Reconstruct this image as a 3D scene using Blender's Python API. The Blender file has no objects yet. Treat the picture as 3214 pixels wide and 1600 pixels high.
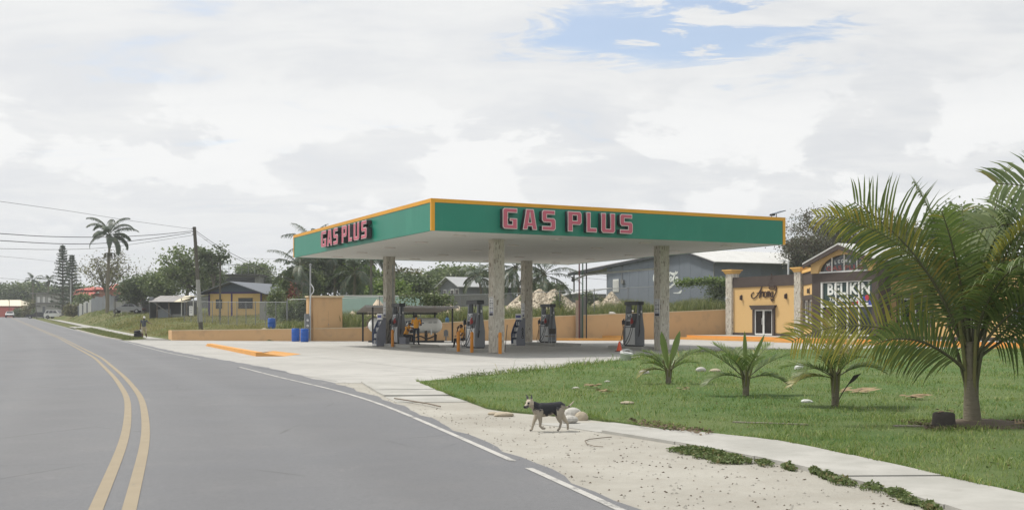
import bpy, bmesh, math, random
import numpy as np
from mathutils import Vector, Matrix, Quaternion

R = math.radians
random.seed(7)
RNG = np.random.default_rng(11)
SC = bpy.context.scene
COL = SC.collection

# ---------------------------------------------------------------- camera
EYE, FPX, CX, HY = 1.6, 3344.0, 1607.0, 1003.0
cam_d = bpy.data.cameras.new('camera')
cam = bpy.data.objects.new('camera', cam_d)
COL.objects.link(cam)
cam.location = (0, 0, EYE)
cam.rotation_euler = (R(90), 0, 0)
cam_d.sensor_width = 36
cam_d.lens = FPX / 3214 * 36
cam_d.shift_y = 203 / 3214
cam_d.clip_start = 0.1
cam_d.clip_end = 3000
SC.camera = cam

# ---------------------------------------------------------------- sky and sun
SUN_TO = Vector((-0.95, 0.40, 1.62)).normalized()
world = bpy.data.worlds.new('World')
SC.world = world
world.use_nodes = True
wt = world.node_tree
wt.nodes.clear()
def wn(t, **k):
    n = wt.nodes.new(t)
    for a, b in k.items():
        setattr(n, a, b)
    return n
def wl(a, b): wt.links.new(a, b)
def wmath(op, a, b=None, c=None, clamp=False):
    n = wn('ShaderNodeMath', operation=op)
    n.use_clamp = clamp
    for i, x in enumerate((a, b, c)):
        if x is None: continue
        if isinstance(x, (int, float)): n.inputs[i].default_value = x
        else: wl(x, n.inputs[i])
    return n.outputs[0]
def wstep(x, lo, hi):
    n = wn('ShaderNodeMapRange', interpolation_type='SMOOTHSTEP')
    wl(x, n.inputs[0])
    n.inputs[1].default_value, n.inputs[2].default_value = lo, hi
    return n.outputs[0]
def wnoise(vec, scale, detail, rough=.55, dist=0.0):
    n = wn('ShaderNodeTexNoise')
    n.inputs['Scale'].default_value = scale
    n.inputs['Detail'].default_value = detail
    n.inputs['Roughness'].default_value = rough
    n.inputs['Distortion'].default_value = dist
    wl(vec, n.inputs['Vector'])
    return n.outputs[0]
def wmix(fac, a, b):
    n = wn('ShaderNodeMix', data_type='RGBA')
    wl(fac, n.inputs[0])
    for s, x in ((6, a), (7, b)):
        if isinstance(x, tuple): n.inputs[s].default_value = (*x, 1)
        else: wl(x, n.inputs[s])
    return n.outputs[2]
sky = wn('ShaderNodeTexSky', sky_type='NISHITA')
sky.sun_disc = False
sky.sun_elevation = math.asin(SUN_TO.z)
sky.sun_rotation = math.atan2(SUN_TO.x, SUN_TO.y)
sky.air_density, sky.dust_density, sky.ozone_density = 1.0, 1.5, 1.5
tc = wn('ShaderNodeTexCoord')
sep = wn('ShaderNodeSeparateXYZ'); wl(tc.outputs['Generated'], sep.inputs[0])
zc = wmath('MAXIMUM', sep.outputs[2], 0.0)
den = wmath('ADD', zc, 0.13)
comb = wn('ShaderNodeCombineXYZ')
wl(wmath('DIVIDE', sep.outputs[0], den), comb.inputs[0])
wl(wmath('DIVIDE', sep.outputs[1], den), comb.inputs[1])
mp = wn('ShaderNodeMapping'); wl(comb.outputs[0], mp.inputs[0])
mp.inputs['Rotation'].default_value = (0, 0, R(-24))
mp.inputs['Scale'].default_value = (1.0, 1.7, 1.0)
P = mp.outputs[0]
n_big = wnoise(P, 0.55, 5, .55, .5)
n_mid = wnoise(P, 1.7, 9, .60, .7)
mp2 = wn('ShaderNodeMapping'); wl(tc.outputs['Generated'], mp2.inputs[0])
mp2.inputs['Scale'].default_value = (1.0, 1.0, 2.2)
n_puff = wnoise(mp2.outputs[0], 7.5, 9, .56, .2)
# a break in the cloud layer, up and to the right of the station
dx = wmath('DIVIDE', wmath('SUBTRACT', wmath('DIVIDE', sep.outputs[0], wmath('MAXIMUM', sep.outputs[1], .05)), .165), .17)
dz = wmath('DIVIDE', wmath('SUBTRACT', sep.outputs[2], .262), .047)
r2 = wmath('ADD', wmath('MULTIPLY', dx, dx), wmath('MULTIPLY', dz, dz))
n_wisp = wnoise(P, 3.4, 9, .62, 1.0)
gap = wmath('MULTIPLY', wmath('POWER', 2.718, wmath('MULTIPLY', r2, -1.0)), wmath('GREATER_THAN', sep.outputs[1], 0.0))
gap = wmath('MULTIPLY', gap, wmath('ADD', wmath('MULTIPLY', wstep(n_wisp, .38, .60), 1.25), .10))
thin = wmath('SUBTRACT', wmath('ADD', wmath('MULTIPLY', n_mid, .75), wmath('MULTIPLY', n_big, .35)), wmath('MULTIPLY', gap, .30))
cover = wmath('ADD', wmath('MULTIPLY', wstep(thin, .26, .47), .70), .30)
shade = wmath('ADD', wmath('MULTIPLY', n_mid, .62), wmath('MULTIPLY', n_puff, .38))
bright = wstep(shade, .37, .60)
side = wstep(sep.outputs[0], -.15, .42)
ccol = wmix(bright, (4.72, 4.82, 4.95), (5.25, 5.3, 5.3))
ccol = wmix(wmath('MULTIPLY', side, .7), ccol, wmix(bright, (4.2, 4.33, 4.5), (4.95, 5.0, 5.02)))
puff = wmath('MULTIPLY', wstep(n_puff, .49, .54), wmath('MULTIPLY', wstep(sep.outputs[2], .05, .10), wstep(sep.outputs[2], .24, .16)))
ccol = wmix(wmath('MULTIPLY', puff, .75), ccol, (5.75, 5.78, 5.75))
skyc = wmix(cover, sky.outputs[0], ccol)
hazeb = wstep(sep.outputs[2], .16, -.02)
skyc = wmix(wmath('MULTIPLY', hazeb, .5), skyc, (4.6, 4.74, 4.88))
bg = wn('ShaderNodeBackground')
wl(skyc, bg.inputs[0]); bg.inputs[1].default_value = 0.14
wo = wn('ShaderNodeOutputWorld'); wl(bg.outputs[0], wo.inputs[0])

sun_d = bpy.data.lights.new('sun', 'SUN')
sun = bpy.data.objects.new('sun', sun_d)
COL.objects.link(sun)
sun_d.energy = 3.1
sun_d.angle = R(7)
sun_d.color = (1.0, .955, .88)
sun.rotation_euler = (-SUN_TO).to_track_quat('-Z', 'Y').to_euler()

SC.view_settings.view_transform = 'Standard'
SC.view_settings.look = 'None'
SC.view_settings.exposure = 0.27
SC.view_settings.gamma = 1.0
SC.view_settings.use_curve_mapping = False
SC.render.engine = 'CYCLES'
SC.cycles.max_bounces = 6
SC.cycles.transparent_max_bounces = 12

# ---------------------------------------------------------------- helpers
def g(px, py, z=0.0):
    """ground point on the level z that the photograph shows at (px, py)"""
    Y = (EYE - z) * FPX / (py - HY)
    return ((px - CX) / FPX * Y, Y)
def at(px, py, Y):
    return Vector(((px - CX) / FPX * Y, Y, EYE - (py - HY) / FPX * Y))

class MB:
    def __init__(s):
        s.v, s.f, s.m, s.s = [], [], [], []
    def add(s, vs, fs, m=0, sm=False):
        o = len(s.v)
        s.v.extend([tuple(v) for v in vs])
        for f in fs:
            s.f.append([i + o for i in f]); s.m.append(m); s.s.append(sm)
        return s
    def box(s, x0, x1, y0, y1, z0, z1, m=0, M=None):
        vs = [(x0,y0,z0),(x1,y0,z0),(x1,y1,z0),(x0,y1,z0),(x0,y0,z1),(x1,y0,z1),(x1,y1,z1),(x0,y1,z1)]
        if M is not None: vs = [M @ Vector(v) for v in vs]
        return s.add(vs, [(3,2,1,0),(4,5,6,7),(0,1,5,4),(1,2,6,5),(2,3,7,6),(3,0,4,7)], m)
    def bbox(s, x0, x1, y0, y1, z0, z1, b=.01, m=0, M=None):
        """box with chamfered vertical and top edges"""
        P = [(x0+b,y0),(x1-b,y0),(x1,y0+b),(x1,y1-b),(x1-b,y1),(x0+b,y1),(x0,y1-b),(x0,y0+b)]
        cx, cy = (x0+x1)/2, (y0+y1)/2
        def ring(k, z):
            return [(cx+(p[0]-cx)*(1-2*k/max(x1-x0,1e-6)), cy+(p[1]-cy)*(1-2*k/max(y1-y0,1e-6)), z) for p in P]
        vs = ring(0, z0) + ring(0, z1-b) + ring(b, z1)
        if M is not None: vs = [M @ Vector(v) for v in vs]
        fs = [tuple(range(7,-1,-1)), tuple(range(16,24))]
        for r in (0, 8):
            for i in range(8):
                j = (i+1) % 8
                fs.append((r+i, r+j, r+8+j, r+8+i))
        return s.add(vs, fs, m)
    def beam(s, a, b, w, h, m=0, up=(0,0,1)):
        a, b = Vector(a), Vector(b)
        d = (b-a); L = d.length
        if L < 1e-6: return s
        d.normalize(); up = Vector(up)
        if abs(d.dot(up)) > .98: up = Vector((1,0,0)) if abs(d.x) < .9 else Vector((0,1,0))
        sd = d.cross(up).normalized(); u = sd.cross(d)
        vs = []
        for c in (a, b):
            for (i, j) in ((-1,-1),(1,-1),(1,1),(-1,1)):
                vs.append(c + sd*(i*w/2) + u*(j*h/2))
        return s.add(vs, [(3,2,1,0),(4,5,6,7),(0,1,5,4),(1,2,6,5),(2,3,7,6),(3,0,4,7)], m)
    def tube(s, pts, rad, n=8, m=0, sm=True, caps=True, flat=None, side=None):
        pts = [Vector(p) for p in pts]
        if isinstance(rad, (int, float)): rad = [rad]*len(pts)
        vs, fs = [], []
        prev = Vector(side) if side is not None else None
        for i, p in enumerate(pts):
            t = (pts[min(i+1, len(pts)-1)] - pts[max(i-1, 0)])
            t = t.normalized() if t.length > 1e-9 else Vector((0,0,1))
            if prev is None:
                prev = Vector((1,0,0)) if abs(t.x) < .8 else Vector((0,1,0))
            a = (prev - t*prev.dot(t))
            a = a.normalized() if a.length > 1e-6 else t.orthogonal().normalized()
            b = t.cross(a); prev = a
            r = rad[i]
            ra, rb = (r if isinstance(r, (tuple, list)) else (r, r))
            for k in range(n):
                th = 2*math.pi*k/n
                vs.append(p + a*(ra*math.cos(th)) + b*(rb*math.sin(th)))
        for i in range(len(pts)-1):
            for k in range(n):
                k2 = (k+1) % n
                fs.append((i*n+k, i*n+k2, (i+1)*n+k2, (i+1)*n+k))
        s.add(vs, fs, m, sm)
        if caps:
            s.add(vs[:n], [tuple(range(n-1,-1,-1))], m)
            s.add(vs[-n:], [tuple(range(n))], m)
        return s
    def lathe(s, prof, c=(0,0,0), n=14, m=0, sm=True, M=None):
        vs, fs = [], []
        for r, z in prof:
            for k in range(n):
                th = 2*math.pi*k/n
                v = Vector((c[0]+r*math.cos(th), c[1]+r*math.sin(th), c[2]+z))
                vs.append(M @ v if M is not None else v)
        for i in range(len(prof)-1):
            for k in range(n):
                k2 = (k+1) % n
                fs.append((i*n+k, i*n+k2, (i+1)*n+k2, (i+1)*n+k))
        s.add(vs, fs, m, sm)
        s.add(vs[:n], [tuple(range(n-1,-1,-1))], m)
        s.add(vs[-n:], [tuple(range(n))], m)
        return s
    def ball(s, c, r, n=12, k=8, m=0, M=None):
        if isinstance(r, (int, float)): r = (r, r, r)
        vs, fs = [], []
        for i in range(k+1):
            ph = math.pi*(i/k) ; ph = min(max(ph, .02), math.pi-.02)
            for j in range(n):
                th = 2*math.pi*j/n
                v = Vector((r[0]*math.sin(ph)*math.cos(th), r[1]*math.sin(ph)*math.sin(th), -r[2]*math.cos(ph)))
                if M is not None: v = M @ v
                vs.append(v + Vector(c))
        for i in range(k):
            for j in range(n):
                j2 = (j+1) % n
                fs.append((i*n+j, i*n+j2, (i+1)*n+j2, (i+1)*n+j))
        s.add(vs, fs, m, True)
        s.add(vs[:n], [tuple(range(n-1,-1,-1))], m); s.add(vs[-n:], [tuple(range(n))], m)
        return s
    def prism(s, poly, fa, fb, m=0, mside=None):
        """poly of 2-D points; fa and fb map a point to the two end faces"""
        n = len(poly)
        vs = [fa(p) for p in poly] + [fb(p) for p in poly]
        s.add(vs, [tuple(range(n)), tuple(range(2*n-1, n-1, -1))], m)
        s.add(vs, [((i+1)%n, i, n+i, n+(i+1)%n) for i in range(n)], m if mside is None else mside)
        return s
    def rock(s, c, r, seed=0, m=0, n=9, k=6, amp=.22):
        rr = random.Random(seed)
        ax = [(Vector((rr.gauss(0,1), rr.gauss(0,1), rr.gauss(0,1))).normalized(), rr.uniform(-amp, amp)) for _ in range(7)]
        vs, fs = [], []
        for i in range(k+1):
            ph = min(max(math.pi*i/k, .05), math.pi-.05)
            for j in range(n):
                th = 2*math.pi*j/n
                d = Vector((math.sin(ph)*math.cos(th), math.sin(ph)*math.sin(th), -math.cos(ph)))
                q = 1 + sum(a*max(0, d.dot(x))**2 for x, a in ax) + rr.uniform(-.04,.04)
                vs.append((c[0]+d.x*r[0]*q, c[1]+d.y*r[1]*q, c[2]+d.z*r[2]*q))
        for i in range(k):
            for j in range(n):
                j2 = (j+1) % n
                fs.append((i*n+j, i*n+j2, (i+1)*n+j2, (i+1)*n+j))
        s.add(vs, fs, m, False)
        s.add(vs[:n], [tuple(range(n-1,-1,-1))], m); s.add(vs[-n:], [tuple(range(n))], m)
        return s
    def mesh(s, name, mats):
        me = bpy.data.meshes.new(name)
        me.from_pydata(s.v, [], s.f)
        for mt in (mats if isinstance(mats, (list, tuple)) else [mats]): me.materials.append(mt)
        me.polygons.foreach_set('material_index', s.m)
        me.polygons.foreach_set('use_smooth', s.s)
        me.update()
        return me
    def build(s, name, mats, parent=None, loc=None, rotz=None, kind=None):
        return link(name, s.mesh(name, mats), parent, loc, rotz, kind)

def link(name, me, parent=None, loc=None, rotz=None, kind=None):
    o = bpy.data.objects.new(name, me)
    COL.objects.link(o)
    if parent is not None: o.parent = parent
    if loc is not None: o.location = loc
    if rotz is not None: o.rotation_euler = (0, 0, rotz)
    if kind: o['kind'] = kind
    return o
def npmesh(name, V, F, mats, smooth=False, mi=None):
    V = np.asarray(V, dtype=np.float32).reshape(-1, 3)
    F = np.asarray(F, dtype=np.int32)
    k = F.shape[1]
    me = bpy.data.meshes.new(name)
    me.vertices.add(len(V)); me.vertices.foreach_set('co', V.ravel())
    me.loops.add(F.size); me.loops.foreach_set('vertex_index', F.ravel())
    me.polygons.add(len(F))
    me.polygons.foreach_set('loop_start', np.arange(0, F.size, k, dtype=np.int32))
    for mt in (mats if isinstance(mats, (list, tuple)) else [mats]): me.materials.append(mt)
    if mi is not None: me.polygons.foreach_set('material_index', np.asarray(mi, dtype=np.int32))
    if smooth: me.polygons.foreach_set('use_smooth', np.ones(len(F), dtype=bool))
    me.update(calc_edges=True)
    return me
def tag(o, label, cat, group=None):
    o['label'] = label; o['category'] = cat
    if group: o['group'] = group
    return o
def thing(name, label, cat, loc=(0,0,0), rotz=0.0, group=None):
    o = bpy.data.objects.new(name, None)
    o.empty_display_size = .2
    COL.objects.link(o)
    o.location = loc; o.rotation_euler = (0, 0, rotz)
    return tag(o, label, cat, group)
def kids(o): return [c for c in bpy.data.objects if c.parent == o]
def dup(o, parent=None, loc=None, rotz=None, label=None, scale=None):
    c = o.copy(); COL.objects.link(c)
    if parent is not None: c.parent = parent
    if loc is not None: c.location = loc
    if rotz is not None: c.rotation_euler = (0, 0, rotz)
    if label: c['label'] = label
    if scale: c.scale = (scale,)*3 if isinstance(scale, (int, float)) else scale
    for ch in kids(o): dup(ch, c)
    return c
def curve_mesh(polys, extrude=.02, offset=0.0, bevel=0.0):
    """filled flat outline (holes allowed) in the XY plane, extruded both ways in Z"""
    cu = bpy.data.curves.new('outline', 'CURVE')
    cu.dimensions = '2D'; cu.fill_mode = 'BOTH'; cu.extrude = extrude; cu.offset = offset; cu.bevel_depth = bevel
    for poly in polys:
        sp = cu.splines.new('POLY'); sp.points.add(len(poly)-1)
        for p, q in zip(sp.points, poly): p.co = (q[0], q[1], 0, 1)
        sp.use_cyclic_u = True
    o = bpy.data.objects.new('outline', cu)
    me = bpy.data.meshes.new_from_object(o)
    bpy.data.objects.remove(o); bpy.data.curves.remove(cu)
    return me
def text_mesh(txt, size=1.0, extrude=.005, offset=0.0, shear=0.0, spacing=1.0, align='CENTER'):
    cu = bpy.data.curves.new('lettering', 'FONT')
    cu.body = txt; cu.size = size; cu.extrude = extrude; cu.offset = offset; cu.shear = shear
    cu.space_character = spacing; cu.align_x = align; cu.align_y = 'CENTER'; cu.resolution_u = 3
    o = bpy.data.objects.new('lettering', cu)
    me = bpy.data.meshes.new_from_object(o)
    bpy.data.objects.remove(o); bpy.data.curves.remove(cu)
    return me
def xform(me, M):
    me.transform(M); me.update(); return me
def setmat(me, mats):
    me.materials.clear()
    for m in (mats if isinstance(mats, (list, tuple)) else [mats]): me.materials.append(m)
    return me
# text drawn in XY stands up in XZ and faces -Y
STAND = Matrix.Rotation(R(90), 4, 'X')
def strokes(lines, w, depth=.02):
    """pen strokes in the XZ plane facing -Y; each line is a list of (x, z) or (x, z, width factor)"""
    mb = MB()
    for ln in lines:
        P = [Vector((p[0], p[1])) for p in ln]
        W = [p[2] if len(p) > 2 else 1.0 for p in ln]
        vs = []
        for i, p in enumerate(P):
            t = P[min(i+1, len(P)-1)] - P[max(i-1, 0)]
            t = t.normalized() if t.length > 1e-9 else Vector((1, 0))
            nrm = Vector((-t.y, t.x)) * (w*W[i]/2)
            for yy in (0, -depth):
                for sg in (-1, 1):
                    q = p + nrm*sg
                    vs.append((q.x, yy, q.y))
        fs = []
        for i in range(len(P)-1):
            a, b = i*4, i*4+4
            fs += [(a+2, b+2, b+3, a+3), (a, a+1, b+1, b), (a, b, b+2, a+2), (a+1, a+3, b+3, b+1)]
        fs += [(0,2,3,1), (len(vs)-4, len(vs)-3, len(vs)-1, len(vs)-2)]
        mb.add(vs, fs)
    return mb
def smoothline(P, k=5):
    """Catmull-Rom through the points"""
    out = []
    Q = [P[0]] + list(P) + [P[-1]]
    for i in range(1, len(Q)-2):
        for j in range(k):
            t = j/k
            out.append(tuple(.5*((2*Q[i][c]) + (-Q[i-1][c]+Q[i+1][c])*t + (2*Q[i-1][c]-5*Q[i][c]+4*Q[i+1][c]-Q[i+2][c])*t*t
                       + (-Q[i-1][c]+3*Q[i][c]-3*Q[i+1][c]+Q[i+2][c])*t**3) for c in range(len(P[0]))))
    out.append(tuple(P[-1]))
    return out
# ---------------------------------------------------------------- materials
class NT:
    def __init__(s, name):
        s.mat = bpy.data.materials.new(name); s.mat.use_nodes = True
        s.t = s.mat.node_tree; s.t.nodes.clear()
        s.out = s.n('ShaderNodeOutputMaterial')
        s.tc = s.n('ShaderNodeTexCoord').outputs['Object']
    def n(s, ty, **k):
        x = s.t.nodes.new(ty)
        for a, b in k.items(): setattr(x, a, b)
        return x
    def l(s, a, b): s.t.links.new(a, b)
    def put(s, sock, x):
        if isinstance(x, (int, float)): sock.default_value = x
        elif isinstance(x, tuple): sock.default_value = (*x, 1) if len(x) == 3 and sock.type == 'RGBA' else x
        else: s.l(x, sock)
    def noise(s, scale, detail=4, rough=.55, vec=None, stretch=None, dist=0):
        v = vec or s.tc
        if stretch:
            m = s.n('ShaderNodeMapping'); s.l(v, m.inputs[0]); m.inputs['Scale'].default_value = stretch; v = m.outputs[0]
        x = s.n('ShaderNodeTexNoise'); s.l(v, x.inputs['Vector'])
        x.inputs['Scale'].default_value = scale; x.inputs['Detail'].default_value = detail
        x.inputs['Roughness'].default_value = rough; x.inputs['Distortion'].default_value = dist
        return x.outputs[0]
    def step(s, x, lo, hi):
        m = s.n('ShaderNodeMapRange', interpolation_type='SMOOTHSTEP'); s.l(x, m.inputs[0])
        m.inputs[1].default_value, m.inputs[2].default_value = lo, hi
        return m.outputs[0]
    def mix(s, f, a, b, blend='MIX'):
        m = s.n('ShaderNodeMix', data_type='RGBA', blend_type=blend)
        s.put(m.inputs[0], f); s.put(m.inputs[6], a); s.put(m.inputs[7], b)
        return m.outputs[2]
    def math(s, op, a, b=0.0):
        m = s.n('ShaderNodeMath', operation=op); s.put(m.inputs[0], a); s.put(m.inputs[1], b); return m.outputs[0]
    def bump(s, h, strength=.3, dist=.02):
        b = s.n('ShaderNodeBump'); s.l(h, b.inputs['Height'])
        b.inputs['Strength'].default_value = strength; b.inputs['Distance'].default_value = dist
        return b.outputs[0]
    def bsdf(s, col, rough=.8, metal=0.0, spec=.4, normal=None, **k):
        b = s.n('ShaderNodeBsdfPrincipled')
        s.put(b.inputs['Base Color'], col); s.put(b.inputs['Roughness'], rough)
        b.inputs['Metallic'].default_value = metal; b.inputs['Specular IOR Level'].default_value = spec
        if normal is not None: s.l(normal, b.inputs['Normal'])
        for a, x in k.items(): s.put(b.inputs[a], x)
        s.l(b.outputs[0], s.out.inputs[0])
        return b
def sc(c, k): return tuple(min(1, x*k) for x in c)
def mat(name, col, rough=.8, var=.12, scale=2.0, metal=0.0, spec=.4, bump=0.0, bscale=40, dirt=None, dscale=1.2, damt=.35, stretch=None):
    t = NT(name)
    c = t.mix(t.noise(scale, 5, .6, stretch=stretch), sc(col, 1-var), sc(col, 1+var))
    if dirt:
        c = t.mix(t.math('MULTIPLY', t.step(t.noise(dscale, 7, .65, stretch=stretch), .48, .72), damt), c, dirt)
    nm = t.bump(t.noise(bscale, 6, .65), bump) if bump else None
    t.bsdf(c, rough, metal, spec, nm)
    return t.mat
def leafmat(name, col, col2, trans=.35, rough=.5, clump=.6, dry=None, dryamt=.08, spec=.35):
    t = NT(name)
    rnd = t.n('ShaderNodeNewGeometry').outputs['Random Per Island']
    f = t.math('ADD', t.math('MULTIPLY', rnd, .55), t.math('MULTIPLY', t.noise(clump, 3, .5), .45))
    c = t.mix(t.step(f, .18, .82), col, col2)
    if dry: c = t.mix(t.math('MULTIPLY', t.math('GREATER_THAN', rnd, 1-dryamt), .85), c, dry)
    b = t.bsdf(c, rough, 0, spec)
    tr = t.n('ShaderNodeBsdfTranslucent'); t.l(t.mix(.5, c, (.55, .8, .15), 'MULTIPLY'), tr.inputs[0])
    m = t.n('ShaderNodeMixShader'); m.inputs[0].default_value = trans
    t.l(b.outputs[0], m.inputs[1]); t.l(tr.outputs[0], m.inputs[2]); t.l(m.outputs[0], t.out.inputs[0])
    return t.mat
M = {}
def mk(k, *a, **b): M[k] = mat(k, *a, **b)
# asphalt
t = NT('asphalt')
a = t.noise(.18, 5, .6); b = t.noise(1.3, 6, .65); c = t.noise(160, 3, .7)
col = t.mix(t.step(a, .3, .7), (.112, .116, .127), (.138, .139, .145))
col = t.mix(t.math('MULTIPLY', t.step(b, .5, .75), .35), col, (.185, .18, .175))
col = t.mix(t.math('MULTIPLY', t.step(c, .35, .8), .55), col, (.24, .24, .245))
col = t.mix(t.math('MULTIPLY', t.step(t.noise(38, 2, .5), .68, .74), .5), col, (.30, .295, .285))
col = t.mix(t.math('MULTIPLY', t.step(t.noise(17, 5, .75), .45, .68), .35), col, (.085, .086, .092))
col = t.mix(t.math('MULTIPLY', t.step(t.noise(.9, 8, .7, stretch=(1, .35, 1)), .62, .70), .25), col, (.27, .26, .25))
at_ = t.n('ShaderNodeAttribute', attribute_name='wear').outputs['Fac']
col = t.mix(t.math('MULTIPLY', t.math('MULTIPLY', t.step(at_, 0, 1), t.step(t.noise(.35, 5, .6), .2, .7)), .42), col, (.092, .093, .099))
crk = t.n('ShaderNodeTexVoronoi', feature='DISTANCE_TO_EDGE'); t.l(t.tc, crk.inputs['Vector']); crk.inputs['Scale'].default_value = .32
col = t.mix(t.math('MULTIPLY', t.math('MULTIPLY', t.math('LESS_THAN', crk.outputs['Distance'], .006), t.step(t.noise(.25, 3), .52, .62)), .5), col, (.05, .05, .052))
t.bsdf(col, .62, 0, .5, t.bump(c, .5, .01)); M['asphalt'] = t.mat
# concrete forecourt
t = NT('concrete_paving')
a = t.noise(.12, 5, .6); b = t.noise(.9, 7, .65, stretch=(1, 2.2, 1)); c = t.noise(45, 4, .7)
col = t.mix(t.step(a, .3, .7), (.37, .362, .34), (.45, .44, .415))
col = t.mix(t.math('MULTIPLY', t.step(b, .44, .70), .65), col, (.285, .28, .268))
col = t.mix(t.math('MULTIPLY', t.step(t.noise(.35, 8, .7, dist=.6), .60, .72), .5), col, (.56, .55, .53))
col = t.mix(t.math('MULTIPLY', c, .25), col, (.34, .33, .31))
t.bsdf(col, .85, 0, .25, t.bump(c, .25, .01)); M['concrete_paving'] = t.mat
t = NT('concrete_walk')
b = t.noise(1.1, 7, .65); c = t.noise(60, 4, .7)
col = t.mix(t.step(b, .3, .72), (.33, .325, .30), (.43, .422, .395))
col = t.mix(t.math('MULTIPLY', t.step(t.noise(3.0, 6, .7), .56, .74), .4), col, (.27, .255, .22))
t.bsdf(col, .88, 0, .2, t.bump(c, .3, .01)); M['concrete_walk'] = t.mat
t = NT('sandy_dirt')
a = t.noise(.5, 6, .65); b = t.noise(4.5, 7, .7); c = t.noise(70, 4, .75)
col = t.mix(t.step(a, .3, .7), (.335, .318, .28), (.42, .405, .362))
col = t.mix(t.math('MULTIPLY', t.step(b, .48, .7), .45), col, (.33, .30, .255))
col = t.mix(t.math('MULTIPLY', t.step(t.noise(1.6, 7, .7), .58, .72), .5), col, (.47, .455, .42))
col = t.mix(t.math('MULTIPLY', t.step(c, .58, .75), .35), col, (.26, .235, .205))
t.bsdf(col, .95, 0, .1, t.bump(t.noise(22, 7, .75), .6, .03)); M['sandy_dirt'] = t.mat
t = NT('grass_soil')
a = t.noise(.22, 5, .6); b = t.noise(2.2, 7, .7); c = t.noise(26, 5, .75)
col = t.mix(t.step(a, .36, .66), (.10, .125, .045), (.17, .16, .08))
col = t.mix(t.math('MULTIPLY', t.step(b, .5, .72), .6), col, (.048, .075, .022))
col = t.mix(t.math('MULTIPLY', t.step(c, .55, .75), .45), col, (.14, .125, .07))
t.bsdf(col, .95, 0, .05, t.bump(t.noise(9, 7, .8), .8, .06)); M['grass_soil'] = t.mat
t = NT('lawn_soil')
a = t.noise(.35, 5, .6); b = t.noise(2.6, 7, .7); c = t.noise(34, 5, .75)
col = t.mix(t.step(a, .34, .66), (.090, .15, .052), (.14, .18, .075))
col = t.mix(t.math('MULTIPLY', t.step(b, .52, .7), .6), col, (.07, .12, .04))
col = t.mix(t.math('MULTIPLY', t.step(c, .58, .78), .5), col, (.15, .155, .075))
t.bsdf(col, .95, 0, .05, t.bump(t.noise(14, 7, .8), .8, .05)); M['lawn_soil'] = t.mat
# worn road paint
def paint(name, col, under, lo=.30, hi=.42):
    t = NT(name)
    w = t.math('ADD', t.math('MULTIPLY', t.noise(1.6, 8, .75), .55), t.math('MULTIPLY', t.noise(24, 5, .7), .45))
    c = t.mix(t.step(w, lo, hi), under, t.mix(t.noise(3, 4), sc(col, .85), sc(col, 1.1)))
    t.bsdf(c, .75, 0, .3); M[name] = t.mat
paint('yellow_road_paint', (.30, .25, .175), (.17, .168, .165), .30, .46)
paint('white_road_paint', (.46, .45, .425), (.20, .197, .19), .39, .52)
# station paintwork
t = NT('green_fascia')
st = t.noise(1.0, 8, .65, stretch=(1.3, 1.3, .22))
col = t.mix(t.noise(.6, 5, .6), (.004, .18, .118), (.008, .225, .15))
col = t.mix(t.math('MULTIPLY', t.step(st, .52, .74), .35), col, (.05, .30, .20))
col = t.mix(t.math('MULTIPLY', t.step(t.noise(1.8, 8, .7), .66, .78), .35), col, (.006, .12, .085))
t.bsdf(col, .38, 0, .45, t.bump(t.noise(2.5, 3, .5), .05, .05)); M['green_fascia'] = t.mat
mk('yellow_trim', (.73, .345, .022), .5, .07, 1.5, dirt=(.42, .22, .03), damt=.25)
mk('soffit_white', (.63, .63, .60), .75, .05, .4, dirt=(.50, .50, .47), dscale=.3, damt=.3)
mk('letter_pink', (.50, .105, .155), .4, .06, 3)
mk('letter_white', (.72, .66, .64), .45, .05, 3)
mk('letter_return', (.028, .03, .035), .5, .1, 3)
t = NT('ledger_stone')
rnd = t.n('ShaderNodeNewGeometry').outputs['Random Per Island']
rmp = t.n('ShaderNodeValToRGB'); t.l(rnd, rmp.inputs[0])
cr = rmp.color_ramp
cr.elements[0].position = 0; cr.elements[0].color = (.17, .13, .09, 1)
cr.elements[1].position = 1; cr.elements[1].color = (.68, .645, .57, 1)
for p, c_ in ((.06, (.30, .265, .22)), (.14, (.49, .45, .385)), (.45, (.555, .515, .445)), (.62, (.62, .58, .505)), (.80, (.585, .56, .50))):
    e = cr.elements.new(p); e.color = (*c_, 1)
col = t.mix(t.math('MULTIPLY', t.noise(18, 5, .7), .5), rmp.outputs[0], (.46, .425, .36), 'MIX')
t.bsdf(col, .85, 0, .2, t.bump(t.noise(35, 5, .7), .5, .01)); M['ledger_stone'] = t.mat
mk('stone_core', (.27, .225, .165), .95, .1, 3)
mk('tan_render', (.585, .375, .195), .85, .06, .8, bump=.12, bscale=60, dirt=(.40, .27, .16), dscale=.8, damt=.6, spec=.2)
mk('tan_cap', (.60, .48, .31), .85, .08, 1.5, dirt=(.45, .40, .30), damt=.4)
mk('shop_yellow', (.63, .42, .185), .8, .05, .6, bump=.08, bscale=70, dirt=(.56, .35, .13), dscale=.6, damt=.35, spec=.2)
mk('shop_brown', (.058, .042, .036), .7, .10, .8, dirt=(.09, .068, .055), damt=.4)
mk('cornice_yellow', (.70, .42, .13), .75, .05, 1)
mk('kerb_orange', (.66, .32, .075), .7, .10, 1.2, dirt=(.50, .26, .10), dscale=2.5, damt=.4)
mk('bollard_orange', (.62, .23, .014), .5, .12, 3, dirt=(.40, .22, .08), dscale=6, damt=.5)
mk('white_frame', (.72, .72, .70), .4, .03, 2)
mk('dark_glass', (.018, .024, .028), .06, .15, .7, spec=.7)
mk('door_glass', (.012, .013, .015), .10, .15, .8, spec=.4)
mk('banner_green', (.016, .040, .038), .35, .2, 1.2, spec=.5)
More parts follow.
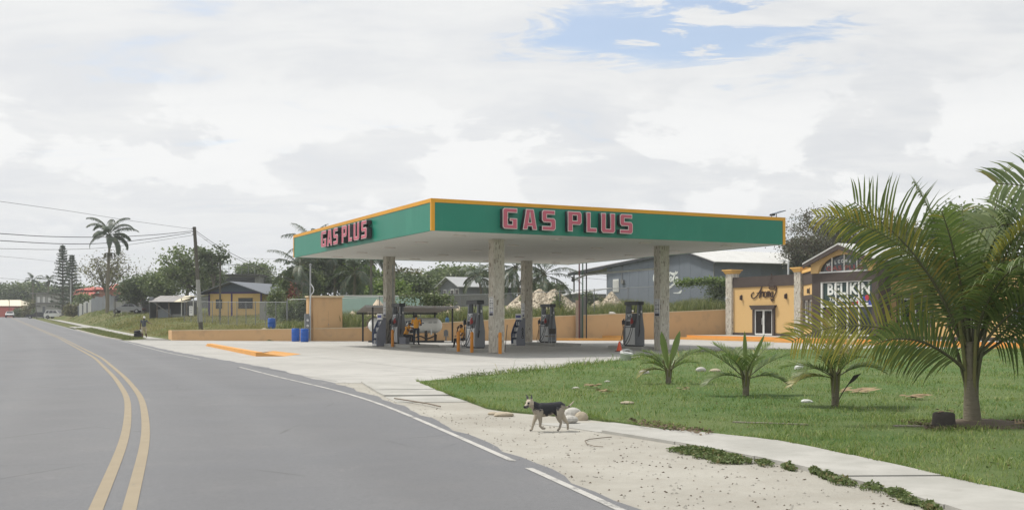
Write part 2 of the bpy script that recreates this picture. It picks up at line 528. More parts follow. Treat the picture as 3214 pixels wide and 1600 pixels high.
mk('banner_white', (.70, .72, .70), .5, .05, 2)
mk('banner_red', (.42, .030, .045), .5, .1, 2)
mk('banner_blue', (.035, .05, .28), .5, .1, 2)
mk('faded_red', (.32, .085, .075), .6, .1, 2)
mk('sign_dark', (.055, .030, .022), .5, .1, 2)
mk('roof_grey', (.40, .41, .415), .5, .08, .8, metal=.2, dirt=(.28, .28, .28), damt=.4)
mk('roof_bluegrey', (.15, .165, .19), .6, .1, .8)
mk('roof_metal', (.60, .60, .58), .42, .06, .8, metal=.25, dirt=(.40, .39, .37), dscale=1.0, damt=.45, stretch=(1, 1, 1))
mk('roof_rust', (.29, .28, .275), .6, .15, .9, metal=.2, dirt=(.25, .18, .13), dscale=1.2, damt=.5)
mk('steel_grey', (.23, .24, .25), .45, .08, 3, metal=.4, dirt=(.14, .13, .12), damt=.3)
mk('galvanised', (.38, .39, .40), .45, .1, 3, metal=.6)
mk('black_steel', (.020, .021, .024), .5, .15, 3)
mk('rubber', (.014, .014, .015), .6, .15, 5, spec=.4)
mk('pump_white', (.62, .63, .63), .35, .04, 2, dirt=(.45, .44, .42), damt=.3)
mk('pump_grey', (.155, .165, .18), .4, .06, 2, metal=.2, dirt=(.10, .10, .10), damt=.3)
mk('pump_black', (.022, .024, .028), .4, .1, 3)
mk('pump_silver', (.45, .46, .47), .35, .05, 3, metal=.5)
mk('nozzle_red', (.35, .03, .025), .45, .1, 4)
mk('nozzle_yellow', (.62, .52, .04), .45, .1, 4)
mk('screen_glass', (.05, .058, .062), .12, .1, 3, spec=.6)
mk('sticker_white', (.66, .66, .65), .55, .04, 4)
mk('sticker_ink', (.035, .035, .05), .6, .1, 4)
mk('sticker_blue', (.05, .06, .24), .6, .1, 4)
mk('plastic_blue', (.012, .095, .42), .42, .08, 1.5, dirt=(.03, .10, .30), dscale=3, damt=.4, spec=.45)
mk('plastic_white', (.66, .67, .66), .4, .06, 3, dirt=(.5, .48, .43), damt=.4)
mk('cone_orange', (.72, .10, .035), .5, .06, 3)
mk('tank_white', (.74, .74, .71), .38, .04, .8, dirt=(.55, .52, .46), dscale=.9, damt=.3)
mk('tank_blue', (.03, .045, .085), .5, .1, 2)
mk('cylinder_red', (.19, .018, .020), .45, .1, 2)
mk('rack_blue', (.06, .085, .17), .5, .15, 3)
mk('rack_grey', (.20, .21, .25), .5, .15, 3)
mk('bottle_mix', (.30, .30, .32), .4, .5, 9)
# backdrop buildings
mk('warehouse_blue', (.165, .19, .225), .65, .09, .25, metal=.1, dirt=(.12, .135, .155), dscale=.35, damt=.5, stretch=(1, 1, .25))
mk('warehouse_eave', (.035, .04, .048), .7, .1, 1)
mk('mint_wall', (.42, .60, .53), .8, .06, .5, dirt=(.33, .45, .40), damt=.4)
mk('block_grey', (.20, .20, .19), .9, .12, .8, dirt=(.12, .12, .11), dscale=.6, damt=.5)
mk('board_grey', (.155, .165, .18), .8, .12, 1, dirt=(.10, .10, .105), damt=.4)
mk('concrete_house', (.40, .40, .38), .85, .08, .4, dirt=(.24, .24, .23), dscale=.3, damt=.5)
mk('house_yellow', (.66, .46, .19), .85, .06, .6, dirt=(.45, .30, .12), damt=.35)
mk('house_purple', (.070, .045, .16), .7, .1, 1)
mk('gable_blue', (.095, .125, .175), .8, .1, 1)
mk('roof_red', (.47, .115, .095), .75, .10, .6, dirt=(.36, .11, .10), damt=.4)
mk('house_salmon', (.40, .175, .125), .85, .08, .6)
mk('cream_roof', (.68, .62, .48), .7, .06, .5)
mk('dark_roof', (.075, .073, .07), .9, .2, .8)
mk('shutter_white', (.66, .66, .64), .6, .04, 2)
mk('zinc_fence', (.20, .215, .235), .6, .12, .5, metal=.3, dirt=(.15, .13, .12), dscale=.8, damt=.4)
mk('old_wood', (.17, .14, .11), .9, .2, 3)
mk('window_dark', (.020, .022, .024), .2, .2, 2, spec=.5)
t = NT('pole_wood')
col = t.mix(t.noise(3, 6, .7, stretch=(4, 4, .25)), (.075, .072, .060), (.15, .14, .115))
t.bsdf(col, .9, 0, .2); M['pole_wood'] = t.mat
mk('pole_paint', (.33, .33, .31), .85, .2, 3, dirt=(.16, .15, .13), dscale=3, damt=.6)
mk('wire', (.03, .03, .033), .6, .1, 1)
t = NT('limestone_rubble')
rnd = t.n('ShaderNodeNewGeometry').outputs['Random Per Island']
col = t.mix(rnd, (.30, .25, .18), (.74, .66, .53))
col = t.mix(t.math('MULTIPLY', t.noise(2, 6, .7), .4), col, (.36, .30, .22))
t.bsdf(col, .95, 0, .1, t.bump(t.noise(8, 6, .7), .6, .05)); M['limestone_rubble'] = t.mat
mk('limestone_fines', (.58, .48, .36), .95, .12, .8, bump=.7, bscale=6, dirt=(.46, .37, .27), damt=.5)
mk('rock_white', (.46, .445, .41), .9, .2, 6, bump=.5, bscale=20, dirt=(.36, .34, .30), dscale=4, damt=.5)
mk('rock_tan', (.40, .345, .26), .9, .15, 6, bump=.5, bscale=20)
mk('bag_white', (.72, .73, .72), .4, .06, 8)
mk('dry_leaf', (.29, .215, .125), .85, .3, 6)
mk('stump_dark', (.060, .052, .046), .95, .25, 6, bump=.6, bscale=25)
mk('plank_grey', (.20, .18, .145), .9, .2, 3)
mk('mulch', (.11, .085, .06), .95, .3, 5, bump=.8, bscale=30)
# foliage
M['lawn_blade'] = leafmat('lawn_blade', (.095, .175, .038), (.31, .36, .11), .30, .5, .38, (.40, .34, .17), .09, .2)
M['weed_leaf'] = leafmat('weed_leaf', (.11, .15, .06), (.21, .25, .11), .3, .55, .8, (.22, .18, .09), .14, .2)
M['dry_grass'] = leafmat('dry_grass', (.19, .185, .07), (.40, .35, .155), .3, .6, .22, (.34, .29, .13), .2, .15)
M['tall_grass'] = leafmat('tall_grass', (.13, .165, .060), (.27, .275, .115), .3, .55, .25, (.30, .27, .12), .12, .2)
M['palm_leaf'] = leafmat('palm_leaf', (.10, .145, .05), (.20, .24, .092), .28, .45, 1.2, (.22, .19, .05), .05, .45)
M['palm_leaf_yellow'] = leafmat('palm_leaf_yellow', (.20, .20, .06), (.42, .35, .10), .35, .42, 1.5, (.34, .24, .07), .15, .4)
M['palm_leaf_young'] = leafmat('palm_leaf_young', (.11, .17, .05), (.22, .27, .085), .3, .4, 1.5, (.30, .26, .06), .05, .45)
M['palm_leaf_far'] = leafmat('palm_leaf_far', (.062, .092, .060), (.13, .155, .10), .2, .5, .3, (.16, .14, .09), .1, .35)
M['leaf_green'] = leafmat('leaf_green', (.12, .165, .068), (.24, .28, .125), .3, .5, .22)
M['leaf_dark'] = leafmat('leaf_dark', (.09, .125, .062), (.18, .215, .11), .25, .5, .22)
M['leaf_bright'] = leafmat('leaf_bright', (.105, .17, .05), (.25, .31, .10), .35, .5, .25)
M['leaf_olive'] = leafmat('leaf_olive', (.13, .13, .066), (.26, .24, .13), .3, .55, .25)
M['leaf_brown'] = leafmat('leaf_brown', (.095, .105, .06), (.20, .195, .13), .25, .6, .25, (.075, .045, .03), .3)
M['leaf_pine'] = leafmat('leaf_pine', (.055, .08, .058), (.105, .135, .09), .15, .6, .3)
M['leaf_red'] = leafmat('leaf_red', (.16, .05, .035), (.30, .10, .06), .25, .6, .5)
mk('bark', (.13, .115, .095), .95, .25, 3, bump=.6, bscale=14)
mk('bark_pale', (.24, .22, .19), .95, .2, 3, bump=.4, bscale=10)
t = NT('palm_trunk')
col = t.mix(t.noise(4, 6, .7, stretch=(1, 1, 4)), (.13, .115, .085), (.25, .225, .165))
t.bsdf(col, .95, 0, .15, t.bump(t.noise(9, 6, .7, stretch=(1, 1, 5)), .8, .03)); M['palm_trunk'] = t.mat
mk('petiole', (.15, .15, .055), .6, .25, 3, dirt=(.18, .12, .06), dscale=3, damt=.5)
mk('petiole_dark', (.085, .085, .045), .6, .25, 3)
# people and animal
mk('skin_brown', (.115, .058, .036), .55, .08, 9)
mk('shirt_orange', (.74, .33, .03), .8, .10, 7)
mk('shirt_grey', (.085, .092, .110), .85, .12, 7)
mk('jeans', (.030, .036, .050), .85, .15, 8)
mk('trousers_dark', (.016, .016, .019), .85, .15, 8)
mk('shorts_khaki', (.36, .31, .22), .85, .10, 8)
mk('hair_black', (.010, .009, .009), .7, .2, 20)
mk('cap_white', (.72, .72, .70), .7, .04, 8)
mk('shoe_white', (.60, .60, .58), .6, .08, 8)
mk('shoe_dark', (.02, .02, .02), .6, .1, 8)
mk('bag_black', (.016, .017, .021), .7, .2, 6)
mk('dog_tan', (.31, .275, .225), .9, .22, 14)
mk('dog_cream', (.43, .38, .30), .9, .12, 14)
mk('dog_black', (.020, .021, .026), .75, .3, 18)
mk('dog_grey', (.10, .10, .11), .85, .2, 16)
# vehicles
mk('car_white', (.70, .70, .69), .25, .02, 1, spec=.6)
mk('car_silver', (.30, .31, .32), .35, .06, 1, metal=.4, dirt=(.20, .17, .14), damt=.4)
mk('car_dark', (.040, .042, .048), .4, .1, 1)
mk('car_glass', (.020, .024, .028), .08, .1, 1, spec=.7)
mk('lamp_glass', (.62, .62, .60), .15, .03, 2, spec=.6)
mk('tail_red', (.35, .02, .02), .3, .05, 2)
# ---------------------------------------------------------------- terrain, road, forecourt
BX, BY = math.cos(R(26.565)), math.sin(R(26.565))     # direction along the station's long front
ROT_C = R(26.565)          # canopy frame: x along the front, y back along the road
ROT_S = R(-63.435)         # facade frame: x to the right along the shop front, y into the building
def smooth(x, a, b):
    t = np.clip((np.asarray(x, float)-a)/(b-a), 0, 1); return t*t*(3-2*t)
def rz(Y):
    Y = np.asarray(Y, float)
    up = np.where(Y < 84, 0, np.where(Y < 104, .0145*(Y-84)**2/40, .0145*(Y-94)))
    top = .0145*(262-94)
    k = np.clip((Y-225)/60, 0, 1)
    return np.where(Y < 225, up, .0145*(225-94) + .0145*60*(k - k*k/2))
LINE_Y = [-40, -10, 0, 5, 8.96, 12.1, 16, 20.3, 24.3, 30.4, 36.4, 53, 83.6, 700]
LINE_X = [7.4, 4.75, 3.2, 2.05, .94, .03, -1.15, -2.45, -3.98, -6.8, -9.3, -17.3, -30.8, -339]
CEN_Y = [-40, -10, 0, 5, 8.96, 14.5, 21.8, 29.4, 44.6, 93, 700]
CEN_X = [3.0, .6, -.9, -2.1, -3.37, -5.1, -7.7, -10.8, -17.3, -39.4, -343]
def sm_interp(ys, xs):
    yy = np.arange(-40, 700, 1.0); v = np.interp(yy, ys, xs)
    for _ in range(3):
        w = np.convolve(np.pad(v, 2, mode='edge'), [.1, .2, .4, .2, .1], 'valid'); w[:2] = v[:2]; w[-2:] = v[-2:]; v = w
    return lambda Y: np.interp(Y, yy, v)
line_x, cen_x = sm_interp(LINE_Y, LINE_X), sm_interp(CEN_Y, CEN_X)
WALL = [(-26.7, 83.6), (-16.6, 80.6), (-10.9, 80.4), (-4.0, 82.0), (4.0, 85.0), (13.0, 88.5), (18.2, 90.4)]
WALL_TOP = [.72, .86, .98, 1.40, 1.86, 2.20, 2.42]
def wall_y(X): return np.interp(X, [p[0] for p in WALL], [p[1] for p in WALL])
def e_road(X, Y): return (np.asarray(X)+30.8)*BX + (np.asarray(Y)-83.6)*BY
def lot_z(X, Y):
    X = np.asarray(X, float); Y = np.asarray(Y, float)
    e = e_road(X, Y)
    bank = np.interp(e, [-1e3, 3.6, 4.4, 6.5, 12, 20, 30, 46, 70, 1e3], [0, 0, .16, .55, .82, 1.08, 1.36, 2.15, 2.6, 2.6])
    ex = smooth(e, 3.6, 9)*np.clip(Y-84, 0, 130)*.0155
    return rz(Y)*np.where(X < 0, 1, .8) + bank + ex
def in_lot(X, Y):
    X = np.asarray(X, float); Y = np.asarray(Y, float)
    behind = np.where(X < -26.7, Y > 60, np.where(X < 18.6, Y > wall_y(X)+1.05, Y > 118))
    return behind & (e_road(X, Y) > 3.6)
def terrain(X, Y):
    X = np.asarray(X, float); Y = np.asarray(Y, float)
    onroad = e_road(X, Y) < 3.6
    return np.where(in_lot(X, Y), lot_z(X, Y), np.where(onroad | (X < -26.7), rz(Y), 0.0))
def tz(X, Y): return float(terrain(X, Y))

xs = np.concatenate([np.linspace(-420, -140, 12), np.arange(-130, 60, 1.25), np.linspace(64, 120, 15), np.linspace(140, 320, 8)])
ys = np.concatenate([np.linspace(-80, 60, 15), np.arange(62, 200, 1.0), np.arange(202, 320, 4), np.linspace(335, 620, 10)])
GX, GY = np.meshgrid(xs, ys)
GZ = terrain(GX, GY)
bump_ = .05*np.sin(GX*.9+1.3*np.sin(GY*.31))*np.sin(GY*.7) + .04*np.sin(GX*.37)*np.cos(GY*.43)
GZ = GZ - .035 + np.where(in_lot(GX, GY), bump_*smooth(e_road(GX, GY), 4, 8), 0)
ny, nx = GX.shape
idx = np.arange(nx*ny).reshape(ny, nx)
F_ = np.stack([idx[:-1, :-1], idx[:-1, 1:], idx[1:, 1:], idx[1:, :-1]], -1).reshape(-1, 4)
link('ground', npmesh('ground', np.stack([GX, GY, GZ], -1), F_, M['grass_soil'], True), kind='structure')

def strip(name, xl, xr, ys_, zoff, m, zf=rz, rag=0.0, kind='structure', cols=2):
    ys_ = np.asarray(ys_, float); L = xl(ys_); Rr = xr(ys_)
    if rag: Rr = Rr + rag*(np.sin(ys_*2.3)+.6*np.sin(ys_*5.1+1)+.4*np.sin(ys_*11.7))/2
    V = []
    for k in range(cols):
        X = L + (Rr-L)*k/(cols-1)
        V.append(np.stack([X, ys_, zf(ys_)+zoff + 0*X], -1))
    V = np.stack(V, 1).reshape(-1, 3)
    n = len(ys_); I = np.arange(n*cols).reshape(n, cols)
    F = np.stack([I[:-1, :-1], I[:-1, 1:], I[1:, 1:], I[1:, :-1]], -1).reshape(-1, 4)
    return link(name, npmesh(name, V, F, m, True), kind=kind)
def flat(name, pts, z, m, kind='structure', thick=0):
    mb = MB()
    if thick: mb.prism(pts, lambda p: (p[0], p[1], z), lambda p: (p[0], p[1], z-thick))
    else: mb.add([(p[0], p[1], z) for p in pts], [tuple(range(len(pts)))])
    return mb.build(name, m, kind=kind)
YR = np.concatenate([np.arange(-40, 60, .5), np.arange(60, 310, 2.0)])
def asphalt_edge(Y): return line_x(Y) + np.interp(Y, [-40, 9, 14, 20, 24, 27, 34, 40, 50, 84, 100], [.15, .16, .2, .3, .5, .75, .9, .8, .7, .35, .3])
rl = lambda Y: cen_x(Y)-np.interp(Y, [-40, 60, 110, 700], [9, 8, 5, 5])
wear_ = [0, 1, .15, 1, .1, 1, .15, 1, 0]
re_ = asphalt_edge(YR)+.10*(np.sin(YR*2.3)+.6*np.sin(YR*5.1+1)+.4*np.sin(YR*11.7))/2
cs_ = [rl(YR)] + [cen_x(YR)+d*sl_ for d, sl_ in ((-3.1, 1.1), (-2.2, 1.1), (-1.3, 1.1), (0, 1.1), (1.1, 1.0), (2.0, 1.0), (2.8, 1.0))] + [re_]
V_ = np.stack([np.stack([x_, YR, rz(YR)-.008], -1) for x_ in cs_], 1); n_ = len(YR); I9 = np.arange(n_*9).reshape(n_, 9)
rm_ = npmesh('road', V_, np.stack([I9[:-1, :-1], I9[:-1, 1:], I9[1:, 1:], I9[1:, :-1]], -1).reshape(-1, 4), M['asphalt'], True)
rm_.attributes.new('wear', 'FLOAT', 'POINT').data.foreach_set('value', np.tile(np.array(wear_, dtype=np.float32), n_))
link('road', rm_, kind='structure')
def mark(name, xc, w, ys_, m):
    return strip(name, lambda Y: xc(Y)-w/2, lambda Y: xc(Y)+w/2, ys_, -.003, m)
sl = lambda Y: 1/np.cos(np.arctan(np.gradient(cen_x(Y), Y)))
yl = mark('centre_line', lambda Y: cen_x(Y)-.135*sl(Y), .125, YR[YR < 300], M['yellow_road_paint'])
mark('centre_line', lambda Y: cen_x(Y)+.135*sl(Y), .125, YR[YR < 300], M['yellow_road_paint'])
for a, b in ((-40, 11.55), (12.15, 36.2), (43.5, 300)):
    y_ = np.concatenate([[a], YR[(YR > a) & (YR < b)], [b]])
    mark('edge_line', line_x, .09, y_, M['white_road_paint'])
# sandy verge between asphalt and footpath
dy = np.arange(-30, 28.4, .5)
strip('sandy_verge', lambda Y: line_x(Y)-.3, lambda Y: line_x(Y)+np.interp(Y, [-30, 9, 12, 15, 18, 22, 25, 28], [4.2, 3.8, 3.7, 3.5, 3.0, 2.5, 2.3, 2.6]), dy, -.016, M['sandy_dirt'], zf=lambda Y: 0*Y)
def inpoly(X, Y, P):
    X = np.asarray(X); Y = np.asarray(Y); c = np.zeros(X.shape, bool); n = len(P); j = n-1
    for i in range(n):
        xi, yi = P[i]; xj, yj = P[j]
        m_ = ((yi > Y) != (yj > Y)) & (X < (xj-xi)*(Y-yi)/(yj-yi+1e-12)+xi); c ^= m_; j = i
    return c
# forecourt
fc = [(float(asphalt_edge(y)), y) for y in (27.3, 29, 32, 36, 40, 45, 50, 56, 62, 68, 74, 80, 83.0)]
fc = [(x-.35, y) for x, y in fc]
fc += [(-27.4, 84.0), (-26.7, 83.9), (-16.6, 81), (-10.9, 80.8), (-4, 82.4), (4, 85.4), (13, 88.9), (18.6, 90.8), (24, 90), (60, 70), (60, 50)]
fc += [(26.4, 53.5), (14.3, 52.2), (8.3, 48.8), (5.4, 44.6), (.54, 33.0), (-1.6, 28.2), (-2.4, 27.0)]
flat('forecourt', fc, -.012, M['concrete_paving'])
ej = MB()
for ax_ in (0, 1):
    for i in range(-8, 14):
        for j in range(-60, 90):
            u0, v0 = (i*4.6, j*.8) if ax_ == 0 else (j*.8, i*4.6)
            X0, Y0 = -3.5+u0*BX-v0*BY, 46.3+u0*BY+v0*BX; dx_, dy_ = (-BY, BX) if ax_ == 0 else (BX, BY)
            if inpoly(np.array([X0, X0+dx_*.8]), np.array([Y0, Y0+dy_*.8]), fc).all():
                nx_, ny_ = dy_*.012, -dx_*.012; X1, Y1 = X0+dx_*.8, Y0+dy_*.8
                ej.add([(X0-nx_,Y0-ny_,-.008),(X1-nx_,Y1-ny_,-.008),(X1+nx_,Y1+ny_,-.008),(X0+nx_,Y0+ny_,-.008)], [(0,1,2,3)])
ej.build('paving_joint', M['block_grey'], kind='structure')
# footpath by the lawn: slabs
INNER = [(-2.45, 27.4), (-1.7, 24), (-.78, 20.66), (-.26, 18.9), (1.2, 17.3), (2.53, 15.2), (3.44, 14.0), (4.04, 12.05), (4.42, 10.55), (4.70, 9.5), (5.1, 7), (5.6, 3), (6.4, -4), (7.6, -14)]
OUTER = [(-3.85, 27.2), (-3.1, 24), (-2.3, 21.0), (-1.5, 18.6), (.55, 16.3), (2.0, 14.0), (2.75, 12.4), (3.2, 11.2), (3.5, 10.1), (3.72, 8.9), (4.0, 6.6), (4.5, 3), (5.3, -4), (6.5, -14)]
def resamp(P, n):
    P = np.array(smoothline(P, 6)); d = np.concatenate([[0], np.cumsum(np.linalg.norm(np.diff(P, axis=0), axis=1))])
    u = np.linspace(0, d[-1], n); return np.stack([np.interp(u, d, P[:, 0]), np.interp(u, d, P[:, 1])], -1)
ns = 26
I_, O_ = resamp(INNER, ns*4+1), resamp(OUTER, ns*4+1)
walk = bpy.data.objects.new('footpath', None); COL.objects.link(walk); walk['kind'] = 'structure'
for k in range(ns):
    a, b = k*4, k*4+4
    poly = [O_[i] for i in range(a, b+1)] + [I_[i] for i in range(b, a-1, -1)]
    c = np.mean(poly, axis=0); d = (O_[b]-O_[a]); d /= np.linalg.norm(d)
    q = []
    for p in poly:
        p = np.array(p); s_ = np.dot(p-c, d); L = abs(np.dot(O_[b]-c, d)); q.append(tuple(p - d*np.sign(s_)*.011*(abs(s_)/L)))
    z = .03 + .006*math.sin(k*2.1)
    if k in (4, 5, 6): z = -.03
    if k in (3, 7): z = -.006
    MB().prism(q, lambda p: (p[0], p[1], z), lambda p: (p[0], p[1], -.2)).build('paving_slab', M['concrete_walk'], walk)
# far footpath along the road on the left, with a driveway
yf = np.arange(85.5, 250, 2.0)
def off(d): return lambda Y: -30.8 - (np.asarray(Y)-83.6)*.5 + d/BX
strip('far_footpath', off(2.3), off(3.7), yf, .05, M['concrete_walk'])
flat('driveway_apron', [(-28.6, 82.9), (-26.9, 83.5), (-27.1, 84.4), (-28.1, 87.0), (-29.6, 86.6), (-30.2, 84.2)], .012, M['concrete_walk'])
strip('side_driveway', off(.5), off(6.0), np.arange(128, 139, 1.0), .07, M['concrete_walk'], zf=lambda Y: rz(Y))
strip('pale_kerb_edge', off(.15), off(.6), np.arange(86, 128, 2.0), .012, M['sandy_dirt'])
# lawn
LAWN = [tuple(p) for p in I_[::2]][::-1] + [(-2.1, 28.0), (-.7, 30.6), (.54, 33.2), (3.0, 39.2), (5.4, 44.9), (8.3, 49.2), (14.3, 52.6), (26.4, 54.0), (60, 55), (60, -14)]
from mathutils.geometry import tessellate_polygon
lp = np.array(LAWN)
def edge_dist(X, Y, P):
    d = np.full(np.shape(X), 1e9)
    for i in range(len(P)):
        a = np.array(P[i]); b = np.array(P[(i+1) % len(P)]); ab = b-a; L2 = ab@ab+1e-9
        t = np.clip(((X-a[0])*ab[0]+(Y-a[1])*ab[1])/L2, 0, 1)
        d = np.minimum(d, np.hypot(X-a[0]-t*ab[0], Y-a[1]-t*ab[1]))
    return d
def lawn_z(X, Y):
    X = np.asarray(X, float); Y = np.asarray(Y, float)
    d = np.minimum(edge_dist(X, Y, LAWN), 3.0)
    return .006 + .054*smooth(d, .12, .8) + smooth(d, .3, .9)* .03*np.sin(X*1.1+.6*np.sin(Y*.8))*np.cos(Y*.9) + .16*smooth(d, .4, 3)*smooth(Y, 30, 48)
gx, gy = np.meshgrid(np.concatenate([np.arange(-3, 14, .25), np.arange(14, 60.5, 1.0)]), np.concatenate([np.arange(-14, 6, 1.0), np.arange(6, 56, .25)]))
inn = inpoly(gx, gy, LAWN)
gz = np.where(inn, lawn_z(gx, gy), .012)
ny, nx = gx.shape; idx = np.arange(nx*ny).reshape(ny, nx)
F_ = np.stack([idx[:-1, :-1], idx[:-1, 1:], idx[1:, 1:], idx[1:, :-1]], -1).reshape(-1, 4)
keep = inn.ravel()[F_].all(1)
flat('lawn_margin', LAWN, .017, M['lawn_soil'], thick=.07)
link('lawn', npmesh('lawn', np.stack([gx, gy, gz], -1), F_[keep], M['lawn_soil'], True), kind='structure')
# ---------------------------------------------------------------- canopy
P0 = Vector((-3.5, 46.3, 0)); LU, LV, ZB, ZT = 19.7, 22.7, 5.49, 6.875
def cl(u, v, z=0.0):
    return Vector((P0.x + u*BX - v*BY, P0.y + u*BY + v*BX, z))
can = thing('fuel_canopy', 'large flat green filling station canopy with yellow trim on four stone clad columns', 'canopy', P0, ROT_C)
MB().box(.13, LU-.13, .13, LV-.13, ZB+.004, ZB+.14).build('soffit', M['soffit_white'], can)
MB().box(.14, LU-.14, .14, LV-.14, ZT-.30, ZT-.16).build('roof_deck', M['roof_metal'], can)
fz0, fz1 = ZB-.012, ZT-.17
for nm, b in (('fascia', (.13, LU-.13, 0, .125)), ('fascia', (0, .125, .13, LV-.13)), ('fascia', (.13, LU-.13, LV-.125, LV)), ('fascia', (LU-.125, LU, .13, LV-.13))):
    MB().box(b[0], b[1], b[2], b[3], fz0, fz1).build(nm, M['green_fascia'], can)
t_ = MB()
for b in ((-.02, LU+.02, -.02, .128), (-.02, LU+.02, LV-.128, LV+.02)):
    t_.box(b[0], b[1], b[2], b[3], fz1+.001, ZT)
for b in ((-.02, .128, .13, LV-.13), (LU-.128, LU+.02, .13, LV-.13)):
    t_.box(b[0], b[1], b[2], b[3], fz1+.001, ZT)
t_.build('top_trim', M['yellow_trim'], can)
for x in (0, LU):
    for y in (0, LV):
        c_ = MB()
        sx, sy = (1 if x == 0 else -1), (1 if y == 0 else -1)
        w1, w2 = (.15, .10) if y == 0 else (.10, .10)
        X = sorted((x - sx*.02, x + sx*w1)); Y = sorted((y - sy*.02, y + sy*w2))
        c_.box(X[0], X[1], Y[0], Y[1], fz0-.004, fz1)
        c_.build('corner_trim', M['yellow_trim'], can)
dl = MB().lathe([(.14, -.03), (.17, -.03), (.17, .01)], n=12).box(-.30, .30, -.10, .10, -.045, -.004).mesh('soffit_light', [M['letter_white']])
for i in range(4):
    for j in range(5):
        link('soffit_light', dl, can, (2.2 + i*5.1, 2.0 + j*4.65, ZB))
# columns with ledger stone
def cladding(w, h, tw=.048, seed=0, faces=4):
    rr = random.Random(seed); mb = MB()
    for f in range(faces):
        Mx = Matrix.Rotation(f*math.pi/2, 4, 'Z')
        n = int(round(w/tw)); d = w/n
        for c in range(n):
            z = -rr.uniform(0, .3)
            while z < h:
                hh = rr.choice((.10, .14, .19, .24))
                z0, z1 = max(z, 0), min(z+hh, h); z += hh
                if z1-z0 < .02: continue
                pr = rr.choice((.004, .008, .012, .018, .024))
                mb.box(-w/2+c*d+.0015, -w/2+(c+1)*d-.0015, -w/2-pr, -w/2+.01, z0+.002, z1-.002, 0, Mx)
    return mb
for k, (u, v) in enumerate(((4.92, 3.7), (14.75, 3.95), (5.15, 19.5), (14.9, 19.8))):
    co = MB().box(-.27, .27, -.27, .27, 0, ZB).build('column', M['stone_core'], can, (u, v, 0))
    o = cladding(.56, ZB, seed=k).build('stone_cladding', M['ledger_stone'], co); o['kind'] = 'stuff'
    if k == 2: MB().box(.10, .16, -.32, -.285, .3, 5.0).build('conduit', M['galvanised'], co)
# raised letters
GL = {
 'G': [[(.12,0),(1,0),(1,.52),(.48,.52),(.48,.38),(.66,.38),(.66,.22),(.36,.22),(.36,.78),(1,.78),(1,1),(.12,1),(0,.9),(0,.1)]],
 'A': [[(0,0),(.32,0),(.37,.17),(.63,.17),(.68,0),(1,0),(.76,1),(.24,1)], [(.42,.36),(.5,.74),(.58,.36)]],
 'S': [[(0,0),(.88,0),(1,.1),(1,.5),(.88,.61),(.36,.61),(.36,.78),(.95,.78),(.95,1),(.12,1),(0,.9),(0,.5),(.12,.39),(.64,.39),(.64,.22),(0,.22)]],
 'P': [[(0,0),(.36,0),(.36,.34),(.88,.34),(1,.46),(1,.88),(.88,1),(0,1)], [(.36,.55),(.36,.80),(.66,.80),(.66,.55)]],
 'L': [[(0,0),(1,0),(1,.23),(.40,.23),(.40,1),(0,1)]],
 'U': [[(.12,0),(.88,0),(1,.1),(1,1),(.66,1),(.66,.22),(.34,.22),(.34,1),(0,1),(0,.1)]],
}
def letter(ch, x0, x1, z0, h, T):
    polys = [[(x0+p[0]*(x1-x0), z0+p[1]*h) for p in pl] for pl in GL[ch]]
    D = .135
    me = curve_mesh(polys, D)
    me.materials.append(M['letter_return']); me.materials.append(M['letter_white'])
    for p in me.polygons: p.material_index = 1 if p.normal.z > .9 else 0
    xform(me, T @ STAND @ Matrix.Translation((0, 0, D+.02)))
    lo = link('letter', me, can)
    fm = curve_mesh(polys, .006, -.032)
    setmat(fm, M['letter_pink']); xform(fm, T @ STAND @ Matrix.Translation((0, 0, 2*D+.028)))
    link('letter_face', fm, lo)
def uf(px):
    r = (px-CX)/FPX; return (r*(P0.y) - P0.x)/(BX - r*BY)
def vf(px):
    r = (px-CX)/FPX; return (P0.x - r*P0.y)/(BY + r*BX)
LZ, LH = 5.66, .93
for ch, a, b in (('G',1569,1614.5),('A',1631.6,1676.7),('S',1691.7,1734.6),('P',1772.4,1816),('L',1831,1863.3),('U',1877,1920.4),('S',1935.4,1975.7)):
    letter(ch, uf(a), uf(b), LZ, LH, Matrix.Translation((0, 0, 0)))
TL = Matrix.Rotation(R(-90), 4, 'Z')     # faces -x, reading along -y
for ch, a, b in (('G',1023,1039.5),('A',1042.5,1058.5),('S',1062.5,1077),('P',1089,1105),('L',1110,1121.5),('U',1126.5,1144.5),('S',1151,1168.5)):
    letter(ch, -vf(a), -vf(b), LZ+.01, LH-.02, TL)
# solar lamp on the far right corner
sl_ = thing('solar_lamp', 'small dark solar panel lamp standing on the right corner of the canopy roof', 'lamp', cl(19.3, .2, ZT), ROT_C)
MB().tube([(0,0,0),(0,0,.22)], .02).tube([(-.3,0,0),(-.34,0,.10)], .015).build('bracket', M['black_steel'], sl_)
MB().box(-.35, .35, -.22, .22, -.02, .02, 0, Matrix.Translation((.1,0,.27)) @ Matrix.Rotation(R(-16),4,'Y')).build('solar_panel', M['screen_glass'], sl_)
MB().box(-.36, -.16, -.1, .1, .08, .16).build('lamp_head', M['black_steel'], sl_)

# pump islands (raised kerbs)
for lab, u0, u1, v0, v1 in (('low concrete pump island at the front left of the canopy', 4.35, 6.0, 5.2, 8.6), ('low concrete pump island beside the orange cone', 13.9, 15.4, 4.6, 8.0),
                            ('low concrete pump island under the table with orange shirted men', 4.5, 6.3, 14.2, 18.9), ('low concrete pump island carrying the empty chair', 13.6, 15.5, 13.6, 18.9)):
    p = cl(u0, v0)
    o = MB().bbox(0, u1-u0, 0, v1-v0, -.02, .15, .03).build('pump_island', M['concrete_walk'], None, p, ROT_C)
    tag(o, lab, 'kerb', 'pump islands under the canopy')

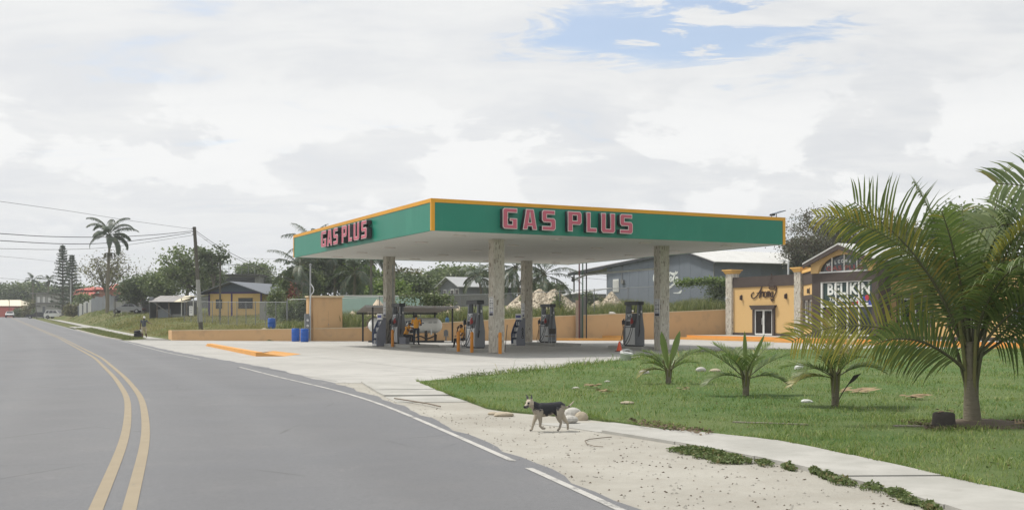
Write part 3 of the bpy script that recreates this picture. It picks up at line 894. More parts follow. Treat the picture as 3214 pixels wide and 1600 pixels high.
# ---------------------------------------------------------------- fuel pumps
def make_pump(label):
    r = thing('fuel_pump', label, 'fuel pump', (0,0,0), ROT_S, 'fuel pumps under the canopy')
    MB().box(-.60, .60, -.24, .24, 0, .09).build('plinth', M['pump_black'], r)
    MB().bbox(-.49, .49, -.25, .25, .09, 1.02, .015).build('cabinet', M['pump_white'], r)
    MB().box(-.46, .46, -.262, -.252, .13, .98).build('cabinet_door', M['pump_white'], r)
    for s in (-1, 1):
        x0, x1 = sorted((s*.495, s*.62))
        pr = [(-.27,.06),(.27,.06),(.27,.9),(.16,1.6),(.12,2.24),(-.12,2.24),(-.16,1.6),(-.27,.9)]
        MB().prism(pr, lambda p: (x0, p[0], p[1]), lambda p: (x1, p[0], p[1])).build('side_pylon', M['pump_grey'], r)
    MB().bbox(-.68, .68, -.20, .20, 2.245, 2.44, .02).build('top_beam', M['pump_black'], r)
    hd = [(-.25,1.024),(.25,1.024),(.17,1.80),(-.17,1.80)]
    MB().prism(hd, lambda p: (-.488, p[0], p[1]), lambda p: (.488, p[0], p[1])).build('pump_head', M['pump_black'], r)
    def slab(x0, x1, z0, z1, dpt):
        def yy(z): return -.25 + (z-1.024)*.08/.776
        mb = MB(); vs = []
        for z in (z0, z1):
            for x in (x0, x1):
                vs += [(x, yy(z)-dpt, z), (x, yy(z)-.002, z)]
        return mb.add(vs, [(0,2,6,4),(1,5,7,3),(0,4,5,1),(2,3,7,6),(4,6,7,5),(0,1,3,2)])
    fr = slab(-.44, .10, 1.06, 1.76, .02).build('display_panel', M['pump_silver'], r)
    slab(-.40, .06, 1.44, 1.72, .026).build('screen', M['screen_glass'], fr)
    slab(-.40, .06, 1.12, 1.38, .026).build('screen', M['pump_black'], fr)
    slab(-.26, -.12, 1.64, 1.70, .03).build('price_badge', M['sticker_white'], fr)
    nz = MB().tube([(.28,-.30,1.55),(.28,-.36,1.45),(.30,-.37,1.22)], .035, 8)
    nz.box(.24, .34, -.40, -.27, 1.26, 1.44)
    nz.build('nozzle', M['nozzle_red'], r)
    MB().tube([(-.52,-.30,1.5),(-.54,-.36,1.40),(-.54,-.37,1.15)], .035, 8).box(-.60,-.50,-.40,-.27,1.2,1.42).build('nozzle', M['pump_black'], r)
    hs = MB()
    for P in ([(.30,-.36,1.2),(.22,-.42,.75),(.0,-.52,.28),(-.25,-.58,.07),(-.52,-.52,.22),(-.60,-.38,.62),(-.58,-.30,1.1)],
              [(-.54,-.37,1.15),(-.42,-.42,.7),(-.30,-.5,.3),(-.05,-.55,.08),(.22,-.48,.30),(.40,-.40,.8),(.42,-.3,1.25)]):
        hs.tube(smoothline(P, 6), .017, 6)
    for s in (-1, 1):
        hs.tube(smoothline([(s*.20,-.05,2.26),(s*.17,-.07,2.05),(s*.10,-.08,1.82)], 5), .02, 6)
        hs.tube(smoothline([(s*.645,-.02,2.24),(s*.66,-.05,1.7),(s*.70,-.10,1.1),(s*.66,-.12,.55),(s*.64,-.05,.9)], 6), .017, 6)
    hs.build('hose', M['rubber'], r)
    MB().box(.622, .635, .02, .10, 1.82, 1.95).box(.622, .635, -.1, -.02, 1.7, 1.78).build('notice', M['sticker_white'], r)
    return r
pump = make_pump('grey and white fuel pump nearest the orange traffic cone')
pump.location = cl(14.35, 6.0, .15)
p2 = dup(pump, None, cl(5.15, 6.7, .15), label='grey and white fuel pump behind the front left column with a red nozzle')
p3 = dup(pump, None, cl(14.55, 16.2, .15), label='grey and white fuel pump beside the empty chair')
p4 = dup(pump, None, cl(5.25, 18.15, .15), label='grey and white fuel pump beside the seated man and standing man')
# bollards
bo = None
for k, (px, py, lab) in enumerate(((1438.5, 1102, 'orange steel bollard in front of the man seated with a phone'), (1481, 1105, 'orange steel bollard in front of the white pump cabinet by the near column'),
        (1569.5, 1109, 'orange steel bollard against the right foot of the near column'), (1201.5, 1084.5, 'orange steel bollard beside the left oil rack'), (1232, 1087.5, 'orange steel bollard in front of the leftmost pump'))):
    X, Y = g(px, py)
    if bo is None:
        bo = MB().lathe([(.085,0),(.085,.95),(.07,1.0),(.035,1.03)], n=14).build('bollard', M['bollard_orange'], None)
        o = bo
    else: o = dup(bo)
    o.location = (X, Y, -.02); tag(o, lab, 'bollard', 'orange bollards guarding the pumps')
X, Y = g(1577, 1104)
o = MB().tube([(0,0,0),(.12,-.1,1.35)], .02, 6).build('broom_handle', M['old_wood'], None, (X+.12, Y+.2, 0)); tag(o, 'thin dark stick leaning behind the orange bollard at the near column', 'stick')
# posters on the columns
def poster(u, v, lab):
    r = thing('poster', lab, 'poster', cl(u-.312, v, 1.78), ROT_S, 'safety posters on the columns')
    MB().box(-.23, .23, -.012, 0, 0, .92).build('sheet', M['sticker_white'], r)
    ink = MB(); 
    for i, z in enumerate((.62, .40)):
        for x in (-.18, .03): ink.box(x, x+.16, -.016, -.0125, z-.025, z+.02)
    ink.box(-.20, .20, -.016, -.0125, .02, .15); ink.box(-.19, .19, -.016, -.0125, .865, .885)
    ink.build('ink_bar', M['sticker_ink'], r)
    b2 = MB()
    for x in (-.18, .03): b2.box(x, x+.16, -.016, -.0125, .175, .215)
    b2.build('ink_bar', M['sticker_blue'], r)
    for x, z, s in ((-.10, .74, 'A'), (.11, .74, '5'), (-.10, .51, '4'), (.11, .51, '0'), (-.10, .29, '0'), (.11, .29, '9')):
        me = setmat(text_mesh(s, .20, .002), M['sticker_ink']); xform(me, Matrix.Translation((x, -.0145, z)) @ STAND)
        link('symbol', me, r)
poster(4.92, 3.62, 'white safety poster on the near left column')
poster(14.75, 3.9, 'white safety poster on the right column above the pump by the cone')
poster(14.9, 19.72, 'white safety poster on the back column beside the grey oil rack')
poster(5.15, 19.45, 'white safety poster on the far left column above the blue header card')
# motor oil display racks
def rack(px, py, lab, word):
    X, Y = g(px, py)
    r = thing('oil_rack', lab, 'display rack', (X, Y, 0), ROT_S, 'motor oil racks by the columns')
    side = [(-.30,0),(.30,0),(.30,1.72),(.12,1.72),(-.02,1.45),(-.14,1.2),(-.30,.75)]
    for s, mm in ((-1, 'rack_blue'), (1, 'rack_grey')):
        x0, x1 = sorted((s*.36, s*.40))
        MB().prism(side, lambda p: (x0, p[0], p[1]), lambda p: (x1, p[0], p[1])).build('side_panel', M[mm], r)
    MB().box(-.36, .36, .26, .30, .05, 1.72).build('back_panel', M['rack_blue'], r)
    hd = MB().box(-.42, .42, .02, .10, 1.60, 1.98).build('header_card', M['sticker_white'], r)
    MB().box(-.34, .34, .008, .018, 1.72, 1.88).build('header_print', M['sticker_blue'], hd)
    for i, z in enumerate((.10, .48, .86, 1.24)):
        y0 = (-.28, -.26, -.14, .0)[i]
        MB().box(-.355, .355, y0, .255, z, z+.03).build('shelf', M['steel_grey'], r)
        if i == 0: MB().box(-.36,.36,-.31,-.285,.02,.12).build('toe_board', M['sticker_white'], r)
    if word:
        for i, ch in enumerate(word):
            me = setmat(text_mesh(ch, .24, .003, .008), M['sticker_ink'])
            xform(me, Matrix.Translation((.404, .12, 1.02-i*.17)) @ Matrix.Rotation(R(90), 4, 'Z') @ STAND)
            link('letter', me, r)
    bm = MB().lathe([(.055,0),(.055,.19),(.022,.22),(.022,.25)], n=8).mesh('oil_bottle', [M['bottle_mix']])
    bw = MB().box(-.05,.05,-.035,.035,0,.2).lathe([(.022,.2),(.022,.25)], n=8).mesh('oil_can', [M['sticker_white']])
    br = MB().box(-.06,.06,-.04,.04,0,.22).lathe([(.022,.22),(.022,.26)], n=8).mesh('oil_jug', [M['rack_blue']])
    rr = random.Random(px)
    for i, z in enumerate((.13, .51, .89, 1.27)):
        y0 = (-.20, -.18, -.06, .08)[i]
        for q in range(5):
            link('oil_bottle', rr.choice((bm, bw, br, bw)), r, (-.28+q*.14, y0, z))
    return r
rack(1626, 1083, 'tall grey and blue motor oil rack by the back column, lettered down its side', 'ABRO')
rack(1190, 1085, 'tall motor oil rack left of the far left column under a blue header card', None)

# ---------------------------------------------------------------- kiosk, meters, conduit
X, Y = g(984, 1069.5)
ks = thing('utility_kiosk', 'tan rendered utility block with an overhanging cap and flush steel door', 'kiosk', (X, Y, 0), ROT_C)
MB().box(-.02, 2.25, 0, .85, 0, 3.28).build('wall', M['tan_render'], ks)
MB().box(-.10, 2.33, -.12, .95, 3.285, 3.43).build('roof_slab', M['tan_cap'], ks)
MB().box(-.34, -.025, .14, .80, 0, 3.26).build('side_wall', M['tan_render'], ks)
MB().box(-.42, -.11, .05, .9, 3.285, 3.41).build('roof_slab', M['tan_cap'], ks)
dd = MB().box(.33, 1.98, -.022, -.002, .12, 2.30).build('door', M['tan_render'], ks)
MB().box(1.13, 1.17, -.05, -.023, 1.2, 1.3).build('handle', M['steel_grey'], dd)
MB().box(1.147, 1.153, -.024, -.0221, .14, 2.28).build('door_gap', M['sign_dark'], dd)
mp_ = thing('meter_panel', 'grey electricity meter panel with three dials on the kiosk side', 'meter panel', (X-.34, Y-.22, 0), ROT_C)
MB().box(-.28, .10, -.10, .12, .2, 2.05).build('cabinet', M['steel_grey'], mp_)
for z in (.75, 1.15, 1.55):
    MB().lathe([(.10,0),(.10,.06),(.06,.09)], n=12, M=Matrix.Translation((-.09,-.10,z)) @ Matrix.Rotation(R(90),4,'X')).build('meter_dial', M['lamp_glass'], mp_)
cp = thing('conduit_mast', 'thin grey service mast rising beside the kiosk roof', 'mast', (X-.18, Y-.30, 0))
MB().tube([(0,0,0),(0,0,5.7)], .06, 10).build('pipe', M['galvanised'], cp)
MB().tube([(.1,0,5.7),(0,0,5.78),(-.08,0,5.66)], .05, 8).build('weatherhead', M['steel_grey'], cp)
MB().tube(smoothline([(.02,-.02,4.3),(.22,-.05,4.0),(.24,-.05,3.7),(.02,-.03,3.3),(-.02,-.03,1.9)], 6), .045, 6).build('cable', M['plastic_white'], cp)
# drums
dr = None
for px, py, z, lab in ((928, 1070.5, 0, 'blue plastic drum, left one of the pair standing by the meter panel'), (956, 1072, 0, 'blue plastic drum, right one of the pair standing by the meter panel'), (852.5, 1036, .76, 'blue plastic drum standing alone on top of the low tan wall')):
    X, Y = g(px, py, z)
    if dr is None:
        dr = thing('plastic_drum', lab, 'drum', (0,0,0), 0, 'blue drums by the low wall')
        MB().lathe([(.27,0),(.29,.03),(.30,.10),(.30,.30),(.312,.33),(.30,.36),(.30,.62),(.312,.65),(.30,.68),(.30,.90),(.285,.95),(.27,.96)], n=20).build('body', M['plastic_blue'], dr)
        MB().lathe([(.25,.955),(.25,.972),(.02,.975)], n=20).build('lid', M['plastic_blue'], dr)
        o = dr
    else: o = dup(dr, label=lab)
    o.location = (X, Y, z-.01)
X, Y = g(881, 1034, .76)
o = MB().box(-.25,.25,-.2,.2,0,.28).box(-.28,.28,-.03,.0,.05,.10).build('wooden_crate', M['old_wood'], None, (X, Y+.25, .78)); tag(o, 'small wooden crate beside the drum on the low wall', 'crate')
X, Y = g(900, 1034, .76)
st = thing('stool', 'small white topped stool on the low wall right of the drum', 'stool', (X, Y+.15, .78))
MB().box(-.28,.28,-.18,.18,.22,.29).build('seat', M['plastic_white'], st)
for sx in (-1,1):
    for sy in (-1,1): MB().box(sx*.22-.03,sx*.22+.03,sy*.13-.03,sy*.13+.03,0,.22).build('leg', M['old_wood'], st)

# ---------------------------------------------------------------- boundary wall
wl_ = MB()
n = len(WALL)
bw_ = thing('boundary_wall', 'long tan rendered retaining wall behind the forecourt, rising to the right', 'wall', (0,0,0))
def wall_poly(ofs):
    out = []
    for i in range(n):
        a = Vector(WALL[max(i-1,0)]); b = Vector(WALL[min(i+1,n-1)]); d = (b-a).normalized(); nn = Vector((-d.y, d.x))
        out.append(Vector(WALL[i]) + nn*ofs)
    return out
def wall_mesh(o0, o1, zlo, ztop, z_add=0.0):
    A_, B_ = wall_poly(o0), wall_poly(o1); mb = MB(); vs = []
    for i in range(n):
        zt = WALL_TOP[i]+z_add
        z0 = zlo if zlo is not None else WALL_TOP[i]
        vs += [(A_[i].x, A_[i].y, z0), (A_[i].x, A_[i].y, zt), (B_[i].x, B_[i].y, zt), (B_[i].x, B_[i].y, z0)]
    fs = []
    for i in range(n-1):
        a, b = i*4, i*4+4
        for k in range(4):
            k2 = (k+1) % 4; fs.append((a+k, b+k, b+k2, a+k2))
    fs += [(0,1,2,3), (len(vs)-1, len(vs)-2, len(vs)-3, len(vs)-4)]
    return mb.add(vs, fs)
wall_mesh(0, .22, -.1, None).build('wall_face', M['tan_render'], bw_)
wall_mesh(-.03, .25, None, None, .07).build('coping', M['tan_cap'], bw_)
a = Vector(WALL[0])
MB().add([(a.x,a.y,-.1),(a.x,a.y,.72),(a.x,a.y+.22,.72),(a.x,a.y+.22,-.1),(a.x-1.1,a.y+2.6,.02),(a.x-1.1,a.y+2.6,.75),(a.x-.8,a.y+2.7,.75),(a.x-.8,a.y+2.7,.02)],
         [(0,1,5,4),(1,2,6,5),(3,7,6,2),(4,5,6,7),(0,4,7,3)]).build('wing_wall', M['tan_render'], bw_)
# soil levelled behind the wall
A_ = wall_poly(.2); B_ = wall_poly(3.2); vs = []
for i in range(n):
    vs += [(A_[i].x, A_[i].y, WALL_TOP[i]+.0), (B_[i].x, B_[i].y, tz(B_[i].x, B_[i].y)+.0)]
MB().add(vs, [(2*i, 2*i+2, 2*i+3, 2*i+1) for i in range(n-1)]).build('soil_bank', M['grass_soil'], kind='structure')
# stones lying on the coping
for k, (px, py, r_, m_) in enumerate(((1926, 983, .20, 'rock_white'), (1992, 977, .15, 'rock_white'), (826, 1035, .2, 'rock_tan'))):
    Yk = 86.0 if px > 1500 else 81.6
    p = at(px, py, Yk)
    o = MB().rock((0,0,0), (r_*1.3, r_, r_*.75), k+40).build('stone', M[m_], None, (p.x, float(wall_y(p.x))+.4, p.z))
    tag(o, ('white stone lying on the tan wall left of the cone pump', 'smaller white stone on the tan wall behind the pump top', 'pale stone on the low wall left of the lone drum')[k], 'stone')

# orange kerbs
k0, k1 = Vector(g(645, 1084)), Vector(g(803, 1117)); k2 = Vector(g(893, 1117))
ki = thing('traffic_island', 'low concrete divider with an orange painted kerb at the station entrance', 'kerb', (0,0,0))
d = (k1-k0).normalized(); nn = Vector((-d.y, d.x))
if nn.x < 0: nn = -nn
kb = MB()
kb.add([(k0.x,k0.y,-.02),(k1.x,k1.y,-.02),(k1.x+nn.x*.30,k1.y+nn.y*.30,-.02),(k0.x+nn.x*.3,k0.y+nn.y*.3,-.02),
        (k0.x+d.x*1.0,k0.y+d.y*1.0,.15),(k1.x,k1.y,.17),(k1.x+nn.x*.28,k1.y+nn.y*.28,.17),(k0.x+d.x+nn.x*.28,k0.y+d.y+nn.y*.28,.15)],
       [(3,2,1,0),(4,5,6,7),(0,1,5,4),(1,2,6,5),(2,3,7,6),(3,0,4,7)])
kb.build('kerb', M['kerb_orange'], ki)
q = k2
MB().add([(k1.x+.02,k1.y-.02,.168),(q.x,q.y,-.008),(q.x+.1,q.y+3.2,-.008),(k1.x+nn.x*.3,k1.y+nn.y*.3+2.2,.165)], [(0,1,2,3)]).add(
    [(k1.x+.02,k1.y-.02,.166),(k1.x+.02,k1.y-.02,-.02),(q.x,q.y,-.02),(q.x,q.y,-.009)], [(0,1,2,3)]).build('painted_ramp', mat('kerb_orange_faded', (.60,.30,.085), .8, .1, 1, dirt=(.5,.42,.3), damt=.5), ki)
MB().add([(k0.x+d.x*1+nn.x*.29,k0.y+d.y*1+nn.y*.29,.14),(k1.x+nn.x*.29,k1.y+nn.y*.29,.16),(k1.x+nn.x*.3,k1.y+nn.y*.3+2.2,.16),(k0.x+nn.x*2.6+d.x*2.2,k0.y+nn.y*2.6+d.y*2.2,.0)], [(0,1,2,3)]).build('infill', M['concrete_paving'], ki)
def kerbline(P, w, h, lab, steps=1):
    r = thing('orange_kerb', lab, 'kerb', (0,0,0))
    for i in range(len(P)-1):
        a, b = Vector((*P[i], 0)), Vector((*P[i+1], 0))
        MB().beam(a+Vector((0,0,h/2-.03)), b+Vector((0,0,h/2-.03)), w, h+.06).build('kerb_length', M['kerb_orange'], r)
    return r
a = Vector(g(1735, 1067.5)); b = Vector(g(1952, 1068))
kerbline([(a.x, a.y), (b.x, b.y)], .5, .16, 'orange painted kerb along the foot of the tan wall between the pumps')
a = Vector(g(1880, 1065)); b = Vector(g(1955, 1065.5))
kerbline([(a.x, a.y+.3), (b.x, b.y+.3)], .4, .32, 'short upper orange kerb against the tan wall left of the right column')
a = Vector(g(1597, 1066)); b = Vector(g(1618, 1066.2))
kerbline([(a.x, a.y-.4), (b.x, b.y-.4)], .4, .24, 'short orange kerb at the wall seen left of the oil rack')

# vent stand pipes against the wall
for k, (px, m_, lab) in enumerate(((1818, 'pipe_red', 'dark red vent pipe, left one of three standing at the tan wall'), (1829, 'leaf', 'green vent pipe, middle one of three standing at the tan wall'), (1840.5, 'black_steel', 'black vent pipe, right one of three standing at the tan wall'))):
    Y = 84.6 + k*.35; X = (px-CX)/FPX*Y
    mm = M[m_] if m_ in M else mat('pipe_red', (.10, .02, .02), .5) if m_ == 'pipe_red' else mat('pipe_green', (.035, .085, .050), .5)
    r = thing('vent_pipe', lab, 'pipe', (X, Y, 0), 0, 'vent pipes at the wall')
    MB().tube([(0,0,0),(0,0,6.6)], .05, 10).build('pipe', mm, r)
    MB().lathe([(.05,6.6),(.09,6.62),(.09,6.72),(.02,6.78)], n=10).build('vent_cap', M['steel_grey'], r)
for k, (px, top) in enumerate(((1812.5, 942), (1823.5, 936), (1835.5, 930))):
    Y = 85.0 + k*.35; X = (px-CX)/FPX*Y; zt = EYE-(top-HY)/FPX*Y
    o = MB().bbox(-.13,.13,-.06,.14,-.02,zt,.02).build('pipe_post', M['block_grey'] if k else mat('post_render', (.36,.28,.22), .9, .08, 2), None, (X, Y+.12, 0))
    tag(o, ('shortest grey post behind the red vent pipe', 'grey post behind the green vent pipe', 'tallest grey post behind the black vent pipe')[k], 'post', 'grey posts behind the vent pipes')

# ---------------------------------------------------------------- gas tank and its shelter
Yt = 77.0; c = at(1272, 1021, Yt)
tk = thing('gas_tank', 'long white horizontal gas tank with blue lettering under the metal shelter', 'tank', (c.x, c.y, 0), R(2))
TR, TLn = .545, 2.25
pr = [(.04,-TLn-.42),(.22,-TLn-.38),(.38,-TLn-.27),(.49,-TLn-.12),(TR,-TLn),(TR,TLn),(.49,TLn+.12),(.38,TLn+.27),(.22,TLn+.38),(.04,TLn+.42)]
MB().lathe(pr, n=28, M=Matrix.Translation((0,0,c.z)) @ Matrix.Rotation(R(90),4,'Y')).build('vessel', M['tank_white'], tk)
for s in (-1, 1):
    MB().box(s*1.5-.09, s*1.5+.09, -.4, .4, .1, c.z-.35).build('saddle', M['stump_dark'], tk)
    MB().box(s*1.65-.06+(.25 if s>0 else 0), s*1.65+.06+(.25 if s>0 else 0), -.50, -.42, .52, c.z-.14).build('support_leg', M['plastic_white'], tk)
MB().tube(smoothline([(.3,-.3,.45),(.7,-.5,.32),(1.1,-.5,.42),(1.6,-.5,.25),(2.1,-.4,.42)], 5), .05, 8).tube([(.4,-.4,.1),(.4,-.4,.5)], .05).tube([(2.2,-.4,.1),(2.25,-.4,.55)], .06).build('pipework', M['stump_dark'], tk)
MB().box(-2.6, 2.8, -.7, .7, -.02, .10).build('base_slab', M['black_steel'], tk)
MB().tube([(-2.1,0,c.z+.5),(-2.3,0,c.z+.62),(-2.65,0,c.z+.35)], .06).tube([(-2.65,.2,c.z-.2),(-2.75,.1,c.z+.30)], .07).build('valve_cover', M['rust'] if 'rust' in M else M['old_wood'], tk)
def wrap_text(s, size, x0, z0, rot, m, off_=.012):
    me = setmat(text_mesh(s, size, .001, off_, .1), M[m])
    A = Matrix.Rotation(R(rot), 3, 'Z')
    me.transform(Matrix.Translation((x0, z0, 0)) @ A.to_4x4()); bm_ = bmesh.new(); bm_.from_mesh(me)
    for q in range(-9, 10):
        bmesh.ops.bisect_plane(bm_, geom=bm_.verts[:]+bm_.edges[:]+bm_.faces[:], plane_co=(0, q*.06, 0), plane_no=(0, 1, 0))
    bm_.to_mesh(me); bm_.free()
    for v in me.vertices:
        x, s_ = v.co.x, v.co.y
        th = s_/TR; r_ = TR+.008+ (v.co.z)
        v.co = (x, -r_*math.cos(th), c.z + r_*math.sin(th))
    me.update(); return me
link('lettering', wrap_text('ZENEL', .50, .62, .20, 8, 'tank_blue'), tk)
for x in (1.82, 2.18):
    for dz in (.19, .27):
        MB().box(x-.12, x+.12, -TR*.94-.02, -TR*.94+.03, c.z+dz-.012, c.z+dz+.012).build('stencil', M['steel_grey'], tk)
# shelter
sh = thing('tank_shelter', 'low corrugated metal shelter on thin black posts over the gas tank', 'shelter', (0,0,0))
fl, fr = at(1148, 957, 75.3), at(1440, 961, 75.0)
bl, br_ = at(1119, 980, 79.6), at(1373, 980.5, 79.3)
def corrug(p00, p10, p01, p11, nr, amp, mb=None, th=.02):
    """corrugated sheet between four corners, ribs running p00->p01"""
    mb = mb or MB(); vs = []
    k = nr*4
    for i in range(k+1):
        t = i/k; dz = amp*(1,0,-1,0)[i % 4]
        for a, b in ((p00, p10), (p01, p11)):
            p = a.lerp(b, t); vs.append((p.x, p.y, p.z+dz))
    fs = [(2*i, 2*i+2, 2*i+3, 2*i+1) for i in range(k)]
    return mb.add(vs, fs, 0, True)
npan = 6
for i in range(npan):
    t0, t1 = i/npan, (i+1)/npan+.004
    corrug(fl.lerp(fr,t0), fl.lerp(fr,t1), bl.lerp(br_,t0)+Vector((0,0,.0)), bl.lerp(br_,t1), 7, .028).build('roof_sheet', M['roof_rust'], sh)
MB().beam(fl-Vector((0,0,.08)), fr-Vector((0,0,.08)), .06, .12).build('front_beam', M['roof_rust'], sh)
MB().beam(bl-Vector((0,0,.08)), br_-Vector((0,0,.08)), .06, .12).build('back_beam', M['black_steel'], sh)
for px, fy, Yp in ((1139, 980, 79.2), (1170, 962, 75.6), (1299, 979, 79.2), (1365, 980, 79.2), (1420, 963, 75.4)):
    p = at(px, fy, Yp)
    MB().box(p.x-.06, p.x+.06, Yp-.06, Yp+.06, -.02, p.z+.0).build('post', M['black_steel'], sh)
X, Y = g(1160, 1068.5)
cy = thing('red_cylinder', 'big dark red gas cylinder standing at the left end of the tank', 'gas cylinder', (X, Y-.4, 0))
MB().lathe([(.26,0),(.29,.06),(.29,.95),(.22,1.08),(.08,1.12)], n=18).build('body', M['cylinder_red'], cy)
MB().lathe([(.05,1.12),(.05,1.22),(.09,1.23),(.09,1.28)], n=10).build('valve', M['old_wood'], cy)
p = at(1404, 1010, 81.4)
bb = thing('water_bottle', 'blue bottle with a dark pump top standing on the tan wall', 'bottle', (p.x, 81.2, p.z-.02))
MB().lathe([(.13,0),(.15,.04),(.15,.26),(.08,.36)], n=14).build('body', mat('bottle_blue', (.05,.14,.24), .3, .1, 4), bb)
MB().lathe([(.09,.36),(.09,.42),(.03,.46)], n=10).box(-.09,.03,-.03,.03,.46,.52).build('pump_top', M['black_steel'], bb)
p = at(1392, 1060, 77.5)
o = MB().box(-.16,.16,-.1,.1,.35,.72).tube([(0,0,0),(0,0,.36)], .05).tube([(-.22,0,.3),(.22,0,.3)], .02).box(-.1,.1,-.07,.07,.72,.8).build('gas_pump_unit', M['steel_grey'], None, (at(1400,1060,77.2).x, 77.2, .08)); tag(o, 'small grey gas pump unit right of the white tank', 'pump')

# ---------------------------------------------------------------- small forecourt things
X, Y = g(1944, 1101.5)
cn = thing('traffic_cone', 'orange traffic cone in front of the right hand pump', 'cone', (X, Y, -.01))
MB().lathe([(.155,.035),(.15,.05),(.035,.50),(.03,.52)], n=16).build('cone_body', M['cone_orange'], cn)
MB().bbox(-.22,.22,-.22,.22,0,.035,.02).build('base', mat('cone_base', (.13,.05,.035), .8), cn)
X, Y = g(1961, 1138)
bn = thing('plastic_bin', 'tilted translucent white bin with a wire handle at the lawn edge', 'bin', (X, Y, .02), R(20))
bn.rotation_euler = (R(6), R(9), R(20))
MB().lathe([(.17,.0),(.19,.02),(.225,.34),(.24,.34),(.24,.38),(.225,.38),(.215,.36),(.18,.03)], n=18).build('tub', M['plastic_white'], bn)
MB().lathe([(.215,.30),(.245,.31),(.245,.335),(.215,.34)], n=18).build('rim', M['plastic_white'], bn)
wr = MB()
for q in range(3): wr.tube(smoothline([(-.22,-.12+.1*q,.38),(-.1,-.14+.1*q,.47),(.12,-.14+.1*q,.49),(.23,-.1+.1*q,.38)], 5), .009, 5)
wr.build('wire_handle', M['pump_silver'], bn)
def chair(label, loc, rot, m='shoe_dark'):
    r = thing('chair', label, 'chair', loc, rot, 'chairs among the pumps')
    MB().bbox(-.24,.24,-.24,.24,.43,.49,.02).build('seat', M['old_wood'], r)
    MB().box(-.24,.24,.20,.25,.60,.92).build('backrest', M['stump_dark'], r)
    for s in (-1, 1):
        MB().tube(smoothline([(s*.26,-.26,0),(s*.26,-.25,.55),(s*.26,-.20,.66),(s*.26,.22,.66)], 4), .014, 6).tube([(s*.25,.28,0),(s*.25,.22,.45),(s*.25,.23,.92)], .014, 6).build('frame_side', M['pump_silver'], r)
    MB().tube([(-.25,.25,.2),(.25,.25,.2)], .01, 6).build('stretcher', M['pump_silver'], r)
    return r
X, Y = g(1727, 1078.5, .15)
chair('empty dark metal chair with pale arms beside the back pump', (X, Y, .15), R(-150))
# ---------------------------------------------------------------- the shop
def loc_x(root, px, y=0.0):
    """distance along the facade frame at the image column px"""
    rx, ry = root[0]+y*BX, root[1]+y*BY; r = (px-CX)/FPX
    return (r*ry-rx)/(BY+r*BX)
def loc_z(root, px, py, y=0.0):
    x = loc_x(root, px, y); Y = root[1]+y*BY-x*BX
    return EYE-(py-HY)/FPX*Y
S0 = (18.3, 89.2)
shop = thing('shop_building', 'yellow and brown station shop with stone pillars and an arched glass entrance', 'shop', (*S0, 0), ROT_S)
G0w = Matrix.Translation((*S0, 0)) @ Matrix.Rotation(ROT_S, 4, 'Z')
def to_shop(X, Y):
    p = G0w.inverted() @ Vector((X, Y, 0)); return p.x, p.y
FZ = .34
xe = loc_x(S0, 2500)
MB().box(-.2, xe, .02, .30, FZ, 4.26).build('wall', M['shop_yellow'], shop)
MB().box(-.2, xe, -.06, .30, 4.262, 5.10).build('parapet_band', M['shop_brown'], shop)
MB().box(-.6, xe, -.05, .018, FZ-.02, .54).build('skirting', M['shop_brown'], shop)
MB().box(-.2, 12, .31, 9, 4.4, 4.6).build('roof_slab', M['dark_roof'], shop)
def pillar(x, y, w=.78, top=5.42, seed=0):
    c = MB().box(-w/2+.03, w/2-.03, -w/2+.03, w/2-.03, FZ, top).build('pillar', M['stone_core'], shop, (x, y, 0))
    o = cladding(w-.03, top-FZ, .075, seed).build('stone_cladding', M['ledger_stone'], c, (0, 0, FZ)); o['kind'] = 'stuff'
    cp_ = MB(); h = w/2
    prof = [(h+.02, 0), (h+.05, .06), (h+.16, .26), (h+.22, .28), (h+.22, .36)]
    vs = []
    for r_, z in prof:
        vs += [(-r_,-r_,z),(r_,-r_,z),(r_,r_,z),(-r_,r_,z)]
    fs = [(3,2,1,0), tuple(range(len(vs)-4, len(vs)))]
    for i in range(len(prof)-1):
        for k in range(4): fs.append((i*4+k, i*4+(k+1)%4, i*4+4+(k+1)%4, i*4+4+k))
    cp_.add(vs, fs).build('capital', M['cornice_yellow'], c, (0, 0, top))
    return c
pillar(loc_x(S0, 2293)-.05, .22, .80, 5.42, 11)
pillar(loc_x(S0, 2508), .18, .74, 5.25, 12)
def cornice(mb, x0, x1, z, h, y0=-.05, prj=.22):
    pr = [(x0, z), (x1, z), (x1+.06, z+h*.35), (x1+prj, z+h*.85), (x1+prj, z+h), (x0-prj, z+h), (x0-prj, z+h*.85), (x0-.06, z+h*.35)]
    return mb.prism(pr, lambda p: (p[0], y0-.20, p[1]), lambda p: (p[0], y0+.06, p[1]))
# cafe door
dx0, dx1 = loc_x(S0, 2364), loc_x(S0, 2433)
ds = MB().box(dx0, dx0+.26, -.10, .018, FZ, 2.42).box(dx1-.26, dx1, -.10, .018, FZ, 2.42)
cornice(ds, dx0+.02, dx1-.02, 2.42, .34)
ds.build('door_surround', M['shop_brown'], shop)
xa, xb = dx0+.262, dx1-.262; xm = (xa+xb)/2
for a, b, hx in ((xa, xm, xm-.11), (xm, xb, xm+.11)):
    f_ = MB().box(a+.004, a+.10, -.06, .018, FZ+.03, 2.415).box(b-.10, b-.004, -.06, .018, FZ+.03, 2.415).box(a+.101, b-.101, -.06, .018, 2.31, 2.415).box(a+.101, b-.101, -.06, .018, FZ+.03, FZ+.16)
    dr_ = f_.build('door_leaf', M['white_frame'], shop)
    MB().box(a+.102, b-.102, -.02, .0, FZ+.162, 2.308).build('glass', M['door_glass'], dr_)
    MB().tube([(hx,-.11,1.2),(hx,-.11,1.75)], .018, 8).build('handle', M['white_frame'], dr_)
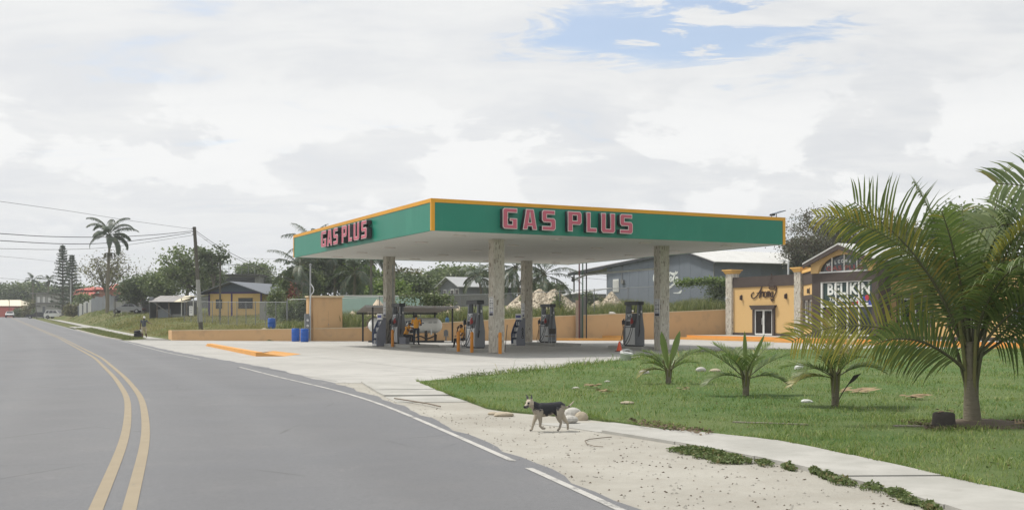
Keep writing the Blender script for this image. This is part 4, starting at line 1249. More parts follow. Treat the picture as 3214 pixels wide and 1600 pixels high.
# wall lamps
def walllamp(x, z, y=-.0, rot=0):
    l_ = MB().box(-.07,.07,-.04,.0,-.22,.22).build('wall_lamp', M['shop_brown'], shop, (x, y, z), rot)
    MB().lathe([(.075,-.18),(.075,.12),(.05,.16)], c=(0,-.13,0), n=12).build('lamp_shade', M['sign_dark'], l_)
walllamp(loc_x(S0, 2328), loc_z(S0, 2328, 933.5)); walllamp(loc_x(S0, 2468), loc_z(S0, 2468, 929))
o = MB().ball((0,0,0), .07, 10, 6).box(-.03,.03,-.02,.2,-.02,.02).tube([(0,0,0),(-.12,-.08,-.08)], .03).build('security_camera', M['plastic_white'], None, G0w @ Vector((loc_x(S0,2291), -.33, 3.42)), ROT_S); tag(o, 'small white security camera on the left stone pillar of the shop', 'camera')
# script sign above the cafe door
sg = thing('cafe_sign', 'dark script sign with a coffee cup above the cafe door', 'sign', G0w @ Vector((0, 0, 0)), ROT_S)
sx0, sx1 = loc_x(S0, 2359), loc_x(S0, 2438); sw = sx1-sx0
def sp(P, k=5): return [(sx0+p[0]*sw, 3.06+p[1]*sw*.62, *(p[2:] or (1.0,))) for p in smoothline([(*p, 1.0) if len(p) == 2 else p for p in P], k)]
lines = [
 sp([(.10,.40),(.02,.34),(.0,.22),(.08,.15),(.20,.22),(.32,.40),(.44,.66),(.48,.70)]),
 sp([(.44,.66),(.40,.52),(.345,.28),(.335,.14)]), sp([(.22,.36),(.30,.37),(.40,.40)]),
 sp([(.385,.18),(.42,.42),(.46,.36),(.50,.42)]), sp([(.50,.42),(.475,.30),(.48,.19)]),
 sp([(.56,.41),(.52,.36),(.52,.22),(.57,.18),(.61,.26),(.60,.38),(.56,.41)]),
 sp([(.635,.18),(.65,.40),(.69,.40),(.685,.18)]), sp([(.69,.34),(.73,.42),(.745,.18)]),
 sp([(.84,.39),(.79,.36),(.775,.24),(.82,.18),(.86,.30),(.86,.40)]), sp([(.86,.40),(.85,.20),(.89,.18),(.97,.36),(.99,.50),(.94,.52)]),
]
strokes(lines, .058, .06).build('lettering', M['sign_dark'], sg)
cup = strokes([sp([(.69,.68),(.72,.76),(.82,.79),(.92,.76),(.95,.68),(.91,.62),(.82,.59),(.73,.62),(.69,.68)]),
               sp([(.70,.58),(.76,.52),(.88,.52),(.94,.58)]), sp([(.78,.05),(.83,.02),(.90,.05)]), sp([(.76,.13),(.82,.09),(.91,.13)]),
               sp([(.93,.60),(1.0,.58),(.99,.48),(.93,.46)])], .07, .06)
cup.build('cup_outline', M['sign_dark'], sg)
strokes([sp([(.72,.68,2.2),(.82,.69,2.8),(.92,.68,2.2)])], .05, .055).build('coffee', M['sign_dark'], sg)
strokes([sp([(.815,.86,1.0),(.80,.94,2.2),(.83,1.02,1.5),(.80,1.16,.6)]), sp([(.85,.88,.7),(.86,.95,1.4),(.84,1.02,.8)])], .075, .06).build('steam', M['sign_dark'], sg)
# the angled side piece with its window
Q2, Q3 = Vector((22.25, 81.3, 0)), Vector((21.55, 75.6, 0))
ang = math.atan2(Q3.y-Q2.y, Q3.x-Q2.x); Ls = (Q3-Q2).length
sd = MB().box(0, Ls, .0, .3, FZ, 4.22).build('wall', M['shop_yellow'], shop)
sd.matrix_local = G0w.inverted() @ Matrix.Translation(Q2) @ Matrix.Rotation(ang, 4, 'Z')
MB().box(0, Ls, -.06, .3, 4.222, 5.12).build('parapet_band', M['shop_brown'], sd)
MB().box(0, Ls+.1, -.16, .4, 5.122, 5.34).build('cornice', M['cornice_yellow'], sd)
MB().box(0, Ls, -.05, -.002, FZ, .54).build('skirting', M['shop_brown'], sd)
w0, w1 = .55, Ls-.25
wf = MB().box(w0, w0+.8, -.09, -.002, 1.32, 3.06).box(w1-.8, w1, -.09, -.002, 1.32, 3.06).box((w0+w1)/2-.4, (w0+w1)/2+.4, -.09, -.002, 1.32, 3.06)
cornice(wf, w0-.05, w1+.02, 3.062, .34, 0, .25); wf.box(w0-.1, w1+.05, -.14, -.002, 1.14, 1.318)
wf.build('window_surround', M['shop_brown'], sd)
for a, b in ((w0+.80, (w0+w1)/2-.40), ((w0+w1)/2+.40, w1-.80)):
    MB().box(a+.005, a+.13, -.06, -.002, 1.325, 3.05).box(b-.13, b-.005, -.06, -.002, 1.325, 3.05).box(a+.132, b-.132, -.06, -.002, 2.94, 3.05).box(a+.132, b-.132, -.06, -.002, 1.325, 1.45).build('window_frame', M['white_frame'], sd)
    MB().box(a+.134, b-.134, -.025, -.004, 1.452, 2.938).build('window_pane', M['dark_glass'], sd)
a, b = w0+.80, (w0+w1)/2-.40
MB().box(a+.15, b-.15, -.034, -.026, 1.50, 1.62).box(a+.15, b-.15, -.034, -.026, 1.72, 1.92).build('notice', M['sticker_white'], sd)
lm = MB().box(-.07,.07,-.04,.0,-.22,.22).lathe([(.075,-.18),(.075,.12),(.05,.16)], c=(0,-.13,0), n=12).build('wall_lamp', M['shop_brown'], sd, (Ls*.52, -.002, 3.72))
# gabled entrance block
GE = (21.25, 75.4); EW = 5.75
ge = thing('x', 'x', 'x'); bpy.data.objects.remove(ge)
Ge = Matrix.Translation((*GE, 0)) @ Matrix.Rotation(ROT_S, 4, 'Z')
EM = G0w.inverted() @ Ge
def ebuild(mb, nm, m, par=shop):
    o = mb.build(nm, m, par)
    if par is shop: o.matrix_local = EM
    return o
zx0, zx1 = .36, EW-.02                 # glazed opening
wx0, wx1 = loc_x(GE, 2575), loc_x(GE, 2738)
zt_, zb_, ztr = 4.22, .52, 2.52
ebuild(MB().box(.02, wx0-.002, -.05, .5, FZ, 4.84).box(wx1+.002, EW+.5, -.05, .5, FZ, 4.84).box(wx0-.001, wx1+.001, -.05, .5, zt_+.002, 4.84).box(wx0-.001, wx1+.001, -.05, .5, FZ, zb_), 'entrance_frame', M['shop_brown'])
# yellow gable wall with the arch cut out
ax0, ax1 = loc_x(GE, 2572), loc_x(GE, 2729); acx, aw, az0, ah = (ax0+ax1)/2, (ax1-ax0)/2, 4.86, 1.20
gx0, gx1 = .0, EW
peak = 6.50; ez = 5.62
outer = [(gx0, 4.845), (gx0, ez), (acx, peak), (gx1, ez), (gx1, 4.845), (ax1, 4.845)]
arch = [(acx+aw*math.cos(R(t)), az0+ah*math.sin(R(t))) for t in range(0, 181, 9)]
gm = MB(); gm.prism(outer+arch+[(ax0, 4.845)], lambda p: (p[0], -.14, p[1]), lambda p: (p[0], .22, p[1]))
ebuild(gm, 'gable_wall', M['shop_yellow'])
ebuild(MB().prism(arch, lambda p: (p[0], .10, p[1]), lambda p: (p[0], .14, p[1])), 'arch_glass', M['dark_glass'])
fr_ = MB().box(ax0-.05, ax1+.05, -.02, .099, az0-.012, az0+.08)
for k in (-.5, 0, .5):
    x = acx+aw*k; fr_.box(x-.035, x+.035, .02, .098, az0+.081, az0+ah*math.sqrt(1-k*k)-.01)
ebuild(fr_, 'arch_frame', M['white_frame'])
# roof of the entrance
rf = MB(); ov = .45
pk = peak+.30
for s in (-1, 1):
    xe_ = acx+s*(EW/2+.62); zE = pk-.345*abs(xe_-acx)
    vs = []
    for y in (-.55, 9.0):
        vs += [(acx, y, pk), (xe_, y, zE), (xe_, y, zE-.10), (acx, y, pk-.10)]
    rf.add(vs, [(0,1,2,3),(7,6,5,4),(0,4,5,1),(1,5,6,2),(2,6,7,3)])
ebuild(rf, 'roof', M['roof_metal'])
bg_ = MB()
for s in (-1, 1):
    xe_ = acx+s*(EW/2+.60); zE = pk-.345*abs(xe_-acx)
    bg_.prism([(acx, pk-.105), (xe_, zE-.105), (xe_, zE-.36), (acx, pk-.42)], lambda p: (p[0], -.54, p[1]), lambda p: (p[0], -.42, p[1]))
    bg_.prism([(acx, pk-.106), (xe_, zE-.106), (xe_, zE-.15), (acx, pk-.15)], lambda p: (p[0], -.42, p[1]), lambda p: (p[0], -.141, p[1]))
ebuild(bg_, 'barge_board', M['shop_brown'])
ebuild(MB().box(0.1, EW-.1, .5, 8.5, FZ, 4.8).box(.1, EW-.1, .5, 8.5, 4.85, 5.5), 'entrance_block', M['shop_brown'])
# big window: panes and mullions
cols_ = [wx0] + [loc_x(GE, p) for p in (2622.5, 2659, 2695.5)] + [wx1]
pn = MB().box(wx0+.002, wx0+.18, .0, .20, zb_, zt_)
for c_ in cols_[1:-1]: pn.box(c_-.05, c_+.05, .0, .09, zb_+.092, zt_-.062)
pn.box(wx0+.18, wx1, .0, .09, zt_-.06, zt_).box(wx0+.18, wx1, .0, .09, zb_, zb_+.09)
for i in range(4): pn.box(cols_[i]+(.181 if i == 0 else .052), cols_[i+1]-(.052 if i < 3 else 0), .0, .085, ztr-.045, ztr+.045)
ebuild(pn, 'window_frame', M['white_frame'])
for i in range(4):
    a, b = cols_[i]+.02, cols_[i+1]-.02
    ebuild(MB().box(a, b, .10, .13, zb_+.02, ztr-.05), 'window_pane', M['dark_glass'])
    ebuild(MB().box(a, b, .10, .13, ztr+.05, zt_-.02), 'window_pane', M['banner_green'])
def elabel(txt, size, x, z, m, off=.0, shear=0.0, spacing=1.0, sx=1.0, y=.094, nm='lettering'):
    me = setmat(text_mesh(txt, size, .002, off, shear, spacing), M[m])
    xform(me, Matrix.Translation((x, y, z)) @ STAND @ Matrix.Diagonal((sx, 1, 1, 1)))
    o = link(nm, me, shop); o.matrix_local = EM; return o
wcx = (loc_x(GE, 2594)+loc_x(GE, 2727))/2; wwid = loc_x(GE, 2727)-loc_x(GE, 2594)
def fit(txt, size, wid, **k):
    me = text_mesh(txt, size, .001, k.get('off', 0), k.get('shear', 0), k.get('spacing', 1)); xs_ = [v.co.x for v in me.vertices]
    w = max(xs_)-min(xs_); bpy.data.meshes.remove(me); return wid/w
elabel('BELIKIN', 1.06, wcx, 3.66, 'banner_white', .035, 0, 1.05, fit('BELIKIN', 1.06, wwid, off=.035, spacing=1.05))
elabel('The Beer of Belize', .42, wcx-.05, 2.98, 'banner_white', .006, .35, 1.0, fit('The Beer of Belize', .42, wwid*.92, off=.006, shear=.35))
# arched greeting
gw = fit('WELCOME TO', .3, 1)
for k, ch in enumerate('WELCOME TO'):
    if ch == ' ': continue
    t = (k-4.5)/4.5; x = acx-.05+t*1.52; z = 5.60-.20*t*t
    me = setmat(text_mesh(ch, .30, .002, .012), M['banner_white'])
    xform(me, Matrix.Translation((x, .094, z)) @ Matrix.Rotation(R(14*t), 4, 'Y') @ STAND)
    o = link('letter', me, shop); o.matrix_local = EM
elabel('GAS PLUS', .44, acx-.05, 5.13, 'faded_red', .012, 0, 1.05, fit('GAS PLUS', .44, 3.5, off=.012, spacing=1.05), nm='lettering')
# coloured decorations hanging behind the glass, lower right
dc = MB()
for k, (px, py, r_) in enumerate(((2718, 934, .2), (2708, 938, .18), (2729, 950, .2), (2690, 950, .16), (2672, 955, .14))):
    x, z = loc_x(GE, px), loc_z(GE, px, py)
    o = MB().ball((x, .095, z), (r_, .012, r_), 12, 6)
    ebuild(o, 'decoration', M[('banner_red', 'banner_blue', 'banner_blue', 'banner_red', 'banner_red')[k]])
ebuild(MB().box(loc_x(GE,2698), loc_x(GE,2722), .088, .095, 2.60, 2.74), 'notice', M['sticker_white'])
ebuild(MB().lathe([(.42,.0),(.46,.4),(.30,.9),(.34,1.3),(.12,1.5)], c=(cols_[0]+.72,.06,FZ+.55), n=14, M=Matrix.Diagonal((1,.08,1,1))), 'window_display', mat('display_brown', (.085, .040, .022), .6, .3, 6))
ebuild(MB().box(cols_[0]+.35, cols_[0]+1.1, .085, .095, FZ+.55, FZ+.9), 'window_display', mat('display_green', (.05, .085, .06), .6, .3, 6))
# right wing
RW = Vector((25.05, 71.6, 0)); Gr = G0w.inverted() @ Matrix.Translation(RW) @ Matrix.Rotation(ROT_S, 4, 'Z')
def rbuild(mb, nm, m):
    o = mb.build(nm, m, shop); o.matrix_local = Gr; return o
rbuild(MB().box(.45, 17, 0, .3, FZ, 4.2), 'wall', M['shop_yellow'])
rbuild(MB().box(.45, 17, -.06, .3, 4.202, 5.05), 'parapet_band', M['shop_brown'])
rbuild(MB().box(.3, 17.1, -.14, .4, 5.052, 5.25), 'cornice', M['cornice_yellow'])
rbuild(MB().box(.45, 17, -.05, -.002, FZ, .54), 'skirting', M['shop_brown'])
rbuild(MB().box(.5, 17, .31, 9, 4.4, 4.6), 'roof_slab', M['dark_roof'])
for x in (1.1, 5.2, 9.6):
    q = MB().box(x, x+.26, -.09, -.002, 1.3, 3.02).box(x+2.74, x+3.0, -.09, -.002, 1.3, 3.02); cornice(q, x, x+3, 3.022, .34, 0, .2); q.box(x-.1, x+3.1, -.13, -.002, 1.12, 1.298)
    wo_ = rbuild(q, 'window_surround', M['shop_brown'])
    for a in (x+.265, x+1.505):
        MB().box(a, a+.09, -.06, -.002, 1.31, 3.01).box(a+1.14, a+1.23, -.06, -.002, 1.31, 3.01).box(a+.092, a+1.138, -.06, -.002, 2.9, 3.01).box(a+.092, a+1.138, -.06, -.002, 1.31, 1.42).build('window_frame', M['white_frame'], wo_)
        MB().box(a+.094, a+1.136, -.025, -.004, 1.422, 2.898).build('window_pane', M['dark_glass'], wo_)
# platform and orange steps
a = Vector(g(2157, 1064)); d_ = Vector((BY, -BX)); nB = Vector((BX, BY))
jog = 12.2
def stp(k, z0, z1, m, nm, back):
    o0 = -.42*k
    P = [a+nB*(o0+(.0))+d_*(-.4*k), a+nB*o0+d_*jog, a+nB*(o0-.75)+d_*jog, a+nB*(o0-.75)+d_*34]
    Q = [p + (nB*back) for p in P][::-1]
    pl = [(p.x, p.y) for p in P+Q]
    return pl
pl = stp(0, 0, 0, 0, '', 9.5)
o = MB().prism(pl, lambda p: (p[0], p[1], FZ-.006), lambda p: (p[0], p[1], -.05)).build('shop_terrace', M['concrete_walk'], kind='structure')
P = [a, a+d_*jog, a-nB*.75+d_*jog, a-nB*.75+d_*34]
ss = thing('orange_steps', 'two wide orange painted steps running along the front of the shop', 'steps', (0,0,0))
for k, (o0, z0, z1) in enumerate(((-.06, .16, FZ), (-.50, -.03, .165))):
    Pk = [p+nB*(o0/2-.0) for p in P]
    w = .05 if k == 0 else .46
    for i in range(3):
        p, q = Pk[i], Pk[i+1]
        if i == 0: p = p - d_*.4*k
        if i == 1:
            continue
        oo = -w if k == 0 else -.50
        A1, B1 = P[i]+nB*(-.004)-(d_*.35*k if i == 0 else d_*0), P[i+1]+nB*(-.004)
        A2, B2 = A1-nB*(.05 if k == 0 else .50), B1-nB*(.05 if k == 0 else .50)
        if i == 2: A1, A2 = A1 - d_*.0, A2 - d_*.0
        MB().add([(A1.x,A1.y,z0),(B1.x,B1.y,z0),(B2.x,B2.y,z0),(A2.x,A2.y,z0),(A1.x,A1.y,z1),(B1.x,B1.y,z1),(B2.x,B2.y,z1),(A2.x,A2.y,z1)],
                 [(0,1,2,3),(7,6,5,4),(0,4,5,1),(1,5,6,2),(2,6,7,3),(3,7,4,0)]).build('riser' if k == 0 else 'step', M['kerb_orange'], ss)
# gooseneck lamp on the cafe roof
c = Vector((*S0, 0)); lx = G0w @ Vector((loc_x(S0, 2474, 2.0), 2.0, 4.6))
gl_ = thing('roof_lamp', 'white gooseneck lamp rising behind the cafe parapet', 'lamp', lx, ROT_S)
MB().tube(smoothline([(0,0,0),(0,0,1.5),(-.12,0,1.78),(-.45,0,1.82)], 6), .07, 8).build('arm', M['plastic_white'], gl_)
MB().box(-.95,-.42,-.14,.14,1.70,1.86).build('lamp_head', M['plastic_white'], gl_)

# ---------------------------------------------------------------- warehouse
W0 = (20.8, 110.0)
wh = thing('warehouse', 'large blue grey metal warehouse with a white soft drink logo and open side porch', 'warehouse', (*W0, 0), ROT_S)
rx_, rzz = -5.0, 9.15
def roofz(x): return rzz-.27*(x-rx_) if x > rx_ else rzz-.064*(rx_-x)
sheets = np.linspace(-20.9, 0, 22)
for i in range(21):
    x0, x1 = sheets[i]+.006, sheets[i+1]-.006
    top0, top1 = roofz(x0)-.12, roofz(x1)-.12
    pts = [(x0, 1.5), (x1, 1.5), (x1, top1)] + ([(rx_, rzz-.12)] if x0 < rx_ < x1 else []) + [(x0, top0)]
    dp = .012*(i % 2)
    MB().prism(pts, lambda p: (p[0], dp, p[1]), lambda p: (p[0], .14, p[1])).build('wall_sheet', M['warehouse_blue'], wh)
MB().box(.0, .12, -.02, .03, 1.5, 7.75).build('corner_post', M['block_grey'], wh)
for k in range(17):
    MB().box(-.06+.012*(k%2), .01+.012*(k%2), .16+k*2.05, .16+(k+1)*2.05-.012, 1.5, 7.72).build('wall_sheet', M['warehouse_blue'], wh)
MB().box(-20.9, -20.8, .15, 35, 1.5, roofz(-20.9)-.15).build('wall_sheet', M['warehouse_blue'], wh)
for k in range(12):
    y0, y1 = -.5+k*3.05, -.5+(k+1)*3.05-.02
    q = MB()
    q.add([(rx_,y0,rzz),(.9,y0,roofz(.9)),(.9,y1,roofz(.9)),(rx_,y1,rzz),(rx_,y0,rzz-.08),(.9,y0,roofz(.9)-.08),(.9,y1,roofz(.9)-.08),(rx_,y1,rzz-.08)], [(0,1,2,3),(7,6,5,4),(0,4,5,1),(1,5,6,2),(2,6,7,3),(3,7,4,0)])
    for r_ in range(6):
        yy = y0+.25+r_*.5
        q.add([(rx_,yy,rzz+.002),(.9,yy,roofz(.9)+.002),(.9,yy+.05,roofz(.9)+.035),(rx_,yy+.05,rzz+.035),(.9,yy+.10,roofz(.9)+.002),(rx_,yy+.10,rzz+.002)], [(0,1,2,3),(3,2,4,5)])
    q.build('roof_sheet', M['roof_metal'], wh)
    MB().add([(-29.6,y0,roofz(-29.6)),(rx_-.01,y0,rzz),(rx_-.01,y1,rzz),(-29.6,y1,roofz(-29.6)),(-29.6,y0,roofz(-29.6)-.08),(rx_-.01,y0,rzz-.08),(rx_-.01,y1,rzz-.08),(-29.6,y1,roofz(-29.6)-.08)], [(3,2,1,0),(4,5,6,7),(0,1,5,4),(1,2,6,5),(2,3,7,6),(3,0,4,7)]).build('roof_sheet', M['roof_metal'] if k > 2 else M['roof_rust'], wh)
MB().prism([(-29.6,roofz(-29.6)-.085),(-20.92,roofz(-20.92)-.085),(-20.92,roofz(-20.92)-.45),(-29.6,roofz(-29.6)-.40)], lambda p: (p[0],-.48,p[1]), lambda p: (p[0],-.40,p[1])).build('fascia_board', M['warehouse_eave'], wh)
MB().prism([(-20.91,roofz(-20.9)-.085),(rx_,rzz-.085),(.9,roofz(.9)-.085),(.9,roofz(.9)-.3),(rx_,rzz-.32),(-20.91,roofz(-20.9)-.32)], lambda p: (p[0],-.48,p[1]), lambda p: (p[0],-.42,p[1])).build('fascia_board', M['warehouse_eave'], wh)
for k in range(5):
    MB().box(-29.4,-29.25,.2+k*5,.35+k*5,1.5,7.3).build('porch_post', M['block_grey'], wh)
    MB().box(-29.4,-20.9,.2+k*5,.35+k*5,7.30,7.45).build('porch_rafter', M['warehouse_eave'], wh)
MB().box(-20.8,.0,34.5,34.7,1.5,7.6).build('back_wall', M['warehouse_blue'], wh)
x0, x1 = loc_x(W0, 1925), loc_x(W0, 1943); z0, z1 = loc_z(W0, 1934, 916), loc_z(W0, 1934, 876)
dv = MB().box(x0, x1, -.07, -.004, z0, z1).build('louvre_door', M['shutter_white'], wh)
for k in range(10): MB().box(x0+.12, x1-.12, -.095, -.071, z0+.1+k*(z1-z0-.2)/10, z0+.1+k*(z1-z0-.2)/10+.07).build('slat', M['shutter_white'], dv)
x0 = loc_x(W0, 1955)
MB().box(x0-.2, x0+.35, -.2, -.004, loc_z(W0,1955,890), loc_z(W0,1955,878)).tube([(x0-.1,-.08,roofz(x0)-.4),(x0-.1,-.08,loc_z(W0,1955,878))], .04, 6).build('meter_box', M['block_grey'], wh)
# the white script logo, its first half hidden by the column in front
lx0, lx1 = loc_x(W0, 2052), loc_x(W0, 2130); lw = lx1-lx0
lz0 = loc_z(W0, 2110, 884.5); lh = loc_z(W0, 2110, 852)-lz0
def lp_(P, k=5): return [(lx0+p[0]*lw, lz0+p[1]*lh, p[2]) for p in smoothline([(*p, 1.0) if len(p) == 2 else p for p in P], k)]
logo = [lp_([(.16,.95,1.3),(.03,.8,1.6),(.0,.4,1.8),(.06,.1,1.5),(.16,.05,1)]), lp_([(.20,.42),(.16,.3,1.5),(.19,.06),(.25,.2,1.5),(.22,.42),(.20,.42)]), lp_([(.34,.42),(.29,.34,1.5),(.29,.08,1.3),(.36,.1)]), lp_([(.44,.42),(.40,.3,1.4),(.42,.06),(.48,.1,1.3),(.48,.42)]),
        lp_([(.52,.74,1.2),(.58,.92,1.4),(.66,.84,.8),(.63,.62,.6),(.58,.72,.5)]), lp_([(.58,.30,.8),(.57,.08,1.4),(.60,.04,1.2)]),
        lp_([(.60,.42,1.0),(.55,.40,1.3),(.53,.2,1.3),(.57,.05,1)]),
        lp_([(.70,.50,1.0),(.66,.36,1.7),(.66,.10,1.6),(.70,.04,1),(.735,.22,1.4),(.735,.44,1),(.70,.50,1)]),
        lp_([(.66,.96,.8),(.74,.80,1.8),(.82,.76,2.0),(.92,.82,1.6),(.97,.95,.7)]), lp_([(.90,1.02,.8),(.86,.74,1.3),(.80,.36,1.7),(.79,.06,1.5),(.83,.06,1)]),
        lp_([(.96,.44,1),(.90,.40,1.4),(.885,.12,1.5),(.92,.06,1),(.955,.3,1.3)]), lp_([(.97,.46,1.2),(.955,.2,1.6),(.965,-.04,1.4)]),
        lp_([(.55,-.72,1.2),(.66,-.50,1.8),(.80,-.26,1.6),(.87,-.10,.8)]), lp_([(.88,-.18,1),(.98,-.10,1.2),(1.08,-.16,1)]), lp_([(.88,-.24,1.4),(1.0,-.22,1.6),(1.10,-.2,1.4)]),
        lp_([(.80,-1.06,.5),(.98,-1.08,.9),(1.07,-1.0,1.8),(1.12,-.84,.8)])]
strokes(logo, .15, .012).build('logo', M['banner_white'], wh, (0, -.006, 0))
# ---------------------------------------------------------------- light pole behind the right column
p = at(2070, 838, 63.0)
lp0 = thing('street_light', 'white lamp pole behind the right column with a long arm reaching left', 'street light', (p.x, 63.0, 0))
q0, q1 = at(2050, 844, 63), at(1890, 857, 63)
r0, r1 = at(1840, 862, 63), at(1799, 879, 63)
MB().tube([(0,0,0),(0,0,p.z)], .06, 8).build('pole', M['plastic_white'], lp0)
MB().tube([v-Vector((p.x,63,0)) for v in (Vector((p.x,63,p.z)), q0, q1, r0, r1)], .055, 8).build('arm', M['plastic_white'], lp0)
e_ = r1-Vector((p.x,63,0))
MB().ball(e_, (.12,.09,.10), 10, 6).tube([e_, e_+Vector((-.06,0,.2))], .05).build('lamp_head', M['steel_grey'], lp0)

# ---------------------------------------------------------------- walls and mounds beyond the fence
def wallbox(name, px0, px1, Y0, Y1, ptop, m, lab, cat, th=.25, zb=None, cap=None):
    p, q = at(px0, ptop, Y0), at(px1, ptop, Y1)
    r = thing(name, lab, cat, (0,0,0))
    zl = min(tz(p.x, Y0), tz(q.x, Y1))-.4 if zb is None else zb
    L = (q-p).length; a = math.atan2(q.y-p.y, q.x-p.x)
    zt = (p.z+q.z)/2
    o = MB().box(0, L, 0, th, zl, zt).build('wall_face', M[m], r); o.location = (p.x, p.y, 0); o.rotation_euler = (0,0,a)
    if cap:
        o = MB().box(-.1, L+.1, -.06, th+.06, zt+.002, zt+.12).build('coping', M[cap], r); o.location = (p.x, p.y, 0); o.rotation_euler = (0,0,a)
    return r
wallbox('mint_wall', 1072, 1332, 101, 101, 930, 'mint_wall', 'pale mint green wall beyond the fence behind the gas tank', 'wall', cap='shutter_white')
wallbox('block_wall', 1362, 1600, 128, 131, 922, 'block_grey', 'old grey block wall in front of the grey wooden house', 'wall')
wallbox('block_wall', 815, 965, 110, 106, 944, 'block_grey', 'low grey block wall behind the fence left of the kiosk', 'wall')
def heap(px0, px1, pk, Y, dep, m, lab, seed, nst, rough=.25, two=None):
    x0, x1 = at(px0, HY, Y).x, at(px1, HY, Y).x; zt = at(0, pk, Y).z
    cx_, W = (x0+x1)/2, (x1-x0)/2
    zb = tz(cx_, Y)-.1; H = zt-zb
    r = thing('rubble_heap', lab, 'heap', (cx_, Y, zb), 0, 'heaps of pale rubble beyond the wall')
    rr = random.Random(seed)
    pk_ = two or [(0, 1.0, 1.0)]
    def hz(x, y):
        v = 0
        for c, h, w in pk_:
            d = math.hypot((x/W-c)/w, y/dep); v = max(v, h*max(0, 1-d)**.9)
        return H*v
    mb = MB(); N = 22; vs = []
    for j in range(N+1):
        for i in range(N+1):
            x, y = W*1.1*(2*i/N-1), dep*(2*j/N-1)
            h = hz(x, y); vs.append((x, y, h+(rr.uniform(-1,1)*rough*.35 if h > .05 else -.05)))
    mb.add(vs, [(j*(N+1)+i, j*(N+1)+i+1, (j+1)*(N+1)+i+1, (j+1)*(N+1)+i) for j in range(N) for i in range(N)], 0, True)
    mb.build('mound', M[m], r)
    if nst:
        sb = MB()
        for k in range(nst):
            x, y = rr.uniform(-W, W), rr.uniform(-dep, dep*.5); h = hz(x, y)
            if h < .08: continue
            s_ = rough*rr.uniform(.35, 1.0)
            c = Vector((x, y, h))
            sb.add([c+Vector((rr.gauss(0,1), rr.gauss(0,1), rr.gauss(0,1))).normalized()*s_*.7 for _ in range(1)]+[c+Vector((s_,0,-.02)),c+Vector((0,-s_,0)),c+Vector((-s_,.0,.03)),c+Vector((0,s_,0)),c+Vector((.1*s_,-.1*s_,s_*.9))], [(1,2,5),(2,3,5),(3,4,5),(4,1,5)])
        o = sb.build('rubble', M['limestone_rubble'], r); o['kind'] = 'stuff'
heap(1085, 1225, 934, 96, 2.6, 'limestone_fines', 'smooth pale heap of crushed stone left of the far left column', 3, 60, .10, [(.45, 1.0, .75), (-.7, .5, .5)])
heap(1300, 1460, 948, 95, 2.2, 'limestone_fines', 'low pale heap of crushed stone above the tank shelter roof', 4, 200, .18, [(.3, 1.0, 1.0), (-.5, .75, .6), (.75,.85,.4)])
heap(1568, 1830, 908, 97, 3.4, 'limestone_rubble', 'tall heap of pale broken stone behind the back column', 5, 3200, .22, [(-.05, 1.0, .75), (.3, .98, .8), (-.45, .82, .6), (.75, .5, .5)])
heap(1835, 1965, 918, 98, 2.4, 'limestone_rubble', 'weedy heap of pale broken stone right of the vent pipes', 6, 1200, .22, [(.3, 1.0, .8), (-.4, .6, .6)])
# ---------------------------------------------------------------- chain link fences
def zline(P): return [Vector((x, y, tz(x, y))) for x, y in P]
def fence(P, h, lab, step=3.0, rail=True, cell=.13, wire=.0048, post_r=.035, post_m='steel_grey'):
    r = thing('chain_link_fence', lab, 'fence', (0,0,0))
    Vv = []; Fv = []
    def quad(a, b, w, n):
        o = len(Vv); Vv.extend([a-n*w/2, b-n*w/2, b+n*w/2, a+n*w/2]); Fv.append((o, o+1, o+2, o+3))
    for i in range(len(P)-1):
        a, b = Vector(P[i]), Vector(P[i+1]); L = (b-a).length; n = max(1, round(L/step))
        for k in range(n+(1 if i == len(P)-2 else 0)):
            p = a.lerp(b, k/n); z = tz(p.x, p.y)
            MB().tube([(p.x,p.y,z-.1),(p.x,p.y,z+h+.02)], post_r, 6).ball((p.x,p.y,z+h+.04), post_r*1.3, 6, 4).build('post', M[post_m], r)
        for k in range(n):
            p, q = a.lerp(b, k/n), a.lerp(b, (k+1)/n)
            zp, zq = tz(p.x, p.y), tz(q.x, q.y)
            if rail: MB().tube([(p.x,p.y,zp+h),(q.x,q.y,zq+h)], .024, 6).build('rail', M['galvanised'], r)
            A0, A1 = Vector((p.x,p.y,zp+.03)), Vector((q.x,q.y,zq+.03)); d = (A1-A0); l = d.length; hh = h-.05
            U = Vector((0,0,1))
            nc = int(l/cell)
            for c in range(-int(hh/cell), nc+1):
                for sgn in (1, -1):
                    s0 = c*cell; 
                    t0, t1 = max(0, -s0), min(hh, l-s0)
                    if t1 <= t0: continue
                    s_a, s_b = (s0+t0), (s0+t1)
                    if sgn < 0: s_a, s_b = l-s_a, l-s_b
                    pa = A0 + d*(s_a/l) + U*t0; pb = A0 + d*(s_b/l) + U*t1
                    dd_ = (pb-pa).normalized(); nn_ = dd_.cross(d.cross(U).normalized())
                    quad(pa, pb, wire, nn_)
    o = link('wire_mesh', npmesh('wire_mesh', [tuple(v) for v in Vv], Fv, M['galvanised']), r); o['kind'] = 'stuff'
    return r
fence([(-34.6, 112.5), (-26.5, 99.5), (-18.4, 87.0)], 2.15, 'chain link fence on dark posts around the yellow house yard, left of the kiosk', 2.6)
fence([(-18.3, 86.9), (-10.6, 85.2), (-4.2, 86.6), (4.0, 89.6), (13.0, 93.0), (17.6, 95.2)], 2.35, 'long chain link fence above the tan wall behind the pumps', 3.4)
